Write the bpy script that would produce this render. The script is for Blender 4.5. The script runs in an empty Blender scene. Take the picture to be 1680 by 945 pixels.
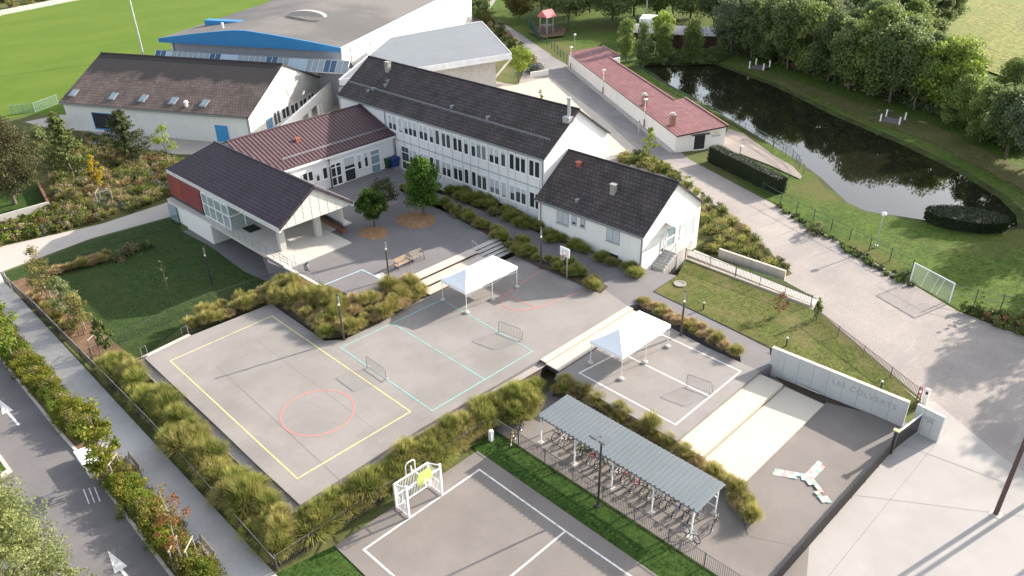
import bpy, bmesh, math, random
import numpy as np
from mathutils import Vector, Matrix
from mathutils.geometry import tessellate_polygon
sc = bpy.context.scene
R = math.radians
# ------------------------------------------------------------------ camera
F_PX, PITCH, ROLL, YAW0, YAWB = 1280.0535, R(29.84082), R(-0.92932), R(44.67665), R(46.07037)
CAMH = 34.0
cp, sp = math.cos(PITCH), math.sin(PITCH)
Fv = np.array([0, cp, -sp]); Rv = np.array([1., 0, 0]); Uv = np.array([0, sp, cp])
cr, sr = math.cos(ROLL), math.sin(ROLL)
CM = np.array([cr*Rv+sr*Uv, -sr*Rv+cr*Uv, Fv])
c0, s0 = math.cos(YAW0), math.sin(YAW0)
ROT = np.array([[c0, s0, 0], [-s0, c0, 0], [0, 0, 1]])          # scene axes follow the playgrounds
CM = CM @ ROT.T
cam = bpy.data.cameras.new('camera'); co = bpy.data.objects.new('camera', cam); sc.collection.objects.link(co)
cam.sensor_width = 36; cam.lens = F_PX/1680*36; cam.clip_end = 3000; cam.clip_start = 1
mw = Matrix.Identity(4)
for i in range(3):
    mw[i][0] = CM[0][i]; mw[i][1] = CM[1][i]; mw[i][2] = -CM[2][i]
mw[2][3] = CAMH
co.matrix_world = mw
sc.camera = co
# ------------------------------------------------------------------ light
SUN_AZ, SUN_EL = R(30)-YAW0, R(23.0)
w = bpy.data.worlds.new('World'); sc.world = w; w.use_nodes = True
nt = w.node_tree; bg = nt.nodes['Background']
sky = nt.nodes.new('ShaderNodeTexSky'); sky.sky_type = 'NISHITA'; sky.sun_disc = False
sky.sun_elevation = SUN_EL; sky.sun_rotation = math.pi/2 - SUN_AZ
sky.air_density = 1.0; sky.dust_density = 2.0; sky.ozone_density = 1.0
hs = nt.nodes.new('ShaderNodeHueSaturation'); hs.inputs['Saturation'].default_value = .48
nt.links.new(sky.outputs[0], hs.inputs['Color']); nt.links.new(hs.outputs[0], bg.inputs[0]); bg.inputs[1].default_value = 0.15
sun = bpy.data.lights.new('sun', 'SUN'); so = bpy.data.objects.new('sun', sun); sc.collection.objects.link(so)
sun.energy = 4.1; sun.angle = R(0.6); sun.color = (1.0, 0.905, 0.79)
sd = Vector((math.cos(SUN_EL)*math.cos(SUN_AZ), math.cos(SUN_EL)*math.sin(SUN_AZ), math.sin(SUN_EL)))
so.rotation_euler = sd.to_track_quat('Z', 'Y').to_euler()
so.location = (0, 0, 80)
sc.view_settings.view_transform = 'Standard'; sc.view_settings.look = 'None'
sc.view_settings.exposure = 1.38; sc.view_settings.gamma = 1; sc.view_settings.use_curve_mapping = False
sc.render.engine = 'CYCLES'
sc.render.resolution_x = 1024; sc.render.resolution_y = 576
sc.cycles.max_bounces = 6; sc.cycles.transparent_max_bounces = 6

# ------------------------------------------------------------------ measuring helpers
CAMP = np.array([0, 0, CAMH])
def ray(px, py):
    return CM.T @ np.array([(px-840)/F_PX, -(py-472.5)/F_PX, 1.0])
def G(px, py, z=-1.0):
    d = ray(px, py); t = (z-CAMH)/d[2]; p = CAMP+t*d
    return (p[0], p[1], z)
def proj(p):
    v = CM @ (np.array(p)-CAMP); return 840+F_PX*v[0]/v[2], 472.5-F_PX*v[1]/v[2]
def depth(p): return float((CM @ (np.array(p)-CAMP))[2])
def H(base, py):
    """height of an upright thing on base whose top shows at image row py"""
    lo, hi = 0., 40.
    for _ in range(40):
        m = (lo+hi)/2
        if proj((base[0], base[1], base[2]+m))[1] > py: lo = m
        else: hi = m
    return lo
class Fr:
    def __init__(s, ang, o=(0, 0)):
        s.c, s.s, s.o = math.cos(ang), math.sin(ang), o
    def w(s, p, q, z=0): return (s.o[0]+s.c*p-s.s*q, s.o[1]+s.s*p+s.c*q, z)
    def inv(s, x, y): x -= s.o[0]; y -= s.o[1]; return (s.c*x+s.s*y, -s.s*x+s.c*y)
    def hit(s, px, py, axis, val):
        d = ray(px, py); O = s.inv(0, 0); D = (s.c*d[0]+s.s*d[1], -s.s*d[0]+s.c*d[1])
        t = (val-O[axis])/D[axis]
        return (O[1-axis]+t*D[1-axis], CAMH+t*d[2])
C0 = Fr(0); CB = Fr(YAWB-YAW0)

# ------------------------------------------------------------------ materials
MATS = {}
def M(name, col, rough=.8, var=.12, scale=1.5, var2=.08, scale2=25., metal=0., bump=0., bscale=40., spec=.35, col2=None, trans=0.):
    if name in MATS: return MATS[name]
    m = bpy.data.materials.new(name); m.use_nodes = True; n = m.node_tree; L = n.links
    b = n.nodes['Principled BSDF']; b.inputs['Roughness'].default_value = rough; b.inputs['Metallic'].default_value = metal
    b.inputs['Specular IOR Level'].default_value = spec
    g = n.nodes.new('ShaderNodeNewGeometry')
    n1 = n.nodes.new('ShaderNodeTexNoise'); n1.inputs['Scale'].default_value = scale; n1.inputs['Detail'].default_value = 5; n1.inputs['Roughness'].default_value = .65
    n2 = n.nodes.new('ShaderNodeTexNoise'); n2.inputs['Scale'].default_value = scale2; n2.inputs['Detail'].default_value = 3
    L.new(g.outputs['Position'], n1.inputs['Vector']); L.new(g.outputs['Position'], n2.inputs['Vector'])
    cr_ = n.nodes.new('ShaderNodeValToRGB')
    a = col; c2 = col2 if col2 else col
    cr_.color_ramp.elements[0].position = .3; cr_.color_ramp.elements[1].position = .7
    cr_.color_ramp.elements[0].color = (*[x*(1-var) for x in a], 1); cr_.color_ramp.elements[1].color = (*[min(1, x*(1+var)) for x in c2], 1)
    L.new(n1.outputs['Fac'], cr_.inputs['Fac'])
    mr = n.nodes.new('ShaderNodeMapRange'); mr.inputs[1].default_value = .25; mr.inputs[2].default_value = .75
    mr.inputs[3].default_value = 1-var2; mr.inputs[4].default_value = 1+var2
    L.new(n2.outputs['Fac'], mr.inputs[0])
    mx = n.nodes.new('ShaderNodeVectorMath'); mx.operation = 'SCALE'
    L.new(cr_.outputs['Color'], mx.inputs[0]); L.new(mr.outputs[0], mx.inputs['Scale'])
    L.new(mx.outputs[0], b.inputs['Base Color'])
    if bump:
        n3 = n.nodes.new('ShaderNodeTexNoise'); n3.inputs['Scale'].default_value = bscale; n3.inputs['Detail'].default_value = 4
        L.new(g.outputs['Position'], n3.inputs['Vector'])
        bp = n.nodes.new('ShaderNodeBump'); bp.inputs['Strength'].default_value = bump; bp.inputs['Distance'].default_value = .05
        L.new(n3.outputs['Fac'], bp.inputs['Height']); L.new(bp.outputs[0], b.inputs['Normal'])
    MATS[name] = m
    return m
def mix_layer(m, col, scale, lo, hi, amount=1.0, detail=6, stretch=None):
    """lay patches of a second surface colour over material m"""
    n = m.node_tree; L = n.links; b = n.nodes['Principled BSDF']
    src = b.inputs['Base Color'].links[0].from_socket
    g = n.nodes.new('ShaderNodeNewGeometry'); t = n.nodes.new('ShaderNodeTexNoise')
    t.inputs['Scale'].default_value = scale; t.inputs['Detail'].default_value = detail; t.inputs['Roughness'].default_value = .6
    mp = n.nodes.new('ShaderNodeMapping'); mp.inputs['Location'].default_value = (scale*7.3, scale*3.1, 0)
    if stretch: mp.inputs['Scale'].default_value = stretch[:3]; mp.inputs['Rotation'].default_value = (0, 0, stretch[3])
    L.new(g.outputs['Position'], mp.inputs[0]); L.new(mp.outputs[0], t.inputs['Vector'])
    r = n.nodes.new('ShaderNodeMapRange'); r.inputs[1].default_value = lo; r.inputs[2].default_value = hi; r.inputs[4].default_value = amount
    L.new(t.outputs['Fac'], r.inputs[0])
    x = n.nodes.new('ShaderNodeMix'); x.data_type = 'RGBA'
    L.new(r.outputs[0], x.inputs['Factor']); L.new(src, x.inputs['A']); x.inputs['B'].default_value = (*col, 1)
    L.new(x.outputs['Result'], b.inputs['Base Color'])
    return m
def uv_roof(name, col, col2, kind, pu, pv, rough=.75, metal=0., bump=.6, mortar=.25, stain=0.3, bias=0):
    """tiles: brick pattern in metres (pu wide, pv high); ribs: standing ribs every pu metres down the slope"""
    m = bpy.data.materials.new(name); m.use_nodes = True; n = m.node_tree; L = n.links
    b = n.nodes['Principled BSDF']; b.inputs['Roughness'].default_value = rough; b.inputs['Metallic'].default_value = metal
    b.inputs['Specular IOR Level'].default_value = .3
    uv = n.nodes.new('ShaderNodeUVMap')
    g = n.nodes.new('ShaderNodeNewGeometry')
    ns = n.nodes.new('ShaderNodeTexNoise'); ns.inputs['Scale'].default_value = .5; ns.inputs['Detail'].default_value = 6; L.new(g.outputs['Position'], ns.inputs['Vector'])
    if kind == 'tiles':
        t = n.nodes.new('ShaderNodeTexBrick'); t.inputs['Scale'].default_value = 1
        t.inputs['Brick Width'].default_value = pu; t.inputs['Row Height'].default_value = pv; t.inputs['Mortar Size'].default_value = .03; t.inputs['Mortar Smooth'].default_value = .4
        t.inputs['Color1'].default_value = (*col, 1); t.inputs['Color2'].default_value = (*col2, 1); t.inputs['Mortar'].default_value = (*[c*mortar for c in col], 1)
        t.inputs['Bias'].default_value = bias
        L.new(uv.outputs[0], t.inputs['Vector']); colo = t.outputs['Color']
        # each course leans: height falls down the slope
        sx = n.nodes.new('ShaderNodeSeparateXYZ'); L.new(uv.outputs[0], sx.inputs[0])
        md = n.nodes.new('ShaderNodeMath'); md.operation = 'FLOORED_MODULO'; md.inputs[1].default_value = pv; L.new(sx.outputs[1], md.inputs[0])
        hgt = md.outputs[0]; dist = .12
    else:
        sx = n.nodes.new('ShaderNodeSeparateXYZ'); L.new(uv.outputs[0], sx.inputs[0])
        k = n.nodes.new('ShaderNodeMath'); k.operation = 'MULTIPLY'; k.inputs[1].default_value = 2*math.pi/pu; L.new(sx.outputs[0], k.inputs[0])
        sn = n.nodes.new('ShaderNodeMath'); sn.operation = 'SINE'; L.new(k.outputs[0], sn.inputs[0])
        r = n.nodes.new('ShaderNodeValToRGB'); r.color_ramp.elements[0].color = (*col, 1); r.color_ramp.elements[1].color = (*col2, 1)
        r.color_ramp.elements[0].position = .3; r.color_ramp.elements[1].position = .8
        mm = n.nodes.new('ShaderNodeMapRange'); mm.inputs[1].default_value = -1; L.new(sn.outputs[0], mm.inputs[0]); L.new(mm.outputs[0], r.inputs[0])
        colo = r.outputs['Color']; hgt = mm.outputs[0]; dist = pv
    mr = n.nodes.new('ShaderNodeMapRange'); mr.inputs[1].default_value = .3; mr.inputs[2].default_value = .7; mr.inputs[3].default_value = 1-stain; mr.inputs[4].default_value = 1+stain
    L.new(ns.outputs['Fac'], mr.inputs[0])
    mx = n.nodes.new('ShaderNodeVectorMath'); mx.operation = 'SCALE'; L.new(colo, mx.inputs[0]); L.new(mr.outputs[0], mx.inputs['Scale']); L.new(mx.outputs[0], b.inputs['Base Color'])
    bp = n.nodes.new('ShaderNodeBump'); bp.inputs['Strength'].default_value = bump; bp.inputs['Distance'].default_value = dist
    L.new(hgt, bp.inputs['Height']); L.new(bp.outputs[0], b.inputs['Normal'])
    return m
def leafmat(name, c_dark, c_light, trans=.48, rough=.6, mid=None):
    m = bpy.data.materials.new(name); m.use_nodes = True; n = m.node_tree; L = n.links
    b = n.nodes['Principled BSDF']; out = n.nodes['Material Output']
    at = n.nodes.new('ShaderNodeAttribute'); at.attribute_name = 'tint'
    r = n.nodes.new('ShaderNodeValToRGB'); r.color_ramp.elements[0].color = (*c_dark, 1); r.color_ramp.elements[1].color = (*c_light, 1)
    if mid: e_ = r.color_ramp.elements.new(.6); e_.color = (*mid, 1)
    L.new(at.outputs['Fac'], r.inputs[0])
    oi = n.nodes.new('ShaderNodeObjectInfo'); mr = n.nodes.new('ShaderNodeMapRange'); mr.inputs[3].default_value = .82; mr.inputs[4].default_value = 1.2
    L.new(oi.outputs['Random'], mr.inputs[0]); mx = n.nodes.new('ShaderNodeVectorMath'); mx.operation = 'SCALE'
    L.new(r.outputs[0], mx.inputs[0]); L.new(mr.outputs[0], mx.inputs['Scale'])
    L.new(mx.outputs[0], b.inputs['Base Color']); b.inputs['Roughness'].default_value = rough; b.inputs['Specular IOR Level'].default_value = .25
    tr = n.nodes.new('ShaderNodeBsdfTranslucent'); L.new(mx.outputs[0], tr.inputs[0])
    ms = n.nodes.new('ShaderNodeMixShader'); ms.inputs[0].default_value = trans
    L.new(b.outputs[0], ms.inputs[1]); L.new(tr.outputs[0], ms.inputs[2]); L.new(ms.outputs[0], out.inputs[0])
    MATS[name] = m
    return m
def plain(name, col, rough=.5, metal=0., spec=.4): return M(name, col, rough, .06, 2., .03, 30., metal, spec=spec)
def glass(name, col=(.032, .037, .042), rough=.08):
    m = plain(name, col, rough, 0., .6); n = m.node_tree; b = n.nodes['Principled BSDF']; src = b.inputs['Base Color'].links[0].from_socket
    oi = n.nodes.new('ShaderNodeObjectInfo'); r = n.nodes.new('ShaderNodeValToRGB'); r.color_ramp.interpolation = 'CONSTANT'
    r.color_ramp.elements[0].color = (1, 1, 1, 1); r.color_ramp.elements[1].position = .55; r.color_ramp.elements[1].color = (2.2, 2.1, 2.0, 1); e = r.color_ramp.elements.new(.82); e.color = (6, 6, 5.6, 1)  # brighter base colour on random panes stands in for reflections and curtains
    n.links.new(oi.outputs['Random'], r.inputs[0]); x = n.nodes.new('ShaderNodeVectorMath'); x.operation = 'MULTIPLY'; n.links.new(src, x.inputs[0]); n.links.new(r.outputs[0], x.inputs[1]); n.links.new(x.outputs[0], b.inputs['Base Color'])
    return m

# ------------------------------------------------------------------ mesh building
class MB:
    def __init__(s): s.v = []; s.f = []; s.uv = {}; s.mi = []; s.cur = 0
    def face(s, pts, uv=None):
        i = len(s.v); s.v += [tuple(map(float, p)) for p in pts]; s.f.append(tuple(range(i, i+len(pts)))); s.mi.append(s.cur)
        if uv: s.uv[len(s.f)-1] = uv
    def hexa(s, b, t):
        """b, t: four points each, counter-clockwise from above"""
        n = len(b)
        s.face(list(reversed(b))); s.face(t)
        for i in range(n): j = (i+1) % n; s.face([b[i], b[j], t[j], t[i]])
    def box(s, x0, x1, y0, y1, z0, z1, fr=None):
        fr = fr or C0
        if x0 > x1: x0, x1 = x1, x0
        if y0 > y1: y0, y1 = y1, y0
        q = [(x0, y0), (x1, y0), (x1, y1), (x0, y1)]
        s.hexa([fr.w(*p, z0) for p in q], [fr.w(*p, z1) for p in q])
    def prism(s, pts, z0, z1):
        """pts: plan outline, z1 number or list of tops"""
        a = sum(pts[i][0]*pts[(i+1) % len(pts)][1]-pts[(i+1) % len(pts)][0]*pts[i][1] for i in range(len(pts)))
        zs = list(z1) if hasattr(z1, '__len__') else [z1]*len(pts)
        if a < 0: pts = pts[::-1]; zs = zs[::-1]
        top = [Vector((p[0], p[1], z)) for p, z in zip(pts, zs)]
        for t in tessellate_polygon([[Vector((p[0], p[1], 0)) for p in pts]]):
            tri = [top[k] for k in t]
            if (tri[1]-tri[0]).cross(tri[2]-tri[0]).z < 0: tri.reverse()
            s.face(tri)
        if z0 is not None:
            for i in range(len(pts)):
                j = (i+1) % len(pts)
                s.face([(pts[i][0], pts[i][1], z0), (pts[j][0], pts[j][1], z0), top[j], top[i]])
    def tube(s, p0, p1, r0, r1=None, n=8, cap=True):
        r1 = r0 if r1 is None else r1
        a = Vector(p0); b = Vector(p1); d = (b-a).normalized()
        x = d.orthogonal().normalized(); y = d.cross(x)
        i = len(s.v)
        for c, r in ((a, r0), (b, r1)):
            for k in range(n):
                t = 2*math.pi*k/n; s.v.append(tuple(c+x*(math.cos(t)*r)+y*(math.sin(t)*r)))
        for k in range(n):
            j = (k+1) % n; s.f.append((i+k, i+j, i+n+j, i+n+k)); s.mi.append(s.cur)
        if cap:
            s.f.append(tuple(i+k for k in reversed(range(n)))); s.mi.append(s.cur)
            s.f.append(tuple(i+n+k for k in range(n))); s.mi.append(s.cur)
    def path(s, pts, r, n=6):
        for a, b in zip(pts, pts[1:]): s.tube(a, b, r, r, n)
    def ring(s, c, nrm, Rr, r, n=20, m=6):
        c = Vector(c); d = Vector(nrm).normalized(); x = d.orthogonal().normalized(); y = d.cross(x); i = len(s.v)
        for k in range(n):
            t = 2*math.pi*k/n; e = x*math.cos(t)+y*math.sin(t)
            for l in range(m):
                q = 2*math.pi*l/m; s.v.append(tuple(c+e*(Rr+r*math.cos(q))+d*(r*math.sin(q))))
        for k in range(n):
            for l in range(m):
                s.f.append((i+k*m+l, i+((k+1) % n)*m+l, i+((k+1) % n)*m+(l+1) % m, i+k*m+(l+1) % m)); s.mi.append(s.cur)
    def lathe(s, c, prof, n=16):
        i = len(s.v); m = len(prof)
        for k in range(n):
            t = 2*math.pi*k/n
            for r, z in prof: s.v.append((c[0]+r*math.cos(t), c[1]+r*math.sin(t), c[2]+z))
        for k in range(n):
            for l in range(m-1):
                s.f.append((i+k*m+l, i+((k+1) % n)*m+l, i+((k+1) % n)*m+l+1, i+k*m+l+1)); s.mi.append(s.cur)
    def band(s, pts, w, z):
        """flat painted line of width w along pts"""
        for _k, (a, b) in enumerate(zip(pts, pts[1:])):
            a2 = Vector((a[0], a[1])); b2 = Vector((b[0], b[1])); d = (b2-a2).normalized(); n = Vector((-d.y, d.x))*w/2; e = d*w/2
            za = (a[2] if z is None else z)+.0009*(_k % 3+3*(len(s.f) % 2)); zb = (b[2] if z is None else z)+.0009*(_k % 3+3*(len(s.f) % 2))
            s.face([(*(a2-n-e), za), (*(b2-n+e), zb), (*(b2+n+e), zb), (*(a2+n-e), za)])
    def build(s, name, mat, parent=None, smooth=False):
        me = bpy.data.meshes.new(name)
        off = root_loc(parent)
        vs = [(x-off[0], y-off[1], z-off[2]) for x, y, z in s.v] if off else s.v
        me.from_pydata(vs, [], s.f)
        mats = mat if isinstance(mat, (list, tuple)) else [mat]
        for q in mats: me.materials.append(q)
        if len(mats) > 1: me.polygons.foreach_set('material_index', s.mi)
        if s.uv:
            l = me.uv_layers.new(name='UVMap')
            for fi, uv in s.uv.items():
                p = me.polygons[fi]
                for k, li in enumerate(p.loop_indices): l.data[li].uv = uv[k]
        if smooth: me.polygons.foreach_set('use_smooth', [True]*len(me.polygons))
        me.update()
        o = bpy.data.objects.new(name, me); sc.collection.objects.link(o)
        if parent: o.parent = parent
        return o
def root_loc(p):
    if p is None: return None
    while p.parent: p = p.parent
    return tuple(p.location)
def tag(o, label=None, cat=None, group=None, kind=None):
    if label: o['label'] = label
    if cat: o['category'] = cat
    if group: o['group'] = group
    if kind: o['kind'] = kind
    return o
def thing(name, label, cat, loc=(0, 0, 0), group=None):
    o = bpy.data.objects.new(name, None); o.empty_display_size = .2; sc.collection.objects.link(o); o.location = loc
    return tag(o, label, cat, group)
KIDS = {}
def copy_tree(root, loc, rz=0., scale=None, label=None, group=None, mats=None):
    r = root.copy(); sc.collection.objects.link(r); r.location = loc; r.rotation_euler = (0, 0, rz)
    if scale is not None: r.scale = scale if hasattr(scale, '__len__') else (scale,)*3
    if label: r['label'] = label
    if group: r['group'] = group
    def rec(src, dst):
        for ch in src.children:
            c = ch.copy(); sc.collection.objects.link(c); c.parent = dst
            rec(ch, c)
    rec(root, r)
    return r
def struct(o): o['kind'] = 'structure'; return o
LAY = [0]
def sheet(name, pts, mat, z=None, skirt=None, px=True):
    """surface from pixel outline (x, y[, z]) or scene outline"""
    if px: P = [G(p[0], p[1], p[2] if len(p) > 2 else z) for p in pts]
    else: P = [(p[0], p[1], p[2] if len(p) > 2 else z) for p in pts]
    b = MB(); b.prism([(p[0], p[1]) for p in P], skirt, [p[2] for p in P])
    return struct(b.build(name, mat))
# ------------------------------------------------------------------ palette
asph_c = mix_layer(mix_layer(M('court_asphalt', (.250, .230, .214), .9, .10, .35, .10, 45., bump=.15, bscale=60.), (.275, .257, .24), .5, .55, .7, .6, 8, (1, 3, 1, .5)), (.18, .166, .155), .16, .48, .72, .75)
asph_y = mix_layer(M('yard_asphalt', (.175, .165, .165), .9, .10, .4, .12, 45., bump=.15, bscale=60.), (.13, .125, .125), .2, .5, .72, .5)
asph_r = mix_layer(M('road_asphalt', (.155, .145, .145), .9, .10, .5, .14, 40., bump=.2, bscale=50.), (.19, .17, .16), .25, .5, .75, .6, 7, (1, 4, 1, .6))
asph_b = mix_layer(M('bike_asphalt', (.20, .178, .162), .9, .10, .4, .10, 45., bump=.15, bscale=60.), (.16, .14, .125), .25, .5, .7, .5)
asph_l = mix_layer(M('lane_asphalt', (.24, .225, .22), .92, .08, .3, .12, 30.), (.34, .31, .28), .3, .5, .7, .7)
gravel = mix_layer(mix_layer(M('gravel', (.315, .28, .255), .95, .10, .3, .25, 9., bump=.3, bscale=20.), (.23, .21, .205), .10, .48, .68, .8), (.37, .335, .30), .35, .55, .75, .7, 8, (1, 3.5, 1, -.35))
plaza_m = mix_layer(M('plaza_concrete', (.35, .33, .31), .85, .05, .25, .10, 30.), (.285, .268, .25), .22, .45, .72, .75)
walk_m = mix_layer(M('sidewalk_gravel', (.44, .42, .40), .95, .08, .5, .16, 25., bump=.25, bscale=30.), (.29, .27, .255), .3, .5, .75, .6)
path_m = mix_layer(M('pale_path', (.43, .385, .345), .9, .05, .4, .06, 25.), (.37, .33, .30), .4, .5, .75, .5)
fore_m = M('forecourt_paving', (.46, .41, .35), .9, .05, .3, .05, 20.)
conc = mix_layer(M('concrete', (.45, .43, .40), .85, .08, .8, .06, 20.), (.34, .32, .30), .7, .55, .75, .6)
concl = mix_layer(M('pale_concrete', (.52, .46, .395), .85, .04, .5, .05, 20.), (.44, .39, .34), .5, .5, .75, .6)
concw = mix_layer(M('wall_concrete', (.50, .50, .48), .85, .05, .6, .05, 20.), (.40, .40, .39), .9, .5, .8, .6)
white = mix_layer(M('white_render', (.78, .76, .72), .8, .03, .5, .03, 12.), (.66, .64, .60), .6, .58, .8, .6)
panelw = M('white_panel', (.74, .74, .73), .55, .03, .4, .02, 8.)
whitep = plain('white_paint', (.80, .80, .79), .45)
greyp = plain('grey_paint', (.42, .43, .44), .5)
galv = M('galvanised_steel', (.55, .57, .58), .42, .08, 3., .05, 30., .75)
darkm = plain('dark_metal', (.045, .042, .045), .5)
brownm = plain('brown_metal', (.085, .06, .055), .5)
greenm = plain('green_metal', (.02, .07, .05), .5)
black = plain('black_rubber', (.02, .02, .02), .7)
glassd = glass('dark_glass')
glassb = plain('pale_glass', (.22, .30, .33), .12, 0., .6)
wood = M('bench_wood', (.36, .25, .17), .7, .15, 2., .12, 30.)
woodg = M('weathered_wood', (.27, .23, .195), .75, .12, 2., .12, 30.)
lawn_d = mix_layer(mix_layer(M('lawn', (.040, .066, .020), .95, .30, 2.5, .6, 6., bump=.5, bscale=30., spec=.1), (.060, .070, .024), .22, .48, .7, .8), (.10, .085, .04), .5, .62, .78, .5)
lawn_g = mix_layer(M('bright_lawn', (.036, .070, .014), .95, .30, 2.5, .6, 7., bump=.5, bscale=30., spec=.1), (.065, .10, .022), .5, .5, .7, .6)
lawn_y = mix_layer(mix_layer(M('dry_lawn', (.088, .100, .026), .95, .28, 2., .6, 6., bump=.5, bscale=25., spec=.1), (.17, .14, .065), .35, .48, .68, .8), (.06, .10, .02), .25, .55, .75, .6)
lawn_e = mix_layer(mix_layer(M('bank_lawn', (.075, .115, .022), .95, .28, 1.2, .5, 4., bump=.4, bscale=20., spec=.1), (.125, .11, .042), .10, .50, .68, .75), (.042, .075, .016), .22, .52, .75, .6)
pitch_m = mix_layer(M('pitch_grass', (.092, .150, .020), .95, .06, .3, .12, 6., spec=.1), (.115, .165, .026), .05, .45, .65, .8, 4, (1, 2.2, 1, .3))
field_m = mix_layer(M('field_crop', (.175, .18, .052), .95, .2, .8, .5, 1.6, bump=.6, bscale=6., spec=.1), (.15, .18, .05), .06, .45, .6, .9)
ground_m = mix_layer(M('ground_soil', (.10, .115, .04), .95, .2, .3, .25, 8., spec=.1), (.14, .11, .06), .2, .5, .7, .8)
mulch = mix_layer(M('mulch', (.16, .10, .065), .95, .2, 2., .35, 18., bump=.6, bscale=25., spec=.1), (.24, .16, .10), 1.5, .5, .7, .7)
chips = M('wood_chips', (.30, .18, .10), .95, .25, 3., .45, 14., bump=.8, bscale=18., spec=.1)
bedsoil = M('bed_soil', (.085, .065, .048), .95, .2, 2., .3, 15., bump=.6, bscale=20., spec=.1)
play_soft = M('play_surface', (.27, .19, .17), .9, .1, 1., .1, 20.)
bankm = mix_layer(M('bank_soil', (.045, .05, .02), .95, .2, 1., .3, 10., spec=.1), (.06, .09, .02), .5, .45, .6, .8)
line_w = M('paint_white', (.72, .70, .67), .7, .03, 3., .05, 20.)
line_y = M('paint_yellow', (.58, .50, .22), .7, .04, 3., .06, 20.)
line_t = M('paint_teal', (.22, .43, .41), .7, .05, 3., .06, 20.)
line_r = M('paint_red', (.52, .20, .16), .7, .05, 3., .06, 20.)
line_b = M('paint_blue', (.42, .60, .68), .7, .05, 3., .06, 20.)
for _m in (line_w, line_y, line_t, line_r, line_b): mix_layer(_m, (.24, .22, .20), 2.2, .50, .66, .55, 8)
gapm = plain('joint_dark', (.06, .055, .05), .9)
seamm = plain('seam_tar', (.175, .158, .145), .8)
wat = bpy.data.materials.new('pond_water'); wat.use_nodes = True
_n = wat.node_tree; _b = _n.nodes['Principled BSDF']
_b.inputs['Base Color'].default_value = (.013, .013, .008, 1); _b.inputs['Roughness'].default_value = .03; _b.inputs['IOR'].default_value = 1.33; _b.inputs['Specular IOR Level'].default_value = .9
_g = _n.nodes.new('ShaderNodeNewGeometry'); _t = _n.nodes.new('ShaderNodeTexNoise'); _t.inputs['Scale'].default_value = 1.3; _t.inputs['Detail'].default_value = 3
_p = _n.nodes.new('ShaderNodeBump'); _p.inputs['Strength'].default_value = .025; _p.inputs['Distance'].default_value = .05
_n.links.new(_g.outputs['Position'], _t.inputs['Vector']); _n.links.new(_t.outputs['Fac'], _p.inputs['Height']); _n.links.new(_p.outputs[0], _b.inputs['Normal'])

# ------------------------------------------------------------------ setting: ground, paths, courts
b = MB(); b.prism([(-900, -300), (900, -300), (900, 1200), (-900, 1200)], None, -1.0)
struct(b.build('ground', ground_m))
sheet('football_pitch', [(-700, 330), (60, 186), (160, 205), (430, 190), (760, -60), (420, -110), (250, -40), (0, 24), (-700, 170)], pitch_m, -.996)
sheet('service_yard', [(40, 200), (100, 188), (420, 200), (440, 255), (290, 253), (225, 243), (150, 217), (80, 210)], path_m, -.992)
sheet('pale_path', [(-260, 478), (0, 405), (167.6, 367), (287, 327.8), (420, 290), (440, 320), (292, 352), (150, 391), (0, 447), (-240, 530)], path_m, -.988)
sheet('gravel_road', [(760, -30), (800, -30), (905, 95), (1000, 160), (1060, 215), (1100, 240), (1132, 262), (1275, 338), (1500, 468), (1570, 510), (1680, 552), (1800, 640), (1850, 900), (1700, 812), (1534, 659), (1512, 655),
     (1345, 512), (1290, 462), (1190, 410), (1140, 350), (1040, 330), (900, 300), (600, 250), (420, 230), (560, 140), (680, 110), (850, 140), (870, 90)], gravel, -.984)
sheet('forecourt', [(640, 170), (700, 130), (835, 142), (900, 126), (985, 190), (1050, 250), (1010, 262), (940, 240), (800, 220)], fore_m, -.980)
sheet('entrance_paving', [(400, 250), (420, 195), (575, 120), (610, 160), (600, 230), (470, 260)], fore_m, -.976)
sheet('asphalt_lane', [(797, -20), (828, -20), (905, 92), (940, 112), (1108, 243), (1140, 268), (1078, 262), (1010, 205), (940, 150), (900, 122), (868, 85)], asph_l, -.972)
sheet('plaza', [(1272, 955), (1500, 688), (1512, 655), (1534, 659), (1643, 749), (1760, 830), (2100, 1100), (1500, 1400), (900, 1400)], plaza_m, -.968)
pj = MB()
for a, c in [((1553, 705), (1350, 957)), ((1643, 790), (1405, 700)), ((1690, 880), (1330, 745)) if False else ((1700, 850), (1400, 812))]:
    pj.band([G(*a, -.96), G(*c, -.96)], .035, -.962)
struct(pj.build('plaza_joint', plain('joint_pale', (.24, .225, .21), .9)))
# left side: road, kerb, sidewalk
sheet('road', [(-500, 380), (-60, 540), (-2, 583), (95, 705), (131, 746), (152, 772), (284, 947), (520, 1300), (-300, 1500), (-900, 900)], asph_r, -.99)
kb = MB()
kerb = [(-60, 500), (-2, 583), (95, 705), (131, 746), (152, 772), (284, 947), (420, 1140)]
for a, c in zip(kerb, kerb[1:]):
    p, q = G(*a, -.9), G(*c, -.9); d = Vector((q[0]-p[0], q[1]-p[1])).normalized(); n = Vector((-d.y, d.x))*.09
    kb.hexa([(p[0]-n.x, p[1]-n.y, -1), (q[0]-n.x, q[1]-n.y, -1), (q[0]+n.x, q[1]+n.y, -1), (p[0]+n.x, p[1]+n.y, -1)], [(p[0]-n.x, p[1]-n.y, -.86), (q[0]-n.x, q[1]-n.y, -.86), (q[0]+n.x, q[1]+n.y, -.86), (p[0]+n.x, p[1]+n.y, -.86)])
struct(kb.build('kerb', concl))
sheet('planting_strip', [(-58, 500), (0, 540), (60, 600), (140, 700), (205, 780), (300, 880), (372, 985), (500, 1200), (425, 1140), (286, 947), (154, 772), (132, 745), (97, 705), (0, 583)], mulch, -.9, -1)
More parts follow.
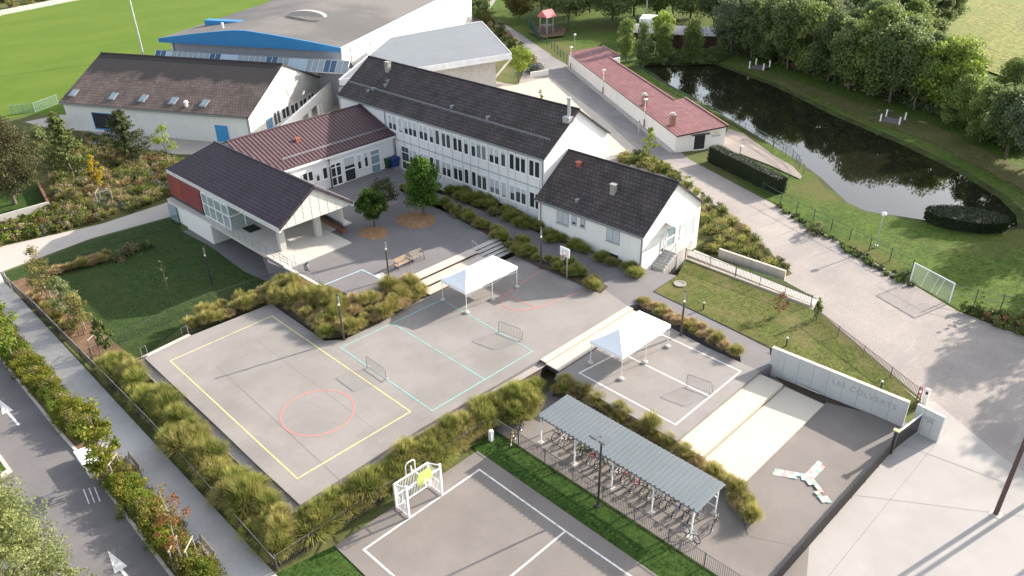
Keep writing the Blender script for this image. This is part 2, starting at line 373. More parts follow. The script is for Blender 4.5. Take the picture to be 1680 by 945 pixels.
sheet('sidewalk', [(-150, 420), (0, 448), (8, 462), (458, 948), (560, 1060), (480, 1180), (372, 985), (300, 880), (205, 780), (140, 700), (60, 600), (0, 540), (-58, 500)], walk_m, -.905, -1)
# traffic island with kerb
b = MB(); isl = [G(x, y, -.88) for x, y in [(-120, 690), (-2, 742), (20, 772), (0, 783), (-130, 830)]]
b.prism([p[:2] for p in isl], -1, -.88); struct(b.build('traffic_island_kerb', concl))
cx_ = sum(p[0] for p in isl)/5; cy_ = sum(p[1] for p in isl)/5
b = MB(); b.prism([(cx_+(p[0]-cx_)*.86, cy_+(p[1]-cy_)*.86) for p in isl], -.9, -.86); struct(b.build('traffic_island_grass', lawn_g))
def arrow(tip, lb, rb, tail, z, w=.16):
    t, l, r_, q = [G(*x, z) for x in (tip, lb, rb, tail)]
    b = MB(); b.prism([t[:2], l[:2], r_[:2]], None, z)
    m = ((l[0]+r_[0])/2, (l[1]+r_[1])/2); b.band([m, q[:2]], w, z)
    struct(b.build('road_arrow', line_w))
arrow((-2, 655), (4, 680), (21.6, 673), (30.5, 697), -.984)
arrow((176.5, 903), (188.4, 941), (209, 928.5), (222, 962), -.984)
mk = MB()
for x in (137, 146, 155):
    mk.band([G(x, 803+(x-137)*-.2, -.984), G(x+9, 826+(x-137)*-.2, -.984)], .07, -.984)
struct(mk.build('road_dashes', line_w))
# dark lawn and mulch bed left of the courts
sheet('lower_lawn', [(12, 458), (60, 430), (288, 362), (300, 380), (350, 405), (400, 440), (470, 470), (440, 480), (300, 535), (230, 590), (160, 592)], lawn_d, -.984)
sheet('grass_verge', [(0, 450), (140, 396), (292, 353), (296, 372), (160, 408), (30, 458)], lawn_d, -.980)
sheet('mulch_bed', [(14, 464), (50, 452), (100, 480), (150, 530), (200, 572), (215, 585), (175, 600), (152, 592)], mulch, -.976)
sheet('undercroft_paving', [(300, 380), (345, 404), (400, 445), (500, 490), (540, 440), (420, 340)], asph_r, -.972)
# meadow garden soil
sheet('garden_bed', [(-300, 420), (-100, 300), (0, 215), (60, 215), (150, 222), (225, 248), (290, 258), (330, 290), (287, 326), (167, 365), (0, 403)], mix_layer(M('meadow_soil', (.10, .10, .035), .95, .2, 1., .3, 10., spec=.1), (.19, .15, .08), .6, .5, .7, .8), -.990)
sheet('garden_lawn', [(-200, 330), (0, 300), (66, 300), (84, 338), (0, 364), (-200, 420)], lawn_g, -.985)
# courts
CZ = .3
sheet('yellow_and_teal_court', [(237, 587), (317, 549), (420, 508), (445, 498), (532, 559), (565, 557), (626, 528.5), (703, 484), (850, 417), (985, 470), (1030.5, 502.5), (887, 589.4), (840, 617), (686.6, 705), (492.4, 828.2), (420, 761), (360.6, 703.7)], asph_c, CZ, -1.0)
gut = MB()   # gravel gutter and dark upstand round the court
for pts in ([(237, 587), (360.6, 703.7), (492.4, 828.2), (686.6, 705), (887, 592)],):
    P = [G(x, y, .05) for x, y in pts]
    for a, c in zip(P, P[1:]):
        d = Vector((c[0]-a[0], c[1]-a[1])).normalized(); n = Vector((d.y, -d.x))
        q0 = (a[0]+n.x*.8, a[1]+n.y*.8, .03); q1 = (c[0]+n.x*.7+d.x*.6, c[1]+n.y*.7+d.y*.6, .03)
        gut.face([(a[0]-.3*n.x, a[1]-.3*n.y, .05), q0, q1, (c[0]-.3*n.x, c[1]-.3*n.y, .05)])
struct(gut.build('gravel_gutter', M('gutter_gravel', (.33, .30, .28), .95, .15, 3., .25, 20.)))
sheet('white_court', [(36.0, 30.85), (34.9, 30.85), (34.9, 20.3), (45.5, 20.3), (45.5, 25), (46.2, 30.85)], asph_c, 0.0, -1.0, px=False)
sheet('connecting_path', [(985, 470, .29), (1050, 440, .25), (1110, 452, .2), (1072, 477, .2), (1262, 567, 0), (1266, 600, -.004), (1246, 611, -.004), (1215, 605, -.004), (1215, 584, -.004), (1050, 497, .2), (1030.5, 502.5, .29)], asph_y, None, -1.0)
sheet('school_walkway', [(660, 312, 1.09), (700, 310, 1.09), (840, 362, .8), (900, 390, .6), (1060, 446, .24), (985, 470, .28), (860, 412, .6), (800, 386, .9), (700, 340, 1.09)], asph_y, None, -1.0)
sheet('courtyard', [(480, 300), (560, 275), (632, 268), (700, 312), (735, 350), (816, 394.6), (667.6, 455.2), (640, 470), (592, 492), (524, 462), (500, 455), (440, 430), (420, 380)], asph_y, 1.1, -1.0)
# corner of the courtyard that shows between the grasses, with its lines
mk = MB(); mk.band([G(528, 469, 1.108), G(594, 442.5, 1.108), G(632, 461, 1.108)], .1, 1.108)
struct(mk.build('blue_court_line', line_b))
mk = MB(); mk.band([G(528, 468, 1.106), G(566, 490, 1.106), G(590, 486, 1.106)], .1, 1.106); struct(mk.build('white_court_line', line_w))
sheet('playground_floor', [(28.2, 30.4), (28.2, 8), (33.6, 10.35), (44.4, 10.2), (48.2, 9.9), (48, 20.3), (36, 30.7)], asph_b, -.9, -1, px=False)
sheet('playground_apron', [(34.5, 15.45, -.63), (46.2, 15.45, -.63), (48.3, 10.4, -.893), (33.2, 10.4, -.893), (31.8, 13.2, -.895)], asph_b, None, -.95, px=False)
sheet('ball_court', [(14.75, 29.7), (25.9, 29.7), (25.9, 8), (14.7, 8)], asph_b, -.9, -1, px=False)
sheet('grass_strip', [(25.9, 30.3), (28.2, 30.3), (28.2, 8), (25.9, 8)], lawn_g, -.93, -1, px=False)
sheet('corner_lawn', [(455, 940), (553, 893), (600, 950), (580, 1010), (480, 990)], lawn_g, -.94, -1)
# wide seating steps, stair flight
def slab(name, u0, u1, v0, v1, z0, z1, mat=concl):
    b = MB(); b.box(u0, u1, v0, v1, z0, z1); return struct(b.build(name, mat))
for k in range(3):
    z = 1.105-.265*k
    slab('seating_step', 35.4, 42.9, 47.78-1.0*k, 48.75-1.0*k-(0 if k == 0 else -.06), z-.09, z)
for k in range(5):
    slab('stair_step', 42.93, 46.1, 48.2-.43*k, 48.75 if k == 0 else 48.66-.43*k, 1.108-.163*k-.055, 1.108-.163*k, conc)
b = MB()
for k in range(3): b.box(35.5, 42.88, 48.0-1.0*k, 48.9-1.0*k, 0, 1.01-.265*k)
for k in range(5): b.box(42.96, 46.05, 48.3-.43*k, 48.8-.43*k, 0, 1.045-.163*k)
struct(b.build('step_riser_core', M('riser_brown', (.075, .055, .045), .9)))
M('warm_concrete', (.52, .465, .385), .85, .03, .5, .05, 20.)
slab('court_step', 35.15, 45.8, 32.10, 32.66, .22, .308, MATS.get('warm_concrete') or concl)
slab('court_step', 35.2, 45.8, 30.85, 32.16, .07, .155)
b = MB(); b.box(35.25, 45.75, 32.2, 32.6, -.3, .218); b.box(35.25, 45.75, 30.98, 32.18, -.3, .068); struct(b.build('step_riser_core', MATS['riser_brown']))
slab('terrace_slab', 35.0, 45.5, 18.42, 20.29, -.9, -.22, M('warm_concrete', (.52, .465, .385), .85, .03, .5, .05, 20.))
slab('terrace_slab', 35.0, 45.7, 15.4, 18.34, -.9, -.50, MATS['warm_concrete'])
sheet('soil_bed', [(1255, 603), (1262, 598), (1440, 678), (1395, 683), (1360, 664), (1290, 632)], bedsoil, -.84, -.9)
# lawn between the path and the ramp railing
sheet('dry_lawn', [(1073, 478, .2), (1112, 452, .22), (1125, 425, .22), (1200, 455, .1), (1342, 512, -.1), (1512, 662, -.6), (1494, 665, -.6), (1430, 640, -.3), (1262, 570, .04)], lawn_y, None, -1.0)
lb = MB(); P = [G(1072, 478, .21), G(1262, 568, .04)]; lb.tube((P[0][0], P[0][1], .2), (P[1][0], P[1][1], .02), .05); struct(lb.build('lawn_edging', brownm))
sheet('ramp_path', [(1128, 418, .14), (1207, 449, .05), (1334, 500, -.2), (1342, 492, -.25), (1215, 441, .05), (1140, 410, .14)], conc, None, -1.0)
# pond and bank
pond = [(1050, 107), (1094, 107.5), (1172, 106), (1259, 138), (1290, 152), (1370, 192), (1481, 239), (1564, 280), (1636, 325), (1664, 353), (1667, 372), (1600, 378), (1530, 362), (1422, 345.5), (1392, 331.6), (1349, 291), (1311, 263), (1273, 240), (1190, 190), (1140, 160), (1080, 128)]
PW = [G(x, y, -.95) for x, y in pond]
cxp = sum(p[0] for p in PW)/len(PW); cyp = sum(p[1] for p in PW)/len(PW)
def off(P, dist):
    n = len(P); out = []
    a = sum(P[i][0]*P[(i+1) % n][1]-P[(i+1) % n][0]*P[i][1] for i in range(n)); s = 1 if a > 0 else -1
    for i in range(n):
        p, q, r_ = Vector(P[i-1][:2]), Vector(P[i][:2]), Vector(P[(i+1) % n][:2])
        d1 = (q-p).normalized(); d2 = (r_-q).normalized(); t = (d1+d2).normalized(); out.append(q+Vector((t.y, -t.x))*s*dist)
    return out
b = MB(); b.prism([p[:] for p in off(PW, .35)], None, -.95); struct(b.build('pond_water', wat))
ring1 = off(PW, 1.1)
b = MB()
n = len(PW); r0 = off(PW, 0.)
for i in range(n):
    j = (i+1) % n
    b.face([(r0[i].x, r0[i].y, -.99), (r0[j].x, r0[j].y, -.99), (ring1[j].x, ring1[j].y, -.74), (ring1[i].x, ring1[i].y, -.74)])
struct(b.build('pond_bank', bankm))
outer = [(800, 20, -.96), (835, -30, -.96), (1250, -60, -.5), (1900, 60, -.5), (2200, 420, -.5), (1900, 640, -.6), (1760, 590, -.95), (1680, 548, -.96), (1572, 508, -.96), (1500, 466, -.96), (1275, 336, -.96), (1170, 268, -.96), (1200, 236, -.96), (1195, 200, -.96), (1080, 140, -.96), (935, 84, -.96), (905, 90, -.96)]
OW = [G(x, y, z) for x, y, z in outer]
pts = [Vector((p[0], p[1], 0)) for p in OW]; hole = [Vector((p.x, p.y, 0)) for p in ring1]
zs = [p[2] for p in OW]+[-.74]*len(hole); allp = pts+hole
b = MB()
for t in tessellate_polygon([pts, hole]):
    tri = [Vector((allp[k].x, allp[k].y, zs[k])) for k in t]
    if (tri[1]-tri[0]).cross(tri[2]-tri[0]).z < 0: tri.reverse()
    b.face(tri)
struct(b.build('park_lawn', lawn_e))
sheet('terrace_by_pond', [(1170, 246), (1196, 211), (1220, 219), (1268, 254), (1300, 272), (1316, 289), (1312, 293), (1262, 270), (1215, 252), (1168, 262)], M('terrace_paving', (.27, .225, .20), .9, .08, 1., .1, 20.), -.70, -.96)
sheet('crop_field', [(1380, -80, -.4), (1560, 95, -.4), (1660, 130, -.4), (2100, 220, -.4), (2600, 100, -.4), (2000, -140, -.4)], field_m, None)
sheet('hill_field', [(900, -10, -.45), (1390, -30, -.45), (1500, -90, -.45), (880, -80, -.45)], field_m, None)
sheet('bank_track', [(1215, 104, -.5), (1300, 130, -.5), (1400, 166, -.5), (1530, 203, -.5), (1690, 283, -.5), (1690, 315, -.5), (1530, 232, -.5), (1400, 186, -.5), (1300, 146, -.5)], mix_layer(M('bank_dry_grass', (.105, .10, .04), .95, .25, 1.2, .5, 4., bump=.4, bscale=20., spec=.1), (.075, .09, .025), .3, .45, .65, .85), None, -.9)
for _m, _c in ((white, (.55, .53, .49)), (panelw, (.56, .55, .53)), (concw, (.36, .36, .35))): mix_layer(_m, _c, .9, .54, .82, .32, 6, (3, 3, .3, 0))
b = MB(); _g = G(625, 452, 1.1); b.box(_g[0]-.4, _g[0]+.4, _g[1]-.4, _g[1]+.4, 1.0, 1.108); struct(b.build('drain_cover', conc))
sheet('slope_soil', [(1140, 335), (1182, 337), (1232, 383), (1300, 449), (1285, 455), (1178, 421), (1143, 426)], mix_layer(M('slope_soil', (.10, .10, .035), .95, .25, 2., .5, 6., bump=.4, bscale=20., spec=.1), (.15, .10, .06), .8, .5, .7, .7), -.978)
sheet('slope_grass', [(1143, 413, .03), (1180, 424, .0), (1287, 461, -.25), (1350, 502, -.45), (1340, 490, -.35), (1216, 443, -.0)], lawn_d, None, -1.0)
_pk = MB()
for _a, _c in (((1228, 356), (1252, 346)), ((1250, 372), (1296, 356)), ((1276, 387), (1340, 364)), ((1303, 404), (1372, 380)), ((1333, 421), (1404, 396)), ((1366, 440), (1440, 412)), ((1436, 468), (1470, 455)), ((1440, 470), (1510, 508))):
    _pk.band([G(*_a, -.979), G(*_c, -.979)], .07, -.979)
struct(_pk.build('parking_bay_line', plain('bay_grey', (.20, .185, .175), .9)))
# ------------------------------------------------------------------ court markings
def mark(name, segs, w, z, mat):
    b = MB()
    for s in segs: b.band([G(*p, z) for p in s], w, z)
    return struct(b.build(name, mat))
mark('yellow_court_line', [[(279.3, 592), (446.2, 518.3), (673.4, 675.3), (487.8, 785.2), (279.3, 592)]], .1, CZ+.004, line_y)
mark('teal_court_line', [[(558.9, 570.4), (724.7, 491.7), (873.8, 576), (709, 673.7), (558.9, 570.4)], [(644.7, 530.5), (794.6, 621.7)]], .1, CZ+.006, line_t)
mark('white_court_line', [[(950.5, 611.8), (1108.4, 696.6), (1215.3, 609.2), (1086.3, 548.8), (1040, 566), (950.5, 611.8)], [(1033, 585.6), (1165, 651)]], .12, .004, line_w)
mark('ball_court_line', [[(1100, 990), (927.6, 871.3), (786.4, 770.3), (597, 901.8), (720, 1010)], [(927.6, 871.3), (760, 1010)]], .12, -.896, line_w)
def circle(name, c, r, a0, a1, w, z, mat, n=48):
    b = MB(); pt = lambda k, q: (c[0]+q*math.cos(a0+(a1-a0)*k/n), c[1]+q*math.sin(a0+(a1-a0)*k/n), z)
    for k in range(n): b.face([pt(k, r-w/2), pt(k, r+w/2), pt(k+1, r+w/2), pt(k+1, r-w/2)])
    return struct(b.build(name, mat))
cc = G(521.3, 676, CZ); e1 = G(461, 681, CZ); e2 = G(581, 671, CZ)
rr = (math.dist(cc, e1)+math.dist(cc, e2))/2
circle('red_centre_circle', cc, rr, 0, 2*math.pi, .1, CZ+.008, line_r)
# basketball key under the hoop
mark('red_key_line', [[(890, 441), (839, 477)], [(834, 485), (878, 504)], [(965, 474), (878, 506)]], .1, CZ+.008, line_r)
kc = [(839, 475), (826, 486), (822, 494), (826, 501), (838, 507), (856, 510), (876, 506)]
mark('red_key_arc', [kc], .1, CZ+.010, line_r)
# coloured star game painted on the playground
tb = MB(); colors = [plain('tile_cream', (.50, .43, .34), .7), plain('tile_pink', (.46, .29, .26), .7), plain('tile_mint', (.27, .39, .35), .7), plain('tile_blue', (.36, .41, .46), .7), plain('tile_white', (.54, .52, .50), .7)]
rng = random.Random(5); SZ = lambda v: -.893 if v < 10.4 else -.893+.26*(v-10.4)/5.05
c = G(1326, 784, -.78)
for arm, tip in enumerate([(1270, 776), (1349, 760), (1357, 822)]):
    t = G(*tip, -.78); d = Vector((t[0]-c[0], t[1]-c[1])); L_ = d.length; d.normalize(); n = Vector((-d.y, d.x))
    k = 0; x = .12
    while x < L_:
        for s_ in (-.15, .15):
            if rng.random() < .05: continue
            p = Vector(c[:2])+d*(x+(.14 if s_ > 0 else 0)+rng.uniform(-.03, .03))+n*s_; h = .148; tb.cur = (k*2+(s_ > 0)*3+arm) % 5
            tb.face([(q.x, q.y, SZ(q.y)+.004+.0005*(len(tb.f) % 7)) for q in (p-h*d-h*n, p+h*d-h*n, p+h*d+h*n, p-h*d+h*n)])
        x += .29; k += 1
struct(tb.build('star_game_marking', colors))
circle('chalk_ring', G(644, 333, 1.106), .35, 0, 6.283, .09, 1.106, line_r, 16)
# asphalt seams
sm = MB()
for a, c_ in [((300, 610), (560, 830) if False else (470, 600)), ((420, 560), (640, 760))]: pass
for (x0, y0), (x1, y1) in [((420, 557), (615, 705)), ((355, 600), (560, 790))]:
    sm.band([G(x0, y0, CZ+.002), G(x1, y1, CZ+.002)], .04, CZ+.002)
struct(sm.build('asphalt_seam', seamm))
# ------------------------------------------------------------------ buildings
tile_dark = uv_roof('dark_roof_tiles', (.062, .050, .050), (.088, .072, .070), 'tiles', .42, .42, .8, bump=.6, mortar=.22, stain=.22)
tile_brown = mix_layer(uv_roof('brown_roof_tiles', (.105, .080, .072), (.15, .115, .10), 'tiles', .45, .55, .85, bump=.6, mortar=.3, stain=.25), (.06, .05, .048), .35, .55, .75, .5)
_n = tile_brown.node_tree; _b = _n.nodes['Principled BSDF']; _src = _b.inputs['Base Color'].links[0].from_socket
_uv = _n.nodes.new('ShaderNodeUVMap'); _sx = _n.nodes.new('ShaderNodeSeparateXYZ'); _n.links.new(_uv.outputs[0], _sx.inputs[0])
_ge = _n.nodes.new('ShaderNodeNewGeometry'); _no = _n.nodes.new('ShaderNodeTexNoise'); _no.inputs['Scale'].default_value = .35; _no.inputs['Detail'].default_value = 5; _n.links.new(_ge.outputs['Position'], _no.inputs['Vector'])
_ma = _n.nodes.new('ShaderNodeMath'); _ma.operation = 'MULTIPLY_ADD'; _ma.inputs[1].default_value = -5.; _n.links.new(_no.outputs['Fac'], _ma.inputs[0]); _n.links.new(_sx.outputs[1], _ma.inputs[2])
_mr = _n.nodes.new('ShaderNodeMapRange'); _mr.inputs[1].default_value = 1.5; _mr.inputs[2].default_value = 2.6; _mr.inputs[3].default_value = .9; _mr.inputs[4].default_value = 0
_n.links.new(_ma.outputs[0], _mr.inputs[0]); _mx = _n.nodes.new('ShaderNodeMix'); _mx.data_type = 'RGBA'; _n.links.new(_mr.outputs[0], _mx.inputs['Factor']); _n.links.new(_src, _mx.inputs['A']); _mx.inputs['B'].default_value = (.034, .030, .031, 1)
_n.links.new(_mx.outputs['Result'], _b.inputs['Base Color'])
rib_purple = uv_roof('purple_ribbed_roof', (.050, .028, .032), (.115, .068, .072), 'ribs', .45, .10, .6, bump=.6, stain=.10)
tile_fine = uv_roof('fine_purple_tiles', (.056, .042, .054), (.076, .056, .07), 'tiles', .26, .36, .65, bump=.5, mortar=.28, stain=.1)
rib_red = uv_roof('red_sheet_roof', (.18, .066, .068), (.225, .092, .092), 'tiles', 1.0, .5, .6, bump=.5, mortar=.3, stain=.15)
rib_grey = uv_roof('grey_seam_roof', (.19, .20, .21), (.235, .245, .255), 'ribs', .6, .04, .5, 0.3, bump=.3, stain=.06)
membrane = mix_layer(M('roof_membrane', (.105, .099, .097), .9, .1, .15, .1, 10.), (.16, .147, .138), .06, .45, .6, .9, 4)
blue_clad = M('blue_cladding', (.035, .205, .43), .5, .05, .5, .03, 10.)
blue_pale = M('pale_blue_trim', (.50, .66, .74), .5)
siding = M('grey_siding', (.36, .36, .38), .6, .05, .6, .05, 8.)
redclad = M('red_cladding', (.22, .045, .045), .55, .05, .8, .03, 6.)
redclad2 = M('rust_cladding', (.26, .06, .035), .55, .05, .8, .03, 6.)
bluedoor = plain('blue_door_paint', (.06, .30, .58), .5)
shutm = plain('shutter_slat', (.50, .53, .55), .6)
zinc = M('zinc_trim', (.33, .34, .36), .45, .06, 2., .03, 20., .6)
woodp = M('painted_fascia', (.55, .53, .50), .7)

def gable(root, fr, p0, p1, q0, q1, zb, ze, zr, roofm, wallm, oe=.5, og=.3, axis='q', hip=(0, 0), th=.16, fascia=None, wall=True, half=False):
    """walls p0..p1 x q0..q1 (ridge along q when axis='q'); eave height ze at the roof edge. hip=(inset at q0 end, inset at q1 end)"""
    W = (lambda p, q, z: fr.w(p, q, z)) if axis == 'q' else (lambda p, q, z: fr.w(q, p, z))
    pm = (p0+p1)/2; hw = (p1-p0)/2
    slope = (zr-ze)/(hw+oe)
    if wall:
        b = MB(); zw = ze+slope*oe-.05
        prof = [(p0, zb), (p1, zb), (p1, zw), (pm, zr-.08), (p0, zw)]
        A_ = [W(p, q0, z) for p, z in prof]; B_ = [W(p, q1, z) for p, z in prof]
        b.face(A_); b.face(B_[::-1])
        for i in range(5):
            j = (i+1) % 5; b.face([A_[j], A_[i], B_[i], B_[j]])
        bm_fix(b); b.build('wall', wallm, root)
    r = MB()
    ql, qh = q0-og, q1+og
    a0, a1 = ql+hip[0], qh-hip[1]
    sl = math.hypot(hw+oe, zr-ze)
    for s in (-1, 1):
        e = pm+s*(hw+oe)
        pts = [W(e, ql, ze), W(e, qh, ze), W(pm, a1, zr), W(pm, a0, zr)]
        uv = [(ql, sl), (qh, sl), (a1, 0), (a0, 0)]
        low = [(x, y, z-th) for x, y, z in pts]
        if s > 0: pts = pts; 
        r.face(pts, uv); r.face(low[::-1])
        r.face([pts[0], low[0], low[1], pts[1]]); r.face([pts[1], low[1], low[2], pts[2]]); r.face([pts[3], low[3], low[0], pts[0]])
    for k, (qq, aa) in enumerate(((ql, a0), (qh, a1))):
        if hip[k]:
            e0, e1 = pm-(hw+oe), pm+(hw+oe)
            pts = [W(e0, qq, ze), W(e1, qq, ze), W(pm, aa, zr)]
            r.face(pts, [(e0, 0), (e1, 0), (pm, sl)])
            r.face([(x, y, z-th) for x, y, z in pts][::-1])
            r.face([pts[0], pts[1], (pts[1][0], pts[1][1], ze-th), (pts[0][0], pts[0][1], ze-th)])
    ro = r.build('roof', roofm, root)
    c = MB(); c.tube(W(pm, a0, zr+.02), W(pm, a1, zr+.02), .12, n=6); c.build('ridge_cap', roof_cap(roofm), ro)
    return ro, slope, pm
def roof_cap(m):
    k = m.name+'_cap'
    if k in MATS: return MATS[k]
    col = {'dark_roof_tiles': (.028, .026, .028), 'brown_roof_tiles': (.06, .05, .05), 'purple_ribbed_roof': (.06, .04, .045), 'fine_purple_tiles': (.04, .032, .042)}.get(m.name, (.2, .06, .06))
    MATS[k] = m2 = plain(k, col, .7); return m2
def bm_fix(b): pass
def window(root, fr, axis, val, out, s0, s1, z0, z1, kind='double', shut=0., fm=None, name='window', gm=None, open_=False):
    """window standing in the wall plane (axis coordinate = val), facing out (+1/-1)"""
    def bx(mb, sa, sb, za, zb, d0, d1):
        a, c = val+out*d0, val+out*d1
        if axis == 0: mb.box(a, c, sa, sb, za, zb, fr)
        else: mb.box(sa, sb, a, c, za, zb, fr)
    fm = fm or whitep; fw = .07
    m = MB()
    bx(m, s0, s0+fw, z0, z1, 0, .07); bx(m, s1-fw, s1, z0, z1, 0, .07)
    bx(m, s0+fw, s1-fw, z1-fw, z1, 0, .07); bx(m, s0+fw, s1-fw, z0, z0+fw, 0, .07)
    mid = (s0+s1)/2
    if kind in ('double', 'door2'): bx(m, mid-.075, mid+.075, z0+fw, z1-fw, .005, .065)
    if kind in ('door', 'door2'): bx(m, s0+fw, s1-fw, z0+.95, z0+1.08, .005, .06); bx(m, s0+fw, s1-fw, z0+2.05, z0+2.15, .005, .06)
    if kind == 'cross': bx(m, s0+fw, s1-fw, (z0+z1)/2-.06, (z0+z1)/2+.06, .005, .06)
    bx(m, s0-.06, s1+.06, z0-.07, z0-.002, 0, .12)
    f = m.build(name, fm, root)
    g = MB(); bx(g, s0+fw-.01, s1-fw+.01, z0+fw-.01, z1-fw+.01, .004, .02); g.build('pane', gm or glassd, f)
    if shut:
        g = MB(); zt = z1-fw; h = (zt-z0-fw)*shut; nn = max(2, int(h/.12))
        for i in range(nn):
            za = zt-h+h*i/nn; bx(g, s0+fw, s1-fw, za, za+h/nn-.012, .024, .052)
        g.build('shutter', shutm, f)
    return f
def wpx(root, fr, axis, val, out, x0, y0, x1, y1, **k):
    """window whose opening spans these pixels"""
    ym = (y0+y1)/2; xm = (x0+x1)/2
    a = fr.hit(x0, ym, axis, val)[0]; c = fr.hit(x1, ym, axis, val)[0]
    zt = fr.hit(xm, y0, axis, val)[1]; zb = fr.hit(xm, y1, axis, val)[1]
    return window(root, fr, axis, val, out, min(a, c), max(a, c), min(zb, zt), max(zb, zt), **k)
def snow_guard(root, fr, axis, edge, inward, q0, q1, z, slope, d=1.6):
    g = MB(); p = edge+inward*d; zz = z+slope*d
    W = (lambda p, q, z: fr.w(p, q, z)) if axis == 'q' else (lambda p, q, z: fr.w(q, p, z))
    for h in (.12, .24): g.tube(W(p, q0, zz+h), W(p, q1, zz+h), .022, n=5)
    k = int((q1-q0)/1.2)
    for i in range(k+1):
        q = q0+(q1-q0)*i/k; g.tube(W(p, q, zz-.02), W(p, q, zz+.26), .02, n=4)
    g.build('snow_guard', zinc, root)
def downpipe(root, fr, p, q, z0, z1, m=None):
    g = MB(); g.tube(fr.w(p, q, z0), fr.w(p, q, z1), .055, n=6); g.build('downpipe', m or zinc, root)
def on_roof(fr, px, py, p_edge, z_edge, slope, inward):
    """where the pixel meets a roof plane rising from (p_edge, z_edge)"""
    lo, hi = 0, 20
    best = None
    for k in range(4000):
        d_ = k*.004; z = z_edge+slope*d_; q, zz = fr.hit(px, py, 0, p_edge+inward*d_)
        e = abs(zz-z)
        if best is None or e < best[0]: best = (e, p_edge+inward*d_, q, z)
    return best[1:]

# --- long two-storey school building
t = thing('school_building', 'long white two storey school block with dark tiled gable roof and rows of windows', 'building', CB.w(53.5, 46.9, 0))
LB_P = 53.45
ro, sl_, pm_ = gable(t, CB, LB_P, 63.3, 46.95, 79.9, 0, 7.55, 11.2, tile_dark, panelw, .3, .25)
snow_guard(ro, CB, 'q', LB_P-.3, 1, 47.4, 79.6, 7.55, sl_, 1.7)
g = MB(); g.box(LB_P-.42, LB_P-.29, 46.75, 80.1, 7.36, 7.52, CB); g.build('gutter', zinc, ro)
up = [CB.hit(877, y, 0, LB_P)[1] for y in (263.5, 290.5)]; lo_ = [CB.hit(877, y, 0, LB_P)[1] for y in (316, 342)]
def xq(px, z):
    lo, hi = 46., 82.
    for _ in range(40):
        m = (lo+hi)/2
        if proj(CB.w(LB_P, m, z))[0] > px: lo = m
        else: hi = m
    return lo
Dx = [877, 854, 811, 790, 751, 732, 695, 677, 644]; nx = [840, 826, 777, 765, 718, 708, 666.5, 657]
zu = (up[0]+up[1])/2; zl = (lo_[0]+lo_[1])/2
shut_u = {644: .55, 677: .5, 695: .45, 751: .15, 790: .12, 811: .5, 732: .1, 854: .1}; shut_n = {657: .9, 666.5: .6, 708: .6, 718: 0, 765: .3, 777: .3, 826: .2}
for x in Dx:
    q = xq(x, zu); window(t, CB, 0, LB_P, -1, q-.74, q+.74, up[1], up[0], 'double', shut_u.get(x, 0))
    if x > 670 or x == 644:
        q = xq(x+1, zl)
        window(t, CB, 0, LB_P, -1, q-.74, q+.74, lo_[1], lo_[0], 'double', {677: .55, 695: .6, 811: .6, 854: .3, 751: .2, 790: .12, 732: .45}.get(x, 0))
for x in nx:
    q = xq(x, zu); window(t, CB, 0, LB_P, -1, q-.36, q+.36, up[1], up[0], 'single', shut_n.get(x, 0))
    if x > 700:
        q = xq(x+1, zl); window(t, CB, 0, LB_P, -1, q-.36, q+.36, lo_[1], lo_[0], 'single', {826: .9, 840: .5}.get(x, 0))
wpx(t, CB, 0, LB_P, -1, 660, 241, 673, 278, kind='door', name='door')
jb = MB()
for x in [886, 866, 846, 833, 818, 801, 784, 771, 758, 741, 725, 713, 702, 686, 672, 661.5]:
    q = xq(x, zu); jb.box(LB_P-.02, LB_P-.001, q-.025, q+.025, 1.0, 7.3, CB)
jb.box(LB_P-.03, LB_P-.001, 46.96, 70, 4.2, 4.3, CB); jb.build('panel_joint', siding, t)
for x in (823, 742, 800, 851):
    q = xq(x, 1.1); b = MB(); b.box(LB_P-.04, LB_P-.001, q-.5, q+.5, .75, 1.1, CB); b.build('basement_window', glassd, t)
downpipe(t, CB, LB_P-.12, 47.05, .3, 7.4); downpipe(t, CB, LB_P-.12, 71.3, 4.9, 7.4)
def vent(root, px, py, pe, ze, slope, inw, fr, size=(.45, .45, .35), m=None, name='roof_vent'):
    p, q, z = on_roof(fr, px, py, pe, ze, slope, inw)
    b = MB(); s = size; b.box(p-s[0]/2, p+s[0]/2, q-s[1]/2, q+s[1]/2, z-.3, z+s[2], fr)
    b.box(p-s[0]*.62, p+s[0]*.62, q-s[1]*.62, q+s[1]*.62, z+s[2]+.002, z+s[2]+.07, fr)
    b.build(name, m or zinc, root)
vent(ro, 637, 116, LB_P-.3, 7.55, sl_, 1, CB, (.5, .6, 1.0), M('weathered_stack', (.30, .28, .26), .9), 'chimney')
for x, y in ((637, 134), (633, 141), (605, 150), (613, 147), (742, 176), (801, 194)): vent(ro, x, y, LB_P-.3, 7.55, sl_, 1, CB, (.35, .35, .14))
p, q, z = on_roof(CB, 933, 195, LB_P-.3, 7.55, sl_, 1)
b = MB(); b.tube(CB.w(p, q, z-.3), CB.w(p, q, z+1.9), .17, n=12); b.tube(CB.w(p, q, z+1.95), CB.w(p, q, z+2.1), .24, n=12); b.box(p-.45, p+.45, q-.4, q+.4, z-.35, z+.25, CB); b.build('steel_flue', galv, ro)

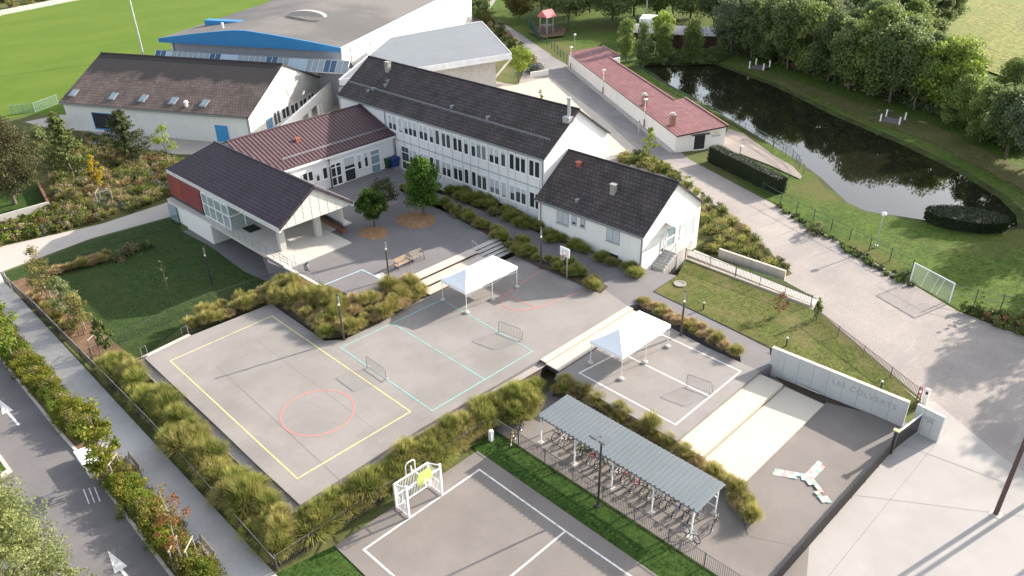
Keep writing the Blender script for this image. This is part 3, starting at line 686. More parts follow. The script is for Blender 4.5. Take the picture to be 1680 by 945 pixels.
# --- low gabled wing at the right end
t = thing('school_wing', 'low white gabled wing with dark tiled roof and stairs up to its end door', 'building', CB.w(52.3, 34.3, 0))
SP = 52.35
ro, sl2, _ = gable(t, CB, SP, 61.75, 34.3, 46.7, -.9, 3.8, 7.4, tile_dark, white, .35, .2)
g = MB(); g.box(SP-.47, SP-.34, 34.1, 46.7, 3.6, 3.77, CB); g.build('gutter', zinc, ro)
downpipe(t, CB, SP-.1, 34.4, 0, 3.6); downpipe(t, CB, SP-.1, 46.3, .3, 3.6)
for x0, y0, x1, y1, k, s in ((914, 341, 933, 368, 'double', .97), (938.5, 350, 946, 368.5, 'single', .8), (952.5, 356, 960, 373, 'single', .8), (995.5, 371, 1017, 398, 'double', .97)):
    wpx(t, CB, 0, SP, -1, x0, y0, x1, y1, kind=k, shut=s, fm=M('reveal_shade_grey', (.40, .41, .42), .7))  # darker frame colour paints in the shade of a recessed reveal
for x0, y0, x1, y1 in ((987, 413, 1016, 424), (920, 387, 931, 395)):
    wpx(t, CB, 0, SP, -1, x0, y0, x1, y1, kind='single', name='basement_window')
for x0, y0, x1, y1, k, s in ((1116, 358, 1138, 391, 'double', .97), (1123, 397, 1134, 415, 'single', .97)):
    wpx(t, CB, 1, 34.3, -1, x0, y0, x1, y1, kind=k, shut=s)
wpx(t, CB, 1, 34.3, -1, 1093, 372, 1107, 404, kind='door', name='door', gm=glassb)
wpx(t, CB, 1, 34.3, -1, 1084, 384, 1089, 413, kind='single', name='window', shut=.8)
a_ = CB.hit(1092, 406, 1, 34.3); dz = a_[1]
b = MB()   # landing and stairs beside the gable
pl = CB.hit(1091, 405, 1, 34.3)[0]; pr = CB.hit(1112, 405, 1, 34.3)[0]
b.box(pl-.2, pr+.2, 33.0, 34.28, -.9, dz-.02, CB); b.build('landing', conc, t)
b = MB()
for k in range(6): b.box(pl-.2-.3*(k+1), pl-.2-.3*k-.003, 33.0, 34.28, -.9, dz-.02-(dz-.02-.12)/6.6*(k+1), CB)
b.build('stairs', conc, t)
b = MB()
for q in (33.05,):
    for p in (pl-.2, pr+.1): b.tube(CB.w(p, q, dz-.05), CB.w(p, q, dz+.95), .03)
    b.tube(CB.w(pl-.2, q, dz+.95), CB.w(pr+.1, q, dz+.95), .03); b.tube(CB.w(pl-.2, q, dz+.95), CB.w(pl-2.0, q, .95), .03); b.tube(CB.w(pl-2.0, q, .1), CB.w(pl-2.0, q, .95), .03)
b.build('handrail', galv, t)
b = MB(); b.hexa([CB.w(pl-.3, 33.2, dz+2.5), CB.w(pr+.2, 33.2, dz+2.5), CB.w(pr+.2, 34.28, dz+2.65), CB.w(pl-.3, 34.28, dz+2.65)][:4], [CB.w(pl-.3, 33.2, dz+2.55), CB.w(pr+.2, 33.2, dz+2.55), CB.w(pr+.2, 34.28, dz+2.72), CB.w(pl-.3, 34.28, dz+2.72)]); b.build('door_canopy', whitep, t)
b = MB()
for k in range(5): z = .6+k*.75; b.box(SP+.02, 61.7, 34.28, 34.299, z, z+.03, CB)
b.build('panel_joint', siding, t)
vent(ro, 1006, 316, SP-.35, 3.8, sl2, 1, CB, (.45, .5, .8), M('weathered_stack', (.30, .28, .26), .9), 'chimney')
vent(ro, 950, 271, SP-.35, 3.8, sl2, 1, CB, (.4, .45, .3), M('brick_red', (.33, .10, .07), .8), 'roof_vent'); vent(ro, 947, 330, SP-.35, 3.8, sl2, 1, CB, (.3, .3, .15))

# --- connecting wing with purple roof (ridge runs along a)
t = thing('connecting_wing', 'single storey white classroom wing under a purple ribbed roof with glazed doors', 'building', CB.w(38, 70, 0))
CQ = 69.95
ro, sl3, _ = gable(t, CB, CQ, 81.5, 36.0, 53.40, -1, 4.9, 7.15, rib_purple, panelw, .35, .0, axis='p')
snow_guard(ro, CB, 'p', CQ-.35, 1, 39.3, 53.2, 4.9, sl3, 1.2)
g = MB(); g.box(38, 53.3, CQ-.34, CQ-.02, 4.45, 4.88, CB); g.build('fascia', panelw, ro)
for x0, y0, x1, y1, k, s, nm in ((496, 282, 514, 299, 'double', 0, 'window'), (518, 284, 525, 298, 'single', .3, 'window'), (529, 274, 537.5, 294, 'single', 0, 'window'), (543, 267, 561, 304, 'door2', 0, 'door'),
                              (564.5, 256, 583, 297, 'cross', .35, 'window'), (585.5, 253, 592.5, 278, 'single', .5, 'window'), (597, 249, 603.5, 274, 'single', .35, 'window'), (608, 245, 623.5, 283, 'door', 0, 'door')):
    wpx(t, CB, 1, CQ, -1, x0, y0, x1, y1, kind=k, shut=s, name=nm, gm=glassb if x0 == 608 else None)
p_, z_ = CB.hit(489, 226, 1, CQ)
pp, qq, zz = None, None, None
for k in range(4000):
    d_ = k*.003; a, z = CB.hit(488, 231, 1, CQ-.35+d_)
    if abs(z-(4.9+sl3*d_)) < .02: pp, qq, zz = a, CQ-.35+d_, z; break
if pp:
    b = MB(); b.box(pp-.25, pp+.25, qq-.2, qq+.2, zz-.2, zz+.35, CB); b.build('roof_vent', M('brick_red', (.33, .1, .07), .8), ro)
downpipe(t, CB, 53.2, CQ-.1, 1.1, 4.6)

# --- covered porch hall (hip at the far end, boarded gable at the near end)
t = thing('porch_hall', 'raised open hall with dark purple hip roof, cream boarded gable, concrete columns and red cladding', 'building', CB.w(31, 58, 1.2))
PZ = 1.2
ro, sl4, pmP = gable(t, CB, 31.25, 39.2, 59.0, 80.6, 1, 4.25, 7.05, tile_fine, panelw, .05, .25, hip=(0, 4.0), th=.3, wall=False)
b = MB(); A_ = [CB.w(31.2, 58.95, 3.9), CB.w(39.25, 58.95, 3.9), CB.w(39.25, 58.95, 4.15), CB.w(35.225, 58.95, 6.9), CB.w(31.2, 58.95, 4.15)]
B_ = [CB.w(*q) for q in ((31.2, 59.15, 3.9), (39.25, 59.15, 3.9), (39.25, 59.15, 4.15), (35.225, 59.15, 6.9), (31.2, 59.15, 4.15))]
b.face(A_); b.face(B_[::-1])
for i in range(5): j = (i+1) % 5; b.face([A_[i], A_[j], B_[j], B_[i]])
gb = b.build('gable_board', M('cream_boards', (.62, .60, .54), .7, .04, 1., .03, 10.), t)
b = MB()
for k in range(1, 9): p = 31.2+k*.895; b.box(p-.012, p+.012, 58.935, 58.948, 3.95, 4.1+(2.7*(1-abs(p-35.225)/4.1)), CB)
b.build('board_joint', siding, gb)
b = MB(); b.box(31.1, 31.4, 58.8, 80.7, 3.78, 4.2, CB); b.box(39.05, 39.35, 58.8, 80.7, 3.78, 4.2, CB); b.box(31.4, 39.05, 80.3, 80.7, 3.78, 4.2, CB); b.build('eave_beam', M('pale_beam', (.60, .58, .55), .7), t)
b = MB(); b.box(31.4, 39.05, 59.2, 80.3, 3.80, 3.88, CB); b.build('ceiling', panelw, t)
for px, py in ((464.5, 410), (523, 387)):
    g_ = G(px, py, PZ); p, q = CB.inv(g_[0], g_[1])
    b = MB(); b.box(p-.3, p+.3, q-.22, q+.22, PZ-.05, 3.8, CB); b.build('column', conc, t)
b = MB(); b.box(30.35, 37.3, 56.9, 80.4, PZ-.28, PZ, CB); b.box(37.3, 40.0, 60.5, 80.4, PZ-.28, PZ-.02, CB); b.build('floor_slab', M('porch_concrete', (.50, .47, .42), .85, .08, .6, .06, 15.), t)
b = MB(); b.box(30.9, 31.1, 73.4, 80.4, 1.55, 3.85, CB); b.box(30.95, 39.2, 80.32, 80.5, 1.3, 3.85, CB); rc = b.build('red_cladding', redclad, t)
b = MB(); b.box(30.885, 30.9, 77.5, 79.1, 1.56, 3.84, CB); b.build('rust_panel', redclad2, rc)
b = MB(); b.box(30.9, 31.12, 73.2, 80.4, PZ+.02, PZ+.34, CB); b.build('window_band', glassd, t)
# glazed lobby between the cladding and the open porch
b = MB()
for q in (73.2, 72.0, 70.7, 69.3, 68.0): b.box(31.0, 31.12, q-.06, q+.06, PZ, 3.8, CB)
b.box(31.0, 31.12, 67.9, 73.2, 2.55, 2.66, CB); b.box(31.0, 31.12, 67.9, 73.2, 3.7, 3.8, CB); b.box(31.0, 31.12, 67.9, 73.2, PZ, PZ+.1, CB)
for p in (32.6, 34.2, 35.8, 37.4): b.box(p-.06, p+.06, 67.9, 68.02, PZ, 3.8, CB)
b.box(31.12, 38.8, 67.9, 68.02, 2.55, 2.66, CB)
fr_ = b.build('glazing_frame', whitep, t)
b = MB(); b.box(31.05, 31.07, 68, 73.2, PZ, 3.8, CB); b.box(31.1, 38.8, 67.95, 67.97, PZ, 3.8, CB)
gl = bpy.data.materials.new('clear_glass'); gl.use_nodes = True; n_ = gl.node_tree
pb = n_.nodes['Principled BSDF']; pb.inputs['Base Color'].default_value = (.75, .82, .82, 1); pb.inputs['Roughness'].default_value = .03
tr_ = n_.nodes.new('ShaderNodeBsdfTransparent'); tr_.inputs[0].default_value = (.75, .82, .82, 1); ms_ = n_.nodes.new('ShaderNodeMixShader'); ms_.inputs[0].default_value = .3
n_.links.new(tr_.outputs[0], ms_.inputs[1]); n_.links.new(pb.outputs[0], ms_.inputs[2]); n_.links.new(ms_.outputs[0], n_.nodes['Material Output'].inputs[0])
b.build('glazing', gl, fr_)
b = MB(); b.box(38.9, 39.1, 60.5, 80.4, PZ, 3.8, CB); b.box(31.2, 38.9, 74.5, 74.65, PZ, 3.8, CB); b.build('inner_wall', panelw, t)
b = MB(); b.box(30.2, 30.35, 70.7, 76.3, -1, PZ-.02, CB); b.box(30.35, 34, 70.7, 70.85, -1, PZ-.28, CB); b.box(30.35, 30.5, 76.3, 80.3, -.98, PZ-.28, CB); b.build('basement_wall', white, t)
b = MB(); b.box(34.0, 34.2, 57.2, 70.7, -1, PZ-.28, CB); b.build('undercroft_wall', plain('undercroft_grey', (.12, .12, .13), .9), t)
b = MB(); b.box(30.15, 30.25, 78.3, 80.2, -.95, .8, CB); b.build('basement_glazing', glassb, t)
b = MB(); b.box(31.9, 33.2, 66.0, 67.6, PZ+.004, PZ+.02, CB); b.build('door_mat', black, t)
# railing round the open edges
b = MB()
pts = [CB.w(30.45, 67.8, PZ), CB.w(30.45, 57.0, PZ)]
def rail(b, a, c, n, h=1.0, mid=3):
    A3, C3 = Vector(a), Vector(c)
    for i in range(n+1):
        p = A3.lerp(C3, i/n); b.tube(p, p+Vector((0, 0, h)), .022, n=5)
    for k in range(1, mid+1): b.tube(A3+Vector((0, 0, h*k/mid)), C3+Vector((0, 0, h*k/mid)), .018, n=5)
rail(b, pts[0], pts[1], 9); rail(b, pts[1], CB.w(31.2, 57.0, PZ), 1)
b.build('railing', zinc, t)
# white retaining wall and rail where the porch meets the courtyard
t = thing('retaining_wall', 'white wall with a steel handrail between the sunken undercroft and the school yard', 'wall', G(500, 455, 0))
b = MB(); a, c = G(467, 437, PZ), G(527, 470, 1.15)
d = Vector((c[0]-a[0], c[1]-a[1])).normalized(); n = Vector((-d.y, d.x))*.12
b.hexa([(a[0]-n.x, a[1]-n.y, -1), (c[0]-n.x, c[1]-n.y, -1), (c[0]+n.x, c[1]+n.y, -1), (a[0]+n.x, a[1]+n.y, -1)], [(a[0]-n.x, a[1]-n.y, 1.22), (c[0]-n.x, c[1]-n.y, 1.22), (c[0]+n.x, c[1]+n.y, 1.22), (a[0]+n.x, a[1]+n.y, 1.22)])
b.build('wall', white, t)
b = MB(); rail(b, (a[0], a[1], 1.22), (c[0], c[1], 1.22), 4, 1.0, 2); b.build('handrail', galv, t)

# --- left building: white, brown tiled double roof with skylights
FL = Fr(R(-16.2)-YAW0)      # its own axis: p along the eave, q away from the camera
def lw(px, py, z): g_ = G(px, py, z); return FL.inv(g_[0], g_[1])
e0 = lw(95.2, 167.6, 3.0); e1 = lw(406.3, 193, 3.0); q_e = (e0[1]+e1[1])/2; r1 = lw(465.7, 105, 7.5); q_r = r1[1]
t = thing('community_hall', 'white hall with brown tiled roof, five skylights and a blue edged garage opening', 'building', FL.w((e0[0]+e1[0])/2, q_e, -1))
hw = q_r-q_e
ro, slL, _ = gable(t, FL, q_e+.45, q_e+2*hw-.45, e0[0]+.4, e1[0]-.25, -1, 3.0, 7.5, tile_brown, white, .45, .3, axis='p')
def roofp(px, py):
    best = None
    for k in range(5000):
        d_ = k*.003; a, z = FL.hit(px, py, 1, q_e+d_); e = abs(z-(3+slL*d_))
        if best is None or e < best[0]: best = (e, a, q_e+d_, z)
    return best[1:]
for x, y in ((121, 153), (185.5, 158.5), (235, 162), (284.5, 166), (335.5, 170)):
    p, q, z = roofp(x, y)
    b = MB(); s = .5
    def rp(dp, dq, h): return FL.w(p+dp, q+dq, z+slL*dq+h)
    b.hexa([rp(-s, -.65, -.1), rp(s, -.65, -.1), rp(s, .65, -.1), rp(-s, .65, -.1)], [rp(-s, -.65, .12), rp(s, -.65, .12), rp(s, .65, .12), rp(-s, .65, .12)])
    f = b.build('skylight', zinc, ro)
    b = MB(); b.hexa([rp(-s+.12, -.5, .1), rp(s-.12, -.5, .1), rp(s-.12, .5, .1), rp(-s+.12, .5, .1)], [rp(-s+.12, -.5, .135), rp(s-.12, -.5, .135), rp(s-.12, .5, .135), rp(-s+.12, .5, .135)]); b.build('pane', glassb, f)
p, q, z = roofp(306, 174); b = MB(); b.tube(FL.w(p, q, z-.2), FL.w(p, q, z+.45), .22, n=10); b.lathe(FL.w(p, q, z+.45), [(.34, 0), (.32, .12), (.18, .3), (.001, .36)], 12); b.build('roof_vent', whitep, ro)
qw = q_e+.45
wpx(t, FL, 1, qw, -1, 154, 186, 197, 212, kind='open', name='garage_opening', fm=bluedoor, gm=plain('dark_interior', (.03, .03, .035), .9))
wpx(t, FL, 1, qw, -1, 355, 206, 375, 231, kind='double', name='blue_door', fm=bluedoor, gm=bluedoor)
downpipe(t, FL, e1[0]-.5, qw-.08, -1, 2.7)
g = MB(); g.box(e0[0]+.3, e1[0]-.3, q_e-.1, q_e+.02, 2.75, 2.95, FL); g.build('gutter', zinc, ro)
# gable details: round recess, blue glazed doors
ge = e1[0]-.25
a_, z_ = FL.hit(474, 140, 0, ge)
b = MB(); N = 24; cq = a_; cz = z_
ringp = [(cq+.95*math.cos(2*math.pi*k/N), cz+1.35*math.sin(2*math.pi*k/N)) for k in range(N)]
b.face([FL.w(ge+.03, q, z) for q, z in ringp]); b.build('round_recess', M('cream_recess', (.66, .60, .50), .8), t)
b = MB()
for k in range(N):
    (qa, za), (qb, zb) = ringp[k], ringp[(k+1) % N]
    b.tube(FL.w(ge+.03, qa, za), FL.w(ge+.03, qb, zb), .06, n=5)
b.build('recess_surround', white, t)
wpx(t, FL, 0, ge, 1, 437, 193, 447, 210, kind='double', name='window', fm=bluedoor, gm=glassb)
# lower parapet wall behind its gable
b = MB(); qv = q_e+15.6
b.hexa([FL.w(ge-.3, q_e+hw, -1), FL.w(ge, q_e+hw, -1), FL.w(ge, q_e+22.2, -1), FL.w(ge-.3, q_e+22.2, -1)], [FL.w(ge-.3, q_e+hw, 5.2), FL.w(ge, q_e+hw, 5.2), FL.w(ge, q_e+22.2, 4.2), FL.w(ge-.3, q_e+22.2, 4.2)])
b.build('parapet_wall', white, t)
wz = [(490, 690, 24)]
for k, (x0, y0, x1, y1) in enumerate(((448.5, 181, 460, 205), (462, 175, 475, 194), (476.5, 169, 489.5, 186), (491, 162, 503, 175), (504.5, 153, 515, 163))):
    wpx(t, FL, 0, ge, 1, x0, y0, x1, y1, kind='double', name='window', gm=glassd)

# --- white portico running from the hall to the gymnasium
PT = [G(459, 208, 2.4), G(556, 122, 2.4)]
t = thing('portico', 'white open colonnade with tall bays behind the purple roofed wing', 'building', G(500, 215, -1))
a, c = Vector(PT[0][:2]), Vector(PT[1][:2]); d = (c-a).normalized(); L_ = (c-a).length; n = Vector((d.y, -d.x))
fp = Fr(math.atan2(d.y, d.x), (a.x, a.y))
b = MB(); b.box(-.2, L_+.3, -.25, .15, 1.2, 2.4, fp)
b.build('beam', white, t)
for k in range(8):
    p = L_*k/7; b = MB(); b.box(p-.25, p+.25, -.24, .14, -1, 1.2, fp); b.build('column', white, t)
b = MB(); b.box(L_*.62, L_+.3, -.245, .145, -1, 1.2, fp); b.build('wall', white, t)

# --- glass roofed walkway
t = thing('glass_canopy', 'long pitched glass roof of pale and blue panes between the hall and the gymnasium', 'canopy', G(420, 120, -1))
ga, gb_ = G(256.5, 82, 6.4), G(574, 100, 6.4); _e = G(566, 121, 4.9); _r = (Vector(gb_)-Vector(ga)).normalized(); _w = Vector(_e)-Vector(gb_); _w = _w-_r*_w.dot(_r); _w.z = -1.5; la, lb_ = tuple(Vector(ga)+_w), tuple(Vector(gb_)+_w)
def lerp(a, c, t_): return tuple(a[i]+(c[i]-a[i])*t_ for i in range(3))
NP = 34; rng = random.Random(2)
pm_s = [M('pale_pane', (.30, .345, .36), .6, .05, spec=.15), M('blue_pane', (.075, .13, .20), .55, .05, spec=.15), M('light_pane', (.42, .52, .57), .6, .05, spec=.15)]
b = MB()
for k in range(NP):
    b.cur = 1 if (k//2*7) % 5 < 1 else (2 if (k//3*5) % 4 < 1 else 0)
    t0, t1 = (k+.03)/NP, (k+.97)/NP
    b.face([lerp(la, lb_, t0), lerp(la, lb_, t1), lerp(ga, gb_, t1), lerp(ga, gb_, t0)])
b.build('glass_roof', pm_s, t)
d_ = Vector(ga)-Vector(la); back = [(g_[0]+d_.x, g_[1]+d_.y, 4.9) for g_ in (ga, gb_)]
b = MB(); b.face([ga, gb_, back[1], back[0]]); b.cur = 0; b.build('rear_glass_roof', pm_s[0], t)
b = MB()
for k in range(NP+1): b.tube(lerp(la, lb_, k/NP), lerp(ga, gb_, k/NP), .05, n=4)
b.tube(la, lb_, .08, n=5); b.tube(ga, gb_, .08, n=5); b.tube(lb_, back[1], .06, n=5); b.tube(gb_, back[1], .06, n=5)
for p_ in (lb_, back[1], lerp(la, lb_, .7), lerp(la, lb_, .35), la): b.tube((p_[0], p_[1], -1), p_, .09, n=6)
b.build('frame', galv, t)

# --- gymnasium
gfl = lw(259, 63.5, 8.0); gfr = lw(559.7, 79, 8.0); gq = (gfl[1]+gfr[1])/2
t = thing('gymnasium', 'large gymnasium with shallow curved grey roof, bright blue front fascia and white side wall', 'building', FL.w((gfl[0]+gfr[0])/2, gq, -1))
p0_, p1_ = gfl[0], gfr[0]; wd = p1_-p0_; N = 16; GD = 62
arc = [(p0_+wd*k/N, 8.0+1.85*(1-abs(2*k/N-.95)**1.25*(1/1.05**1.25 if k/N>.47 else 1/.95**1.25))) for k in range(N+1)]
b = MB()
for k in range(N):
    (pa, za), (pb_, zb) = arc[k], arc[k+1]
    b.face([FL.w(pa, gq, za), FL.w(pb_, gq, zb), FL.w(pb_, gq+GD, zb), FL.w(pa, gq+GD, za)], [(pa, 0), (pb_, 0), (pb_, GD), (pa, GD)])
ro = b.build('roof', membrane, t, True)
b = MB()
fz = 7.45
fa = [FL.w(p, gq-.05, z+.05) for p, z in arc]; fb = [FL.w(p0_+wd*k/N, gq-.05, fz) for k in range(N+1)]
for k in range(N): b.face([fb[k], fb[k+1], fa[k+1], fa[k]]); b.face([fa[k], fa[k+1], FL.w(arc[k+1][0], gq+.25, arc[k+1][1]+.05), FL.w(arc[k][0], gq+.25, arc[k][1]+.05)]); b.face([FL.w(p0_+wd*k/N, gq+1.5, fz), FL.w(p0_+wd*(k+1)/N, gq+1.5, fz), fb[k+1], fb[k]])
b.build('blue_fascia', blue_clad, t)
b = MB()
for k in range(60): p = p0_+wd*(k+.5)/60; b.box(p-.015, p+.015, gq-.075, gq-.052, fz, fz+.5, FL)
b.build('fascia_rib', blue_clad, t)
b = MB(); b.box(p0_+1.5, p1_-1, gq+1.4, gq+1.6, -1, 7.5, FL); b.build('front_wall', siding, t)
b = MB(); b.box(p1_-.9, p1_-.6, gq+1.4, gq+GD, -1, 7.75, FL); b.box(p0_+.9, p0_+1.2, gq+1.4, gq+GD, -1, 7.75, FL); sw = b.build('side_wall', white, t)
b = MB(); b.box(p1_-.1, p1_+.12, gq-.05, gq+GD, 7.45, 8.1, FL); b.build('eave_trim', blue_pale, t)
b = MB()
for k in range(8): q = gq+4+7*k; b.tube(FL.w(p1_-.5, q, -1), FL.w(p1_-.5, q, 7.6), .07, n=6)
b.build('downpipe', zinc, t)
b = MB(); b.box(p0_+3, p0_+10, gq+8, gq+9.5, 8.4, 9.35, FL); b.build('blue_roof_hood', blue_clad, ro)
p_, q_ = p0_+wd*.62, gq+12
b = MB()
for k in range(12):
    t0, t1 = math.pi*k/12, math.pi*(k+1)/12
    b.face([FL.w(p_-3.2*math.cos(t0), q_, 9.8+.9*math.sin(t0)), FL.w(p_-3.2*math.cos(t1), q_, 9.8+.9*math.sin(t1)), FL.w(p_-3.2*math.cos(t1), q_+1, 9.8+.9*math.sin(t1)), FL.w(p_-3.2*math.cos(t0), q_+1, 9.8+.9*math.sin(t0))])
b.face([FL.w(p_-3.2*math.cos(math.pi*k/12), q_, 9.8+.9*math.sin(math.pi*k/12)) for k in range(13)])
b.build('roof_ventilator', M('pale_membrane', (.40, .38, .36), .8), ro)
b = MB(); g_ = lw(366, 46, 9.4); b.tube(FL.w(*g_, 9), FL.w(*g_, 10.2), .18); b.build('roof_vent', whitep, ro)

# --- grey metal hall with slanted struts
t = thing('grey_roofed_hall', 'modern hall with pale grey seamed metal roof on slanted struts', 'building', G(780, 130, -1))
q4 = [G(838.5, 88, 7.0), G(789.5, 35, 7.0), G(640, 62, 7.0), G(557, 131, 7.0)]
ed = (Vector(q4[0])-Vector(q4[3])); ed2 = Vector((-ed.y, ed.x, 0)).normalized(); ed.normalize()
b = MB(); uv = [(Vector(p).dot(ed), Vector(p).dot(ed2)) for p in q4]
b.face(q4, [(u_[1]*0+u_[0], u_[1]) for u_ in uv]); lowp = [(p[0], p[1], 6.3) for p in q4]; b.face(lowp[::-1])
ro = b.build('roof', rib_grey, t)
b = MB()
for i in range(4):
    j = (i+1) % 4; a, c = Vector(q4[i]), Vector(q4[j]); cen = sum((Vector(p) for p in q4), Vector())/4
    n = (c-a).cross(Vector((0, 0, 1))).normalized(); n = n if n.dot((a+c)/2-cen) > 0 else -n; o_ = n*.12
    b.hexa([(a.x, a.y, 6.25), (c.x, c.y, 6.25), (c.x+o_.x, c.y+o_.y, 6.25), (a.x+o_.x, a.y+o_.y, 6.25)], [(a.x, a.y, 7.06), (c.x, c.y, 7.06), (c.x+o_.x, c.y+o_.y, 7.06), (a.x+o_.x, a.y+o_.y, 7.06)])
b.build('fascia', M('pale_fascia', (.62, .63, .64), .5), ro)
cen = sum((Vector(p) for p in q4), Vector())/4
ins = [cen+(Vector(p)-cen)*.8 for p in q4]
b = MB(); b.prism([(p.x, p.y) for p in ins], -1, 6.28); b.build('wall', M('beige_wall', (.42, .40, .38), .8), t)
wb = [G(830, 140, -1), G(700, 152, -1), G(655, 128, -1), G(790, 118, -1)]
b = MB(); b.prism([p[:2] for p in (G(803, 141, -1), G(560, 196, -1), G(560, 178, -1), G(800, 128, -1))], -1, 2.2); lw_ = b.build('low_block', white, t)
a, c = G(803, 141, -1), G(560, 196, -1); dd = Vector((c[0]-a[0], c[1]-a[1])); LL = dd.length; f2 = Fr(math.atan2(dd.y, dd.x), (a[0], a[1]))
sgn = -1 if f2.inv(0, 0)[1] < 0 else 1
for k in range(9): window(lw_, f2, 1, 0, sgn, .7+k*1.25, 1.8+k*1.25, .5, 1.5, 'single', fm=greyp, gm=glassb)
b = MB()
for top, base in ((q4[0], G(800, 142, -1)), (tuple(Vector(q4[0]).lerp(Vector(q4[3]), .30)), G(778, 136, -1)), (tuple(Vector(q4[0]).lerp(Vector(q4[1]), .6)), G(812, 128, -1))):
    b.tube((base[0], base[1], -1), (top[0], top[1], 6.3), .16, n=8)
b.build('strut', galv, t)

# --- long red roofed clubhouse beside the pond
t = thing('clubhouse', 'long low white clubhouse with dull red sheet roof and two brick chimneys beside the pond', 'building', G(1060, 190, -1))
def rz(px, py, z): return G(px, py, z)
RO = [rz(1111, 223, 1.4), rz(1195, 206, 2.0), rz(1124, 160, 2.0), rz(1107, 164, 1.9), rz(1001, 94.5, 1.9), rz(1017, 91, 2.0), rz(988.5, 75, 2.0), rz(931.5, 86, 1.4)]
ax = (Vector(RO[7])-Vector(RO[0])).normalized(); ay = Vector((-ax.y, ax.x, 0))
b = MB(); v2 = [Vector((p[0], p[1], 0)) for p in RO]
for tr3 in tessellate_polygon([v2]):
    tri = [Vector(RO[k]) for k in tr3]
    if (tri[1]-tri[0]).cross(tri[2]-tri[0]).z < 0: tri.reverse()
    b.face(tri, [(p.dot(ax), p.dot(ay)) for p in tri])
for i in range(8):
    j = (i+1) % 8; b.face([(RO[i][0], RO[i][1], RO[i][2]-.18), (RO[j][0], RO[j][1], RO[j][2]-.18), RO[j], RO[i]], [(0, 0)]*4)
ro = b.build('roof', rib_red, t)
b = MB()
for i in (1, 3, 5): a, c = RO[i], RO[(i+1) % 8]; b.tube((a[0], a[1], a[2]+.05), (c[0], c[1], c[2]+.05), .09, n=5)
b.tube((RO[7][0], RO[7][1], RO[7][2]), (RO[0][0], RO[0][1], RO[0][2]), .07, n=5); b.build('roof_trim', M('pale_red_trim', (.42, .22, .20), .6), ro)
cenr = Vector((sum(p[0] for p in RO)/8, sum(p[1] for p in RO)/8))
ip = [Vector(p[:2])+(cenr-Vector(p[:2])).normalized()*.45 for p in RO]
b = MB(); b.prism([p[:] for p in ip], -1, [p[2]-.19 for p in RO]); b.build('wall', white, t)
b = MB(); a, c = ip[7], ip[0]; d = (c-a).normalized(); n = Vector((d.y, -d.x)); n = -n if n.dot(Vector((0, 0))-a) < 0 else n
b.prism([(a-n*.1)[:], (c-n*.1)[:], (c+n*.7)[:], (a+n*.7)[:]], -1, -.82); b.build('plinth', conc, t)
for x, y in ((1057, 166), (1103, 199)):
    g_ = G(x, y+3, 1.75); b = MB(); f3 = Fr(math.atan2(ax.y, ax.x), g_[:2])
    b.box(-.32, .32, -.32, .32, 1.2, 2.85, f3); ch = b.build('chimney', M('chimney_brick', (.30, .17, .12), .9, .15, 4.), ro)
    b = MB(); b.box(-.38, .38, -.38, .38, 2.853, 2.95, f3); b.box(-.25, .25, -.25, .25, 3.1, 3.16, f3); b.box(-.2, -.1, -.2, .2, 2.95, 3.1, f3); b.box(.1, .2, -.2, .2, 2.95, 3.1, f3); b.build('chimney_cap', conc, ch)
a, c = ip[0], ip[1]; d = (c-a); f4 = Fr(math.atan2(d.y, d.x), a[:]); LL = d.length
window(t, f4, 1, 0, -1, LL*.36, LL*.60, -.95, 1.05, 'open', name='door', gm=plain('dark_interior', (.03, .03, .035), .9))
b = MB(); b.box(LL*.30, LL*.66, -.5, -.001, 1.12, 1.18, f4); b.build('door_canopy', brownm, t)
b = MB(); b.box(LL*.72, LL*.9, -.05, -.001, .55, .85, f4); b.build('wall_sign', plain('sign_grey', (.45, .47, .5), .5), t)
b = MB(); b.box(LL*.77, LL*.86, -.04, -.001, .98, 1.2, f4); b.build('wall_badge', plain('badge_yellow', (.7, .55, .2), .5), t)

# --- wooden cabin with rounded roof by the pond
t = thing('cabin', 'dark wooden cabin with curved grey sheet roof behind the column shaped trees', 'building', G(1103, 80, -.6))
a, c = G(1028, 72, -.55), G(1178, 80, -.55); d = Vector((c[0]-a[0], c[1]-a[1])); f5 = Fr(math.atan2(d.y, d.x), a[:2]); LL = d.length
b = MB(); b.box(.5, LL-.5, 0, 4.5, -.7, 1.6, f5); b.build('wall', M('dark_boards', (.05, .025, .02), .8), t)
b = MB(); N = 8
for k in range(N):
    t0, t1 = k/N, (k+1)/N; ya, yb_ = -.8+6.2*t0, -.8+6.2*t1; za, zb = 1.5+1.3*math.sin(math.pi*(.08+.84*t0)), 1.5+1.3*math.sin(math.pi*(.08+.84*t1))
    b.face([f5.w(0, ya, za), f5.w(LL, ya, za), f5.w(LL, yb_, zb), f5.w(0, yb_, zb)])
b.build('roof', M('cabin_sheet', (.34, .33, .33), .6, .08, 1.), t, True)
b = MB(); b.prism([f5.w(*q)[:2] for q in ((1.5, 4.6), (4.5, 4.6), (4.5, 9), (1.5, 9))], -.6, 3.4); b.build('pale_annex', white, t)
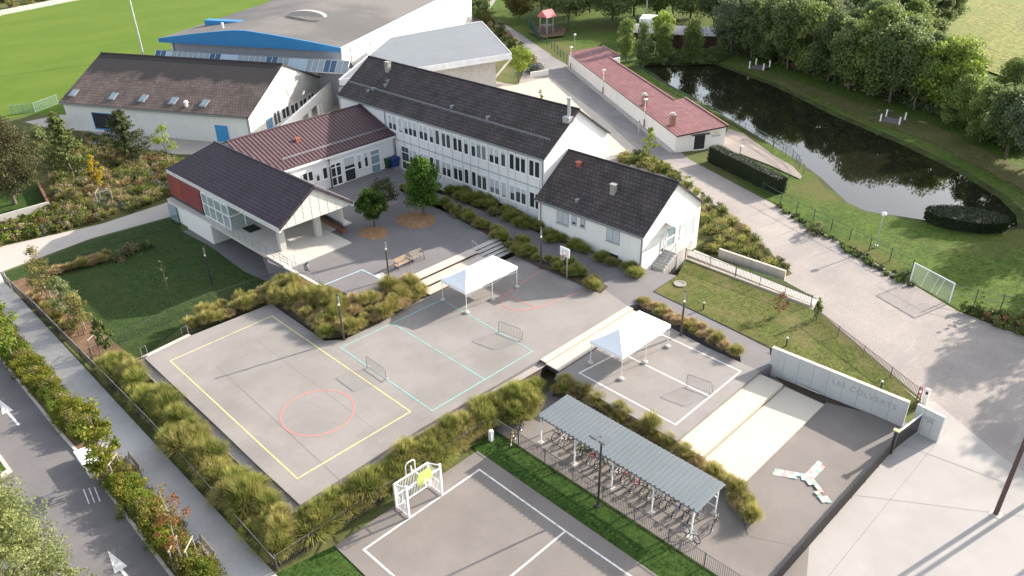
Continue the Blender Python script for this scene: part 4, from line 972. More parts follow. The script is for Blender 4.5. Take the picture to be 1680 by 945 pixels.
# ------------------------------------------------------------------ walls with lettering
def text_mesh(name, s, size, mat, parent, origin, xdir, ndir, depth=.02):
    cu = bpy.data.curves.new(name, 'FONT'); cu.body = s; cu.size = size; cu.extrude = depth; cu.space_character = 1.15
    o = bpy.data.objects.new(name, cu); sc.collection.objects.link(o)
    bpy.context.view_layer.update()
    me = bpy.data.meshes.new_from_object(o.evaluated_get(bpy.context.evaluated_depsgraph_get()))
    bpy.data.objects.remove(o)
    me.name = name; me.materials.clear(); me.materials.append(mat)
    x = Vector(xdir).normalized(); z = Vector(ndir).normalized(); y = z.cross(x)
    off = root_loc(parent)
    m = Matrix((x, y, z)).transposed().to_4x4(); m.translation = Vector(origin)-Vector(off)
    me.transform(m)
    ob = bpy.data.objects.new(name, me); sc.collection.objects.link(ob); ob.parent = parent
    return ob
def wall_px(name, label, a, c, za, zc, ta, tc, th=.22, mat=None, joints=0, group=None):
    """straight wall between ground pixels a, c (ground heights za, zc), top heights ta, tc"""
    A_, C_ = G(*a, za), G(*c, zc); t = thing(name, label, 'wall', A_, group)
    d = Vector((C_[0]-A_[0], C_[1]-A_[1])); L_ = d.length; f = Fr(math.atan2(d.y, d.x), A_[:2])
    b = MB(); b.hexa([f.w(0, -.01, -1), f.w(L_, -.01, -1), f.w(L_, th, -1), f.w(0, th, -1)], [f.w(0, -.01, ta), f.w(L_, -.01, tc), f.w(L_, th, tc), f.w(0, th, ta)])
    b.build('wall', mat or concw, t)
    if joints:
        b = MB()
        for k in range(1, joints):
            p = L_*k/joints; top = ta+(tc-ta)*k/joints
            b.box(p-.012, p+.012, -.014, -.005, min(za, zc)-.3, top-.02, f)
        b.build('joint', plain('joint_grey', (.26, .26, .25), .9), t)
    return t, f, L_
t, f, L_ = wall_px('school_name_wall', 'long grey concrete wall with the raised words LES COLVERTS', (1262, 598), (1480, 701), -.05, -.9, 1.45, 1.15, joints=9)
xo = f.w(L_*.50, -.02, .05)
text_mesh('lettering', 'LES COLVERTS', .60, plain('letter_grey', (.34, .345, .345), .8), t, f.w(L_*.475, -.012, .42), (f.c, f.s, -.045), (f.s, -f.c, 0), .012)
b = MB(); b.hexa([f.w(0, -.04, 1.45), f.w(L_, -.04, 1.15), f.w(L_, .26, 1.15), f.w(0, .26, 1.45)], [f.w(0, -.04, 1.5), f.w(L_, -.04, 1.2), f.w(L_, .26, 1.2), f.w(0, .26, 1.5)]); b.build('coping', concl, t)
b = MB(); b.path([f.w(L_*.25, -.25, -.6), f.w(L_*.42, -.3, -.62)], .05); b.build('ground_rail', concl, t)
t, f, L_ = wall_px('gate_panel_wall', 'short grey concrete wall panel with a faint relief emblem right of the gate', (1493, 703), (1537, 725), -.95, -.95, 1.12, 1.08, joints=3)
b = MB()
for pts in ([(.35, .25), (.5, .32), (.72, .3)], [(.45, .1), (.6, .2), (.75, .15)], [(.4, .42), (.55, .5), (.62, .42), (.75, .48)], [(.5, .05), (.55, .3)], [(.66, .05), (.62, .35)]):
    b.path([f.w(L_*p, -.015, .1+q) for p, q in pts], .025)
b.build('relief_emblem', plain('letter_grey', (.34, .345, .345), .8), t)
wall_px('ramp_wall', 'pale concrete wall standing in the planted slope behind the ramp railing', (1178, 421), (1287, 457), -.2, -.6, .62, .15, mat=concl, joints=8)
wall_px('low_wall', 'low white wall beside the lane near the pale leafed tree', (871, 127), (900, 123), -.97, -.97, -.1, -.1, mat=white)
wall_px('garden_wall', 'grey garden wall with pale coping along the meadow path', (-60, 381), (84, 341), -.95, -.95, -.25, -.2, mat=conc)
wall_px('garden_side_wall', 'short brown garden wall running back from the corner of the grey wall', (84, 341), (66, 306), -.95, -.95, -.2, -.2, mat=M('rusty_wall', (.20, .10, .06), .9))

# ------------------------------------------------------------------ fences
def fence(name, label, pts, h, step, mat, bars=.13, rails=(.05, 1.0), base=None, baseh=.0, post=.05, bar_r=.010, solid=None, group=None, mesh_mat=None, cat='fence', posth=.08):
    """pts: scene points (x, y, z)"""
    t = thing(name, label, cat, pts[0], group)
    pn = MB(); k0 = 0
    for a, c in zip(pts, pts[1:]):
        A_, C_ = Vector(a), Vector(c); L_ = (C_-A_).length; n = max(1, round(L_/step))
        for i in range(n+1):
            if i == n and c is not pts[-1]: continue
            p = A_.lerp(C_, i/n); b = MB(); b.box(p.x-post/2, p.x+post/2, p.y-post/2, p.y+post/2, p.z-.15, p.z+h+posth); b.build('post', mat, t)
        for q in rails: pn.tube(A_+Vector((0, 0, h*q)), C_+Vector((0, 0, h*q)), .022, n=4)
        if bars:
            m = int(L_/bars)
            for i in range(m):
                p = A_.lerp(C_, (i+.5)/m); pn.tube(p+Vector((0, 0, h*.05)), p+Vector((0, 0, h)), bar_r, n=4, cap=False)
        if solid:
            d = (C_-A_).normalized(); nn = Vector((-d.y, d.x, 0)); m = int(L_/solid)
            for i in range(m):
                p0 = A_.lerp(C_, (i+.06)/m); p1 = A_.lerp(C_, (i+.80)/m)
                pn.face([p0+Vector((0, 0, .06)), p1+Vector((0, 0, .06)), p1+Vector((0, 0, h)), p0+Vector((0, 0, h))])
    pn.build('panel', mesh_mat or mat, t)
    if base:
        b = MB()
        for a, c in zip(pts, pts[1:]):
            d = Vector((c[0]-a[0], c[1]-a[1])).normalized(); n = Vector((-d.y, d.x))*.1
            b.hexa([(a[0]-n.x, a[1]-n.y, -1), (c[0]-n.x, c[1]-n.y, -1), (c[0]+n.x, c[1]+n.y, -1), (a[0]+n.x, a[1]+n.y, -1)], [(a[0]-n.x, a[1]-n.y, a[2]+baseh), (c[0]-n.x, c[1]-n.y, c[2]+baseh), (c[0]+n.x, c[1]+n.y, c[2]+baseh), (a[0]+n.x, a[1]+n.y, a[2]+baseh)])
        b.build('kerb_base', base, t)
    return t
fenced = plain('fence_brown', (.05, .043, .043), .5)
fenceg = plain('fence_grey', (.12, .108, .104), .5)
P = lambda x, y, z=-.95: G(x, y, z)
fence('sidewalk_fence', 'dark slatted fence along the pale gravel sidewalk', [P(8, 464), P(60, 512), P(250, 706), P(456, 940)], 1.05, 2.5, fenced, bars=0, solid=.12, rails=(.05,))
sf = bpy.data.objects['sidewalk_fence']; b = MB(); b.path([(p[0], p[1], p[2]+1.07) for p in (P(8, 464), P(60, 512), P(250, 706), P(456, 940))], .03, 5); b.build('top_rail', plain('rail_grey', (.28, .27, .26), .4), sf)
fence('ball_court_fence', 'brown bar fence between the grass bed and the ball court goal', [(11.6, 30.6, -.95), (28.1, 30.6, -.93)], 1.1, 2.5, fenceg, bars=.12, bar_r=.014)
fence('bike_yard_fence', 'brown bar fence between the green strip and the bicycle yard', [(28.15, 30.5, -.93), (28.15, 9, -.93)], 1.1, 2.45, fenceg, bars=.12, bar_r=.014)
fence('playground_fence', 'dark panel fence between the coloured star and the pale plaza', [(29.5, 10.4, -.93), (44.5, 10.2, -.93)], 1.0, 2.0, fenced, bars=.07, rails=(.05, .97), bar_r=.02)
fence('ramp_railing', 'brown railing on a pale kerb beside the dry lawn', [G(1124, 424, .25), G(1206, 455, .12), G(1330, 502, -.1)], 1.0, 2.6, brownm, bars=.13, base=concl, baseh=.1, bar_r=.018)
fence('road_railing', 'brown railing at the lower edge of the dry lawn by the gravel road', [G(1335, 523, -.15), G(1508, 659, -.7)], 1.0, 2.5, brownm, bars=.12, base=concl, baseh=.06, bar_r=.018)
fence('roadside_fence', 'thin green wire fence along the bank above the gravel road', [G(1250, 318, -.93), G(1280, 335, -.93), G(1495, 447, -.93)], 1.3, 2.6, greenm, bars=0, rails=(.5, .98), post=.07)
fence('netting_fence', 'green post fence at the right edge behind the shrubs', [G(1556, 492, -.93), G(1640, 510, -.93), G(1720, 528, -.93)], 1.5, 2.3, greenm, bars=0, rails=(.5, .98), post=.07)
fence('pond_railing', 'green metal railing along the near bank of the pond', [G(1022, 100, -.55), G(1105, 155, -.55), G(1150, 178, -.55), G(1200, 204, -.55), G(1268, 240, -.55), G(1310, 270, -.55)], 1.1, 3., greenm, bars=0, rails=(.5, .98))
fence('terrace_railing', 'grey railing beside the steps of the pond terrace', [G(1240, 222, -.5), G(1300, 258, -.5), G(1318, 284, -.5)], 1.0, 2., darkm, bars=0, rails=(.5, .98))
fence('park_fence', 'dark green fence along the lane beside the park playground', [G(866, 40, -.9), G(882, 66, -.9), G(905, 80, -.9), G(930, 104, -.9)], 1.5, 2.4, greenm, bars=.5, rails=(.5, .98), post=.08)
fence('playground_gate_fence', 'dense dark green fence panel beside the play tower', [G(870, 46, -.9), G(884, 68, -.9)], 2.0, 2.4, plain('deep_green_metal', (.015, .06, .055), .5), bars=.14, post=.08, bar_r=.03)
fence('pitch_fence', 'low white fence along the far touchline of the football pitch', [G(-60, 38), G(0, 26), G(130, 0), G(200, -14)], 1.2, 3., whitep, bars=.5, rails=(.5, .98), post=.12, bar_r=.14)
fence('pitch_corner_fence', 'pale green fence at the corner of the football pitch by the white hall', [G(20, 188), G(58, 184), G(96, 170)], 1.4, 2., plain('pale_green_metal', (.30, .42, .34), .5), bars=.3, post=.08, bar_r=.06)
fence('lower_lawn_fence', 'thin grey wire fence along the white path above the dark lawn', [G(80, 438), G(182, 402), G(296, 368)], 1.05, 3.2, plain('fence_green_grey', (.05, .065, .055), .5), bars=0, rails=(.05, .98))
fence('lawn_corner_fence', 'grey frame fence at the far corner of the mulch bed', [G(12, 462), G(22, 480)], 1.0, 2, greyp, bars=0, rails=(.5, .98))
fence('court_lawn_fence', 'dark wire fence between the sunken lawn and the yellow court', [G(152, 592), G(208, 560), G(280, 528), G(345, 500), G(460, 463)], 1.1, 3., plain('fence_green_grey', (.05, .065, .055), .5), bars=.22, rails=(.05, .98), bar_r=.008)
# gate at the playground corner
t = thing('gate', 'open dark metal gate leaf with a pale top rail at the playground corner', 'gate', (44.6, 10.2, -.95))
b = MB(); A_, C_ = Vector((44.6, 10.2, -.9)), Vector((47.9, 9.75, -.9))
for i in range(30): p = A_.lerp(C_, i/29); b.tube(p, p+Vector((0, 0, 1.5)), .02, n=4)
b.tube(A_+Vector((0, 0, .1)), C_+Vector((0, 0, .1)), .03); b.build('panel', fenced, t)
b = MB(); b.tube(A_+Vector((0, 0, 1.52)), C_+Vector((0, 0, 1.52)), .06, n=6); b.build('top_rail', whitep, t)
b = MB(); b.box(44.4, 44.58, 10.1, 10.3, -.95, .9); b.box(47.85, 48.0, 9.65, 9.85, -.95, 1.1); b.build('post', darkm, t)
b = MB(); b.box(44.35, 44.62, 10.0, 10.4, .902, .98); b.build('lock_box', plain('lock_yellow', (.5, .45, .2), .5), t)
t = thing('road_sign', 'small red and white sign on a brown post beside the wall end', 'sign', G(1500, 668, -.8))
b = MB(); g_ = t.location; b.tube((g_.x, g_.y, -1), (g_.x, g_.y, 1.0), .035, n=6); b.build('post', brownm, t)
b = MB(); b.box(g_.x-.02, g_.x+.02, g_.y-.2, g_.y+.02, .3, 1.0); b.build('sign_plate', plain('sign_red', (.36, .14, .13), .5), t)
b = MB(); b.box(g_.x-.026, g_.x+.026, g_.y-.17, g_.y-.01, .52, .72); b.build('sign_band', whitep, t)
t = thing('intercom_post', 'short white intercom pillar beside the gate', 'intercom', G(1516, 662, -.9))
b = MB(); g_ = t.location; b.box(g_.x-.12, g_.x+.12, g_.y-.15, g_.y+.15, -.95, .3); b.build('pillar', whitep, t)
b = MB(); b.box(g_.x-.14, g_.x+.14, g_.y-.17, g_.y+.17, .302, .36); b.build('cap', greyp, t)
b = MB(); b.box(g_.x-.125, g_.x-.121, g_.y-.08, g_.y+.08, -.05, .2); b.build('panel', darkm, t)
# white net goal frame at the road edge
t = thing('net_screen', 'white framed net panel leaning at the edge of the gravel road', 'net', G(1494, 458, -.93))
b = MB(); A_, C_ = Vector(G(1493, 462, -.93)), Vector(G(1557, 497, -.93))
for p in (A_, C_): b.tube(p, p+Vector((0, 0, 1.9)), .06, n=6)
b.tube(A_+Vector((0, 0, 1.9)), C_+Vector((0, 0, 1.9)), .05, n=6); b.build('frame', whitep, t)
b = MB(); nrm = Vector((.0, .0, 1))
for i in range(1, 30): p = A_.lerp(C_, i/30); b.tube(p, p+Vector((0, 0, 1.9)), .009, n=3, cap=False)
for i in range(1, 12): b.tube(A_+Vector((0, 0, 1.9*i/12)), C_+Vector((0, 0, 1.9*i/12)), .009, n=3, cap=False)
for i in (8, 16, 20): p = A_.lerp(C_, i/30); q = A_.lerp(C_, (i+3)/30); b.tube(p, q+Vector((0, 0, 1.8)), .02, n=4)
b.build('net', whitep, t)

# ------------------------------------------------------------------ lamps and masts
def lamp(label, base, top_py, kind='slim', group=None, mat=None, hcap=None):
    h = hcap or H(base, top_py); t = thing('street_lamp', label, 'lamp post', base, group); x, y, z = base
    m = mat or brownm
    if kind == 'slim':
        b = MB(); b.tube((x, y, z-.05), (x, y, z+h*.80), .085, .075, 10); b.build('pole', m, t)
        b = MB(); b.tube((x, y, z+h*.80), (x, y, z+h*.97), .07, n=10); b.build('lamp_head', zinc, t)
        b = MB(); b.tube((x, y, z+h*.97+.002), (x, y, z+h), .10, n=10); b.build('cap', m, t)
        b = MB(); b.box(x-.09, x+.02, y-.09, y+.02, z+h*.76, z+h*.80); b.build('bracket', whitep, t)
        b = MB(); b.tube((x, y, z-.02), (x, y, z+.03), .16, n=12); b.build('base_plate', m, t)
    elif kind == 'park':
        b = MB(); b.tube((x, y, z), (x, y, z+h*.3), .08, n=8); b.build('base', plain('lamp_red', (.30, .05, .05), .5), t)
        b = MB(); b.tube((x, y, z+h*.3), (x, y, z+h*.93), .05, n=8); b.build('pole', whitep, t)
        b = MB(); b.lathe((x, y, z+h*.93), [(.08, 0), (.26, .06), (.30, .12), (.26, .2), (.001, .26)], 14); b.build('lamp_head', whitep, t, True)
    elif kind == 'globe':
        b = MB(); b.tube((x, y, z), (x, y, z+h-.4), .07, .055, 8); b.build('pole', mat or galv, t)
        b = MB(); b.lathe((x, y, z+h-.42), [(.06, 0), (.22, .1), (.26, .22), (.2, .36), (.001, .42)], 14); b.build('lamp_head', whitep, t, True)
        b = MB(); b.tube((x, y, z-.03), (x, y, z+.06), .16, n=10); b.build('base_plate', mat or galv, t)
    elif kind == 'mast':
        b = MB(); b.tube((x, y, z), (x, y, z+h+3), .22, .11, 12); b.build('pole', galv, t)
        b = MB(); b.box(x-.15, x+.15, y-.2, y+.2, z+.4, z+1.1); b.build('switch_box', darkm, t)
    return t
G_S = 'slim brown lamp posts round the playgrounds'
lamp('slim brown lamp post beside the two courtyard benches', G(638.4, 459, 1.1), 393)
lamp('slim brown lamp post at the corner of the yellow court', G(564.3, 557, .3), 482)
lamp('slim brown lamp post beside the white basketball hoop', G(887.5, 439, .4), 373)
lamp('slim brown lamp post behind the white striped court', G(1116.6, 550, 0), 477)
lamp('slim brown lamp post on the dark lawn under the porch', G(348, 468, -1), 404, mat=darkm)
lamp('slim dark lamp post beside the porch gable in the yard', G(545.5, 308, 1.1), 262, mat=darkm)
for x, y, top, l in ((936, 114, 76, 'red footed park lamp at the far end of the clubhouse'), (988.7, 155.5, 113, 'red footed park lamp halfway along the clubhouse wall'), (1056, 210, 161, 'red footed park lamp beside the walking person')):
    lamp(l, G(x, y, -.96), top, 'park')
lamp('pale globe lamp behind the far end of the clubhouse', G(942.5, 84, -.6), 55, 'globe', mat=plain('pale_green_paint', (.25, .36, .30), .5))
lamp('grey globe lamp on the lawn below the pond', G(1438, 403, -.7), 348, 'globe', mat=galv)
lamp('small globe lamp on the terrace behind the clipped hedge', G(1213, 260, -.5), 238, 'globe', mat=galv)
lamp('tall grey floodlight mast beside the football pitch', G(236, 95, -1), 0, 'mast')
lamp('tall grey mast among the trees in the park', G(1059, 46, -.6), 0, 'mast')
def floodlight(label, base, h):
    t = thing('floodlight', label, 'floodlight', base); x, y, z = base
    b = MB(); b.tube((x, y, z), (x, y, z+h), .075, .06, 10); b.build('pole', darkm, t)
    b = MB(); b.tube((x, y, z-.02), (x, y, z+.04), .18, n=12); b.build('base_plate', darkm, t)
    for s in (-1, 1):
        b = MB(); b.hexa([(x-.45+s*.0, y+s*.32-.24, z+h-.02), (x+.1, y+s*.32-.24, z+h-.02+.1), (x+.1, y+s*.32+.24, z+h-.02+.1), (x-.45, y+s*.32+.24, z+h-.02)], [(x-.42, y+s*.32-.24, z+h+.12), (x+.12, y+s*.32-.24, z+h+.22), (x+.12, y+s*.32+.24, z+h+.22), (x-.42, y+s*.32+.24, z+h+.12)])
        b.build('lamp_head', plain('floodlight_grey', (.20, .21, .22), .4), t)
    b = MB(); b.tube((x, y-.5, z+h), (x, y+.5, z+h), .035, n=6); b.build('crossbar', darkm, t)
floodlight('dark floodlight post rising in front of the bicycle shelter', G(981, 829, -.9), 5.3)
fb_ = G(668, 1085, -.9); floodlight('floodlight whose head just shows at the lower edge of the ball court', fb_, H(fb_, 962))
t = thing('mast', 'thick dark brown mast standing on the pale plaza at the right edge', 'mast', G(1633.5, 843, -.96)); x, y, z = t.location
b = MB(); b.tube((x, y, z), (x, y, z+9), .14, .11, 12); b.build('pole', M('rust_brown', (.10, .06, .055), .7, .15, 3.), t)
b = MB(); b.box(x-.3, x+.3, y-.3, y+.3, z-.1, z+.015); b.build('base_plate', concl, t)
for k, (dx, dy) in enumerate(((4.2, -1.6), (6.2, -5.0))):   # its two companions stand just outside the picture
    tt = thing('mast', ['thick dark brown mast just outside the frame nearest the gate', 'thick dark brown mast outside the frame farthest from the gate'][k], 'mast', (x+dx, y+dy, z)); b = MB(); b.tube((x+dx, y+dy, z), (x+dx, y+dy, z+9), .14, .11, 12); b.build('pole', MATS['rust_brown'], tt)
for (x_, y_), l in (((1153.6, 510), 'small dark bollard light on the dry lawn nearest the lamp post'), ((1289.5, 568), 'small dark bollard light near the left end of the lettered wall'), ((1444, 640), 'small dark bollard light near the right end of the lettered wall')):
    g_ = G(x_, y_, .0 if x_ < 1400 else -.4); t = thing('bollard_light', l, 'bollard', g_)
    b = MB(); b.tube((g_[0], g_[1], g_[2]-.2), (g_[0], g_[1], g_[2]+.7), .06, n=10); b.build('post', darkm, t)
    b = MB(); b.tube((g_[0], g_[1], g_[2]+.7), (g_[0], g_[1], g_[2]+.82), .09, n=10); b.build('cap', greyp, t)
g_ = G(1115.5, 466, .2); b = MB(); b.lathe((g_[0], g_[1], .18), [(.55, 0), (.55, .09), (.38, .09), (.37, .05), (.001, .05)], 24)
tag(b.build('manhole', M('manhole_concrete', (.27, .25, .22), .9, .1, 4.)), 'round concrete manhole cover in the dry lawn', 'manhole')

# ------------------------------------------------------------------ benches
def bench(label, loc, rz_, wood_m=woodg, metal=darkm, group=None, L_=1.5):
    t = thing('bench', label, 'bench', (0, 0, 0), group)
    b = MB()
    for k in range(4): b.box(-L_/2, L_/2, -.22+.115*k, -.12+.115*k, .42, .46)
    b.build('seat', wood_m, t)
    b = MB()
    for k in range(3): z = .56+.13*k; y = .27+.03*k; b.hexa([(-L_/2, y, z), (L_/2, y, z), (L_/2, y+.035, z), (-L_/2, y+.035, z)], [(-L_/2, y+.025, z+.1), (L_/2, y+.025, z+.1), (L_/2, y+.06, z+.1), (-L_/2, y+.06, z+.1)])
    b.build('backrest', wood_m, t)
    for s in (-1, 1):
        x = s*(L_/2-.12); b = MB()
        b.tube((x, -.22, 0), (x, -.2, .42), .028); b.tube((x, .3, 0), (x, .24, .42), .028); b.tube((x, .24, .42), (x, .38, .95), .025); b.tube((x, -.22, .40), (x, .26, .40), .025)
        b.tube((x, -.2, .42), (x, -.2, .64), .022); b.tube((x, -.2, .64), (x, .31, .66), .025); b.build('leg', metal, t)
    t.location = loc; t.rotation_euler = (0, 0, rz_); return t
a, c = G(646, 440, 1.1), G(674, 429, 1.1); bz = math.atan2(c[1]-a[1], c[0]-a[0])
bench('warm brown bench nearer the lamp post in the courtyard', G(660.5, 438.5, 1.1), bz+.1, wood)
bench('grey weathered bench right of the brown bench in the courtyard', G(684.5, 427.5, 1.1), bz, woodg)
ba = math.atan2(*(np.array(G(250, 706))-np.array(G(456, 940)))[[1, 0]])
bench('grey slatted bench on the sidewalk below the yellow leafed tree', G(216, 774, -.9), ba-math.pi, woodg, L_=1.9)
bench('grey slatted bench on the sidewalk below the sparse red leafed tree', G(335, 915, -.9), ba-math.pi, woodg, L_=1.9)
g_ = G(147, 757, -.6); t = thing('electric_cabinet', 'white service cabinet with sloping lid between the hedge and the road kerb', 'cabinet', g_)
fk = Fr(ba, g_[:2]); b = MB(); b.box(-1.2, 1.2, -.45, .45, -.95, -.35, fk); b.build('body', whitep, t)
b = MB(); b.hexa([fk.w(-1.24, -.5, -.348), fk.w(1.24, -.5, -.348), fk.w(1.24, .5, -.348), fk.w(-1.24, .5, -.348)], [fk.w(-1.24, -.5, -.3), fk.w(1.24, -.5, -.3), fk.w(1.24, .5, -.22), fk.w(-1.24, .5, -.22)]); b.build('lid', whitep, t)
g_ = G(806, 722, -.92); t = thing('meter_post', 'small white meter pillar at the fence corner beside the green strip', 'pillar', g_)
b = MB(); b.box(g_[0]-.13, g_[0]+.13, g_[1]-.13, g_[1]+.13, -.95, -.15); b.build('body', whitep, t); b = MB(); b.lathe((g_[0], g_[1], -.148), [(.17, 0), (.14, .06), (.001, .09)], 10); b.build('cap', whitep, t)
# low brown planter bench on the porch edge
a, c = G(527, 358, 1.22), G(566, 381, 1.22); dd = Vector((c[0]-a[0], c[1]-a[1])); fk = Fr(math.atan2(dd.y, dd.x), a[:2])
t = thing('planter_box', 'long low brown planter along the edge of the porch floor', 'planter', a)
b = MB(); b.box(0, dd.length, -.25, .25, 1.1, 1.62, fk); b.build('box', M('planter_brown', (.17, .08, .06), .8), t)
b = MB(); b.box(.06, dd.length-.06, -.19, .19, 1.622, 1.65, fk); b.build('soil', bedsoil, t)
t = thing('litter_bin', 'grey litter bin hanging beside the white retaining wall rail', 'bin', G(504, 447, 1.1)); x, y, z = t.location
b = MB(); b.lathe((x, y, 1.35), [(.001, 0), (.2, 0), (.23, .6), (.2, .62), (.19, .55)], 14); b.build('bucket', plain('bin_grey', (.17, .18, .19), .6), t, True); b = MB(); b.tube((x+.22, y, 1.1), (x+.22, y, 2.1), .03); b.build('post', darkm, t)
def bin_(label, g_, mat, rz_):
    t = thing('wheelie_bin', label, 'bin', g_); f = Fr(rz_, g_[:2]); z = g_[2]
    b = MB(); b.hexa([f.w(-.38, -.3, z+.12), f.w(.38, -.3, z+.12), f.w(.38, .3, z+.12), f.w(-.38, .3, z+.12)], [f.w(-.5, -.4, z+1.1), f.w(.5, -.4, z+1.1), f.w(.5, .4, z+1.1), f.w(-.5, .4, z+1.1)]); b.build('body', mat, t)
    b = MB(); b.hexa([f.w(-.53, -.44, z+1.102), f.w(.53, -.44, z+1.102), f.w(.53, .46, z+1.102), f.w(-.53, .46, z+1.102)], [f.w(-.48, -.4, z+1.2), f.w(.48, -.4, z+1.2), f.w(.48, .42, z+1.26), f.w(-.48, .42, z+1.26)]); b.build('lid', mat, t)
    for s in (-1, 1): b = MB(); b.tube(f.w(s*.4, .25, z+.12), f.w(s*.46, .25, z+.12), .12, n=12); b.build('wheel', black, t)
bin_('dark green wheeled bin in the corner of the school buildings', G(638, 275, 1.1), plain('bin_green', (.015, .06, .035), .5), .3)
bin_('bright blue wheeled bin in the corner of the school buildings', G(648, 274, 1.1), plain('bin_blue', (.02, .05, .22), .5), .2)

# ------------------------------------------------------------------ tents
def tent(label, x0, x1, y0, y1, zF, zB):
    t = thing('gazebo_tent', label, 'tent', ((x0+x1)/2, (y0+y1)/2, zF)); ze, zp = zF+2.05, zF+3.05
    b = MB(); r = (y1-y0)/2; ym = (y0+y1)/2; n = 6
    def edge(k): return None
    c = [(x0, y0, ze), (x1, y0, ze), (x1, y1, ze), (x0, y1, ze)]; ra, rb = (x0+r*.98, ym, zp), (x1-r*.98, ym, zp)
    def sag(p, q, s): return lerp(p, q, s)
    # four roof faces, slightly hollow towards the eaves
    def patch(A_, B_, C_, D_):
        N = 5; g_ = []
        for i in range(N+1):
            row = []
            for j in range(N+1):
                u, v = i/N, j/N; p = lerp(lerp(A_, B_, u), lerp(D_, C_, u), v); p = (p[0], p[1], p[2]-.12*math.sin(math.pi*v)*(.6+.4*math.sin(math.pi*u))); row.append(p)
            g_.append(row)
        for i in range(N):
            for j in range(N): b.face([g_[i][j], g_[i+1][j], g_[i+1][j+1], g_[i][j+1]])
    patch(c[0], c[1], rb, ra); patch(c[2], c[3], ra, rb); patch(c[1], c[2], rb, rb); patch(c[3], c[0], ra, ra)
    b.build('canopy', fabric, t)
    b = MB()
    for i in range(4):
        j = (i+1) % 4; A_, C_ = c[i], c[j]; N = 8
        for k in range(N):
            p, q = lerp(A_, C_, k/N), lerp(A_, C_, (k+1)/N); b.face([(p[0], p[1], ze-.26), (q[0], q[1], ze-.26), q, p])
    b.build('valance', fabric, t)
    for x in (x0+.06, (x0+x1)/2, x1-.06):
        for y in (y0+.06, y1-.06):
            zb = zF if y < ym else zB
            if callable(zb): zb = zb(y)
            b = MB(); b.tube((x, y, zb+.02), (x, y, ze-.05), .028, n=8); lg = b.build('leg', whitep, t)
            b = MB(); b.lathe((x, y, zb), [(.001, 0), (.2, 0), (.22, .05), (.22, .13), (.16, .17), (.05, .17)], 14); b.build('weight', M('tent_weight', (.45, .43, .41), .7), lg)
    for y in (y0+.06, y1-.06):
        b = MB(); b.tube((x0+.06, y, ze-.12), (x1-.06, y, ze-.12), .015, n=5)
        for a_, c_ in ((x0+.06, (x0+x1)/2), ((x0+x1)/2, x1-.06)):
            b.tube((a_, y, ze-.15), (c_, y, ze-.55), .015, n=5); b.tube((a_, y, ze-.55), (c_, y, ze-.15), .015, n=5)
        b.build('truss', galv, t)
fabric = M('tent_fabric', (.82, .82, .83), .7, .02, 1., .02, 6., trans=.2)
tent('white gazebo tent by the courtyard seating steps over the teal court corner', 35.75, 41.75, 41.5, 44.6, .3, .3)
tent('white gazebo tent over the white striped court beside the two pale steps', 37.6, 43.5, 26.95, 29.95, 0.0, 0.0)
# ------------------------------------------------------------------ crowd barriers used as nets
barm = plain('barrier_steel', (.24, .24, .24), .45, .4)
def barrier(label, a, c):
    t = thing('crowd_barrier', label, 'barrier', a); A_, C_ = Vector(a), Vector(c); L_ = (C_-A_).length; d = (C_-A_).normalized(); z = Vector((0, 0, 1)); n = Vector((-d.y, d.x, 0))
    b = MB(); pts = [A_+z*.15, A_+z*.95, A_+d*.12+z*1.06, C_-d*.12+z*1.06, C_+z*.95, C_+z*.15]; b.path(pts, .022); b.path([A_+z*.15, C_+z*.15], .02); b.build('frame', barm, t)
    b = MB()
    for i in range(1, 16): p = A_.lerp(C_, i/16); b.tube(p+z*.15, p+z*1.06, .010, n=4, cap=False)
    b.build('bars', barm, t)
    for p in (A_+d*.1, C_-d*.1):
        b = MB(); b.path([p+n*.3+z*.02, p+z*.16, p-n*.3+z*.02], .018); b.build('foot', barm, t)
barrier('steel crowd barrier on the long teal line nearest the red circle', G(602.5, 603, .3), G(634, 625, .3))
barrier('steel crowd barrier on the far teal line below the first tent', G(818, 545, .3), G(857, 559.5, .3))
barrier('steel crowd barrier at the end of the white court centre line', G(1126, 633.5, 0), G(1168, 648.5, 0))
# ------------------------------------------------------------------ basketball hoop
g_ = G(930, 453, .55); t = thing('basketball_hoop', 'white basketball backboard on a thin pole in the grass bed', 'basketball hoop', g_)
h = H(g_, 412); b = MB(); b.tube((g_[0], g_[1], g_[2]-.2), (g_[0], g_[1], g_[2]+h), .06, n=10); b.build('pole', galv, t)
zc = g_[2]+h; x, y = g_[0]-.25, g_[1]
x, y = g_[0], g_[1]; BW = .54
b = MB(); b.box(x-.36, x-.30, y-BW, y+BW, zc-.40, zc+.46); bb = b.build('backboard', whitep, t)
b = MB()
for za, zb2, ya, yb2 in ((zc-.28, zc-.24, -.28, .28), (zc+.12, zc+.16, -.28, .28), (zc-.28, zc+.16, -.30, -.26), (zc-.28, zc+.16, .26, .30)): b.box(x-.366, x-.361, y+ya, y+yb2, za, zb2)
b.build('target_frame', plain('hoop_red', (.5, .1, .08), .5), bb)
b = MB(); b.tube((x, y, zc), (x-.3, y, zc), .04, n=6); b.build('arm', galv, t)
b = MB(); b.ring((x-.62, y, zc-.3), (0, 0, 1), .22, .018); b.build('rim', plain('hoop_red', (.5, .1, .08), .5), t)
b = MB()
for k in range(10): q = 2*math.pi*k/10; b.tube((x-.62+.22*math.cos(q), y+.22*math.sin(q), zc-.3), (x-.62+.13*math.cos(q+.3), y+.13*math.sin(q+.3), zc-.65), .008, n=3)
b.build('net', whitep, t)
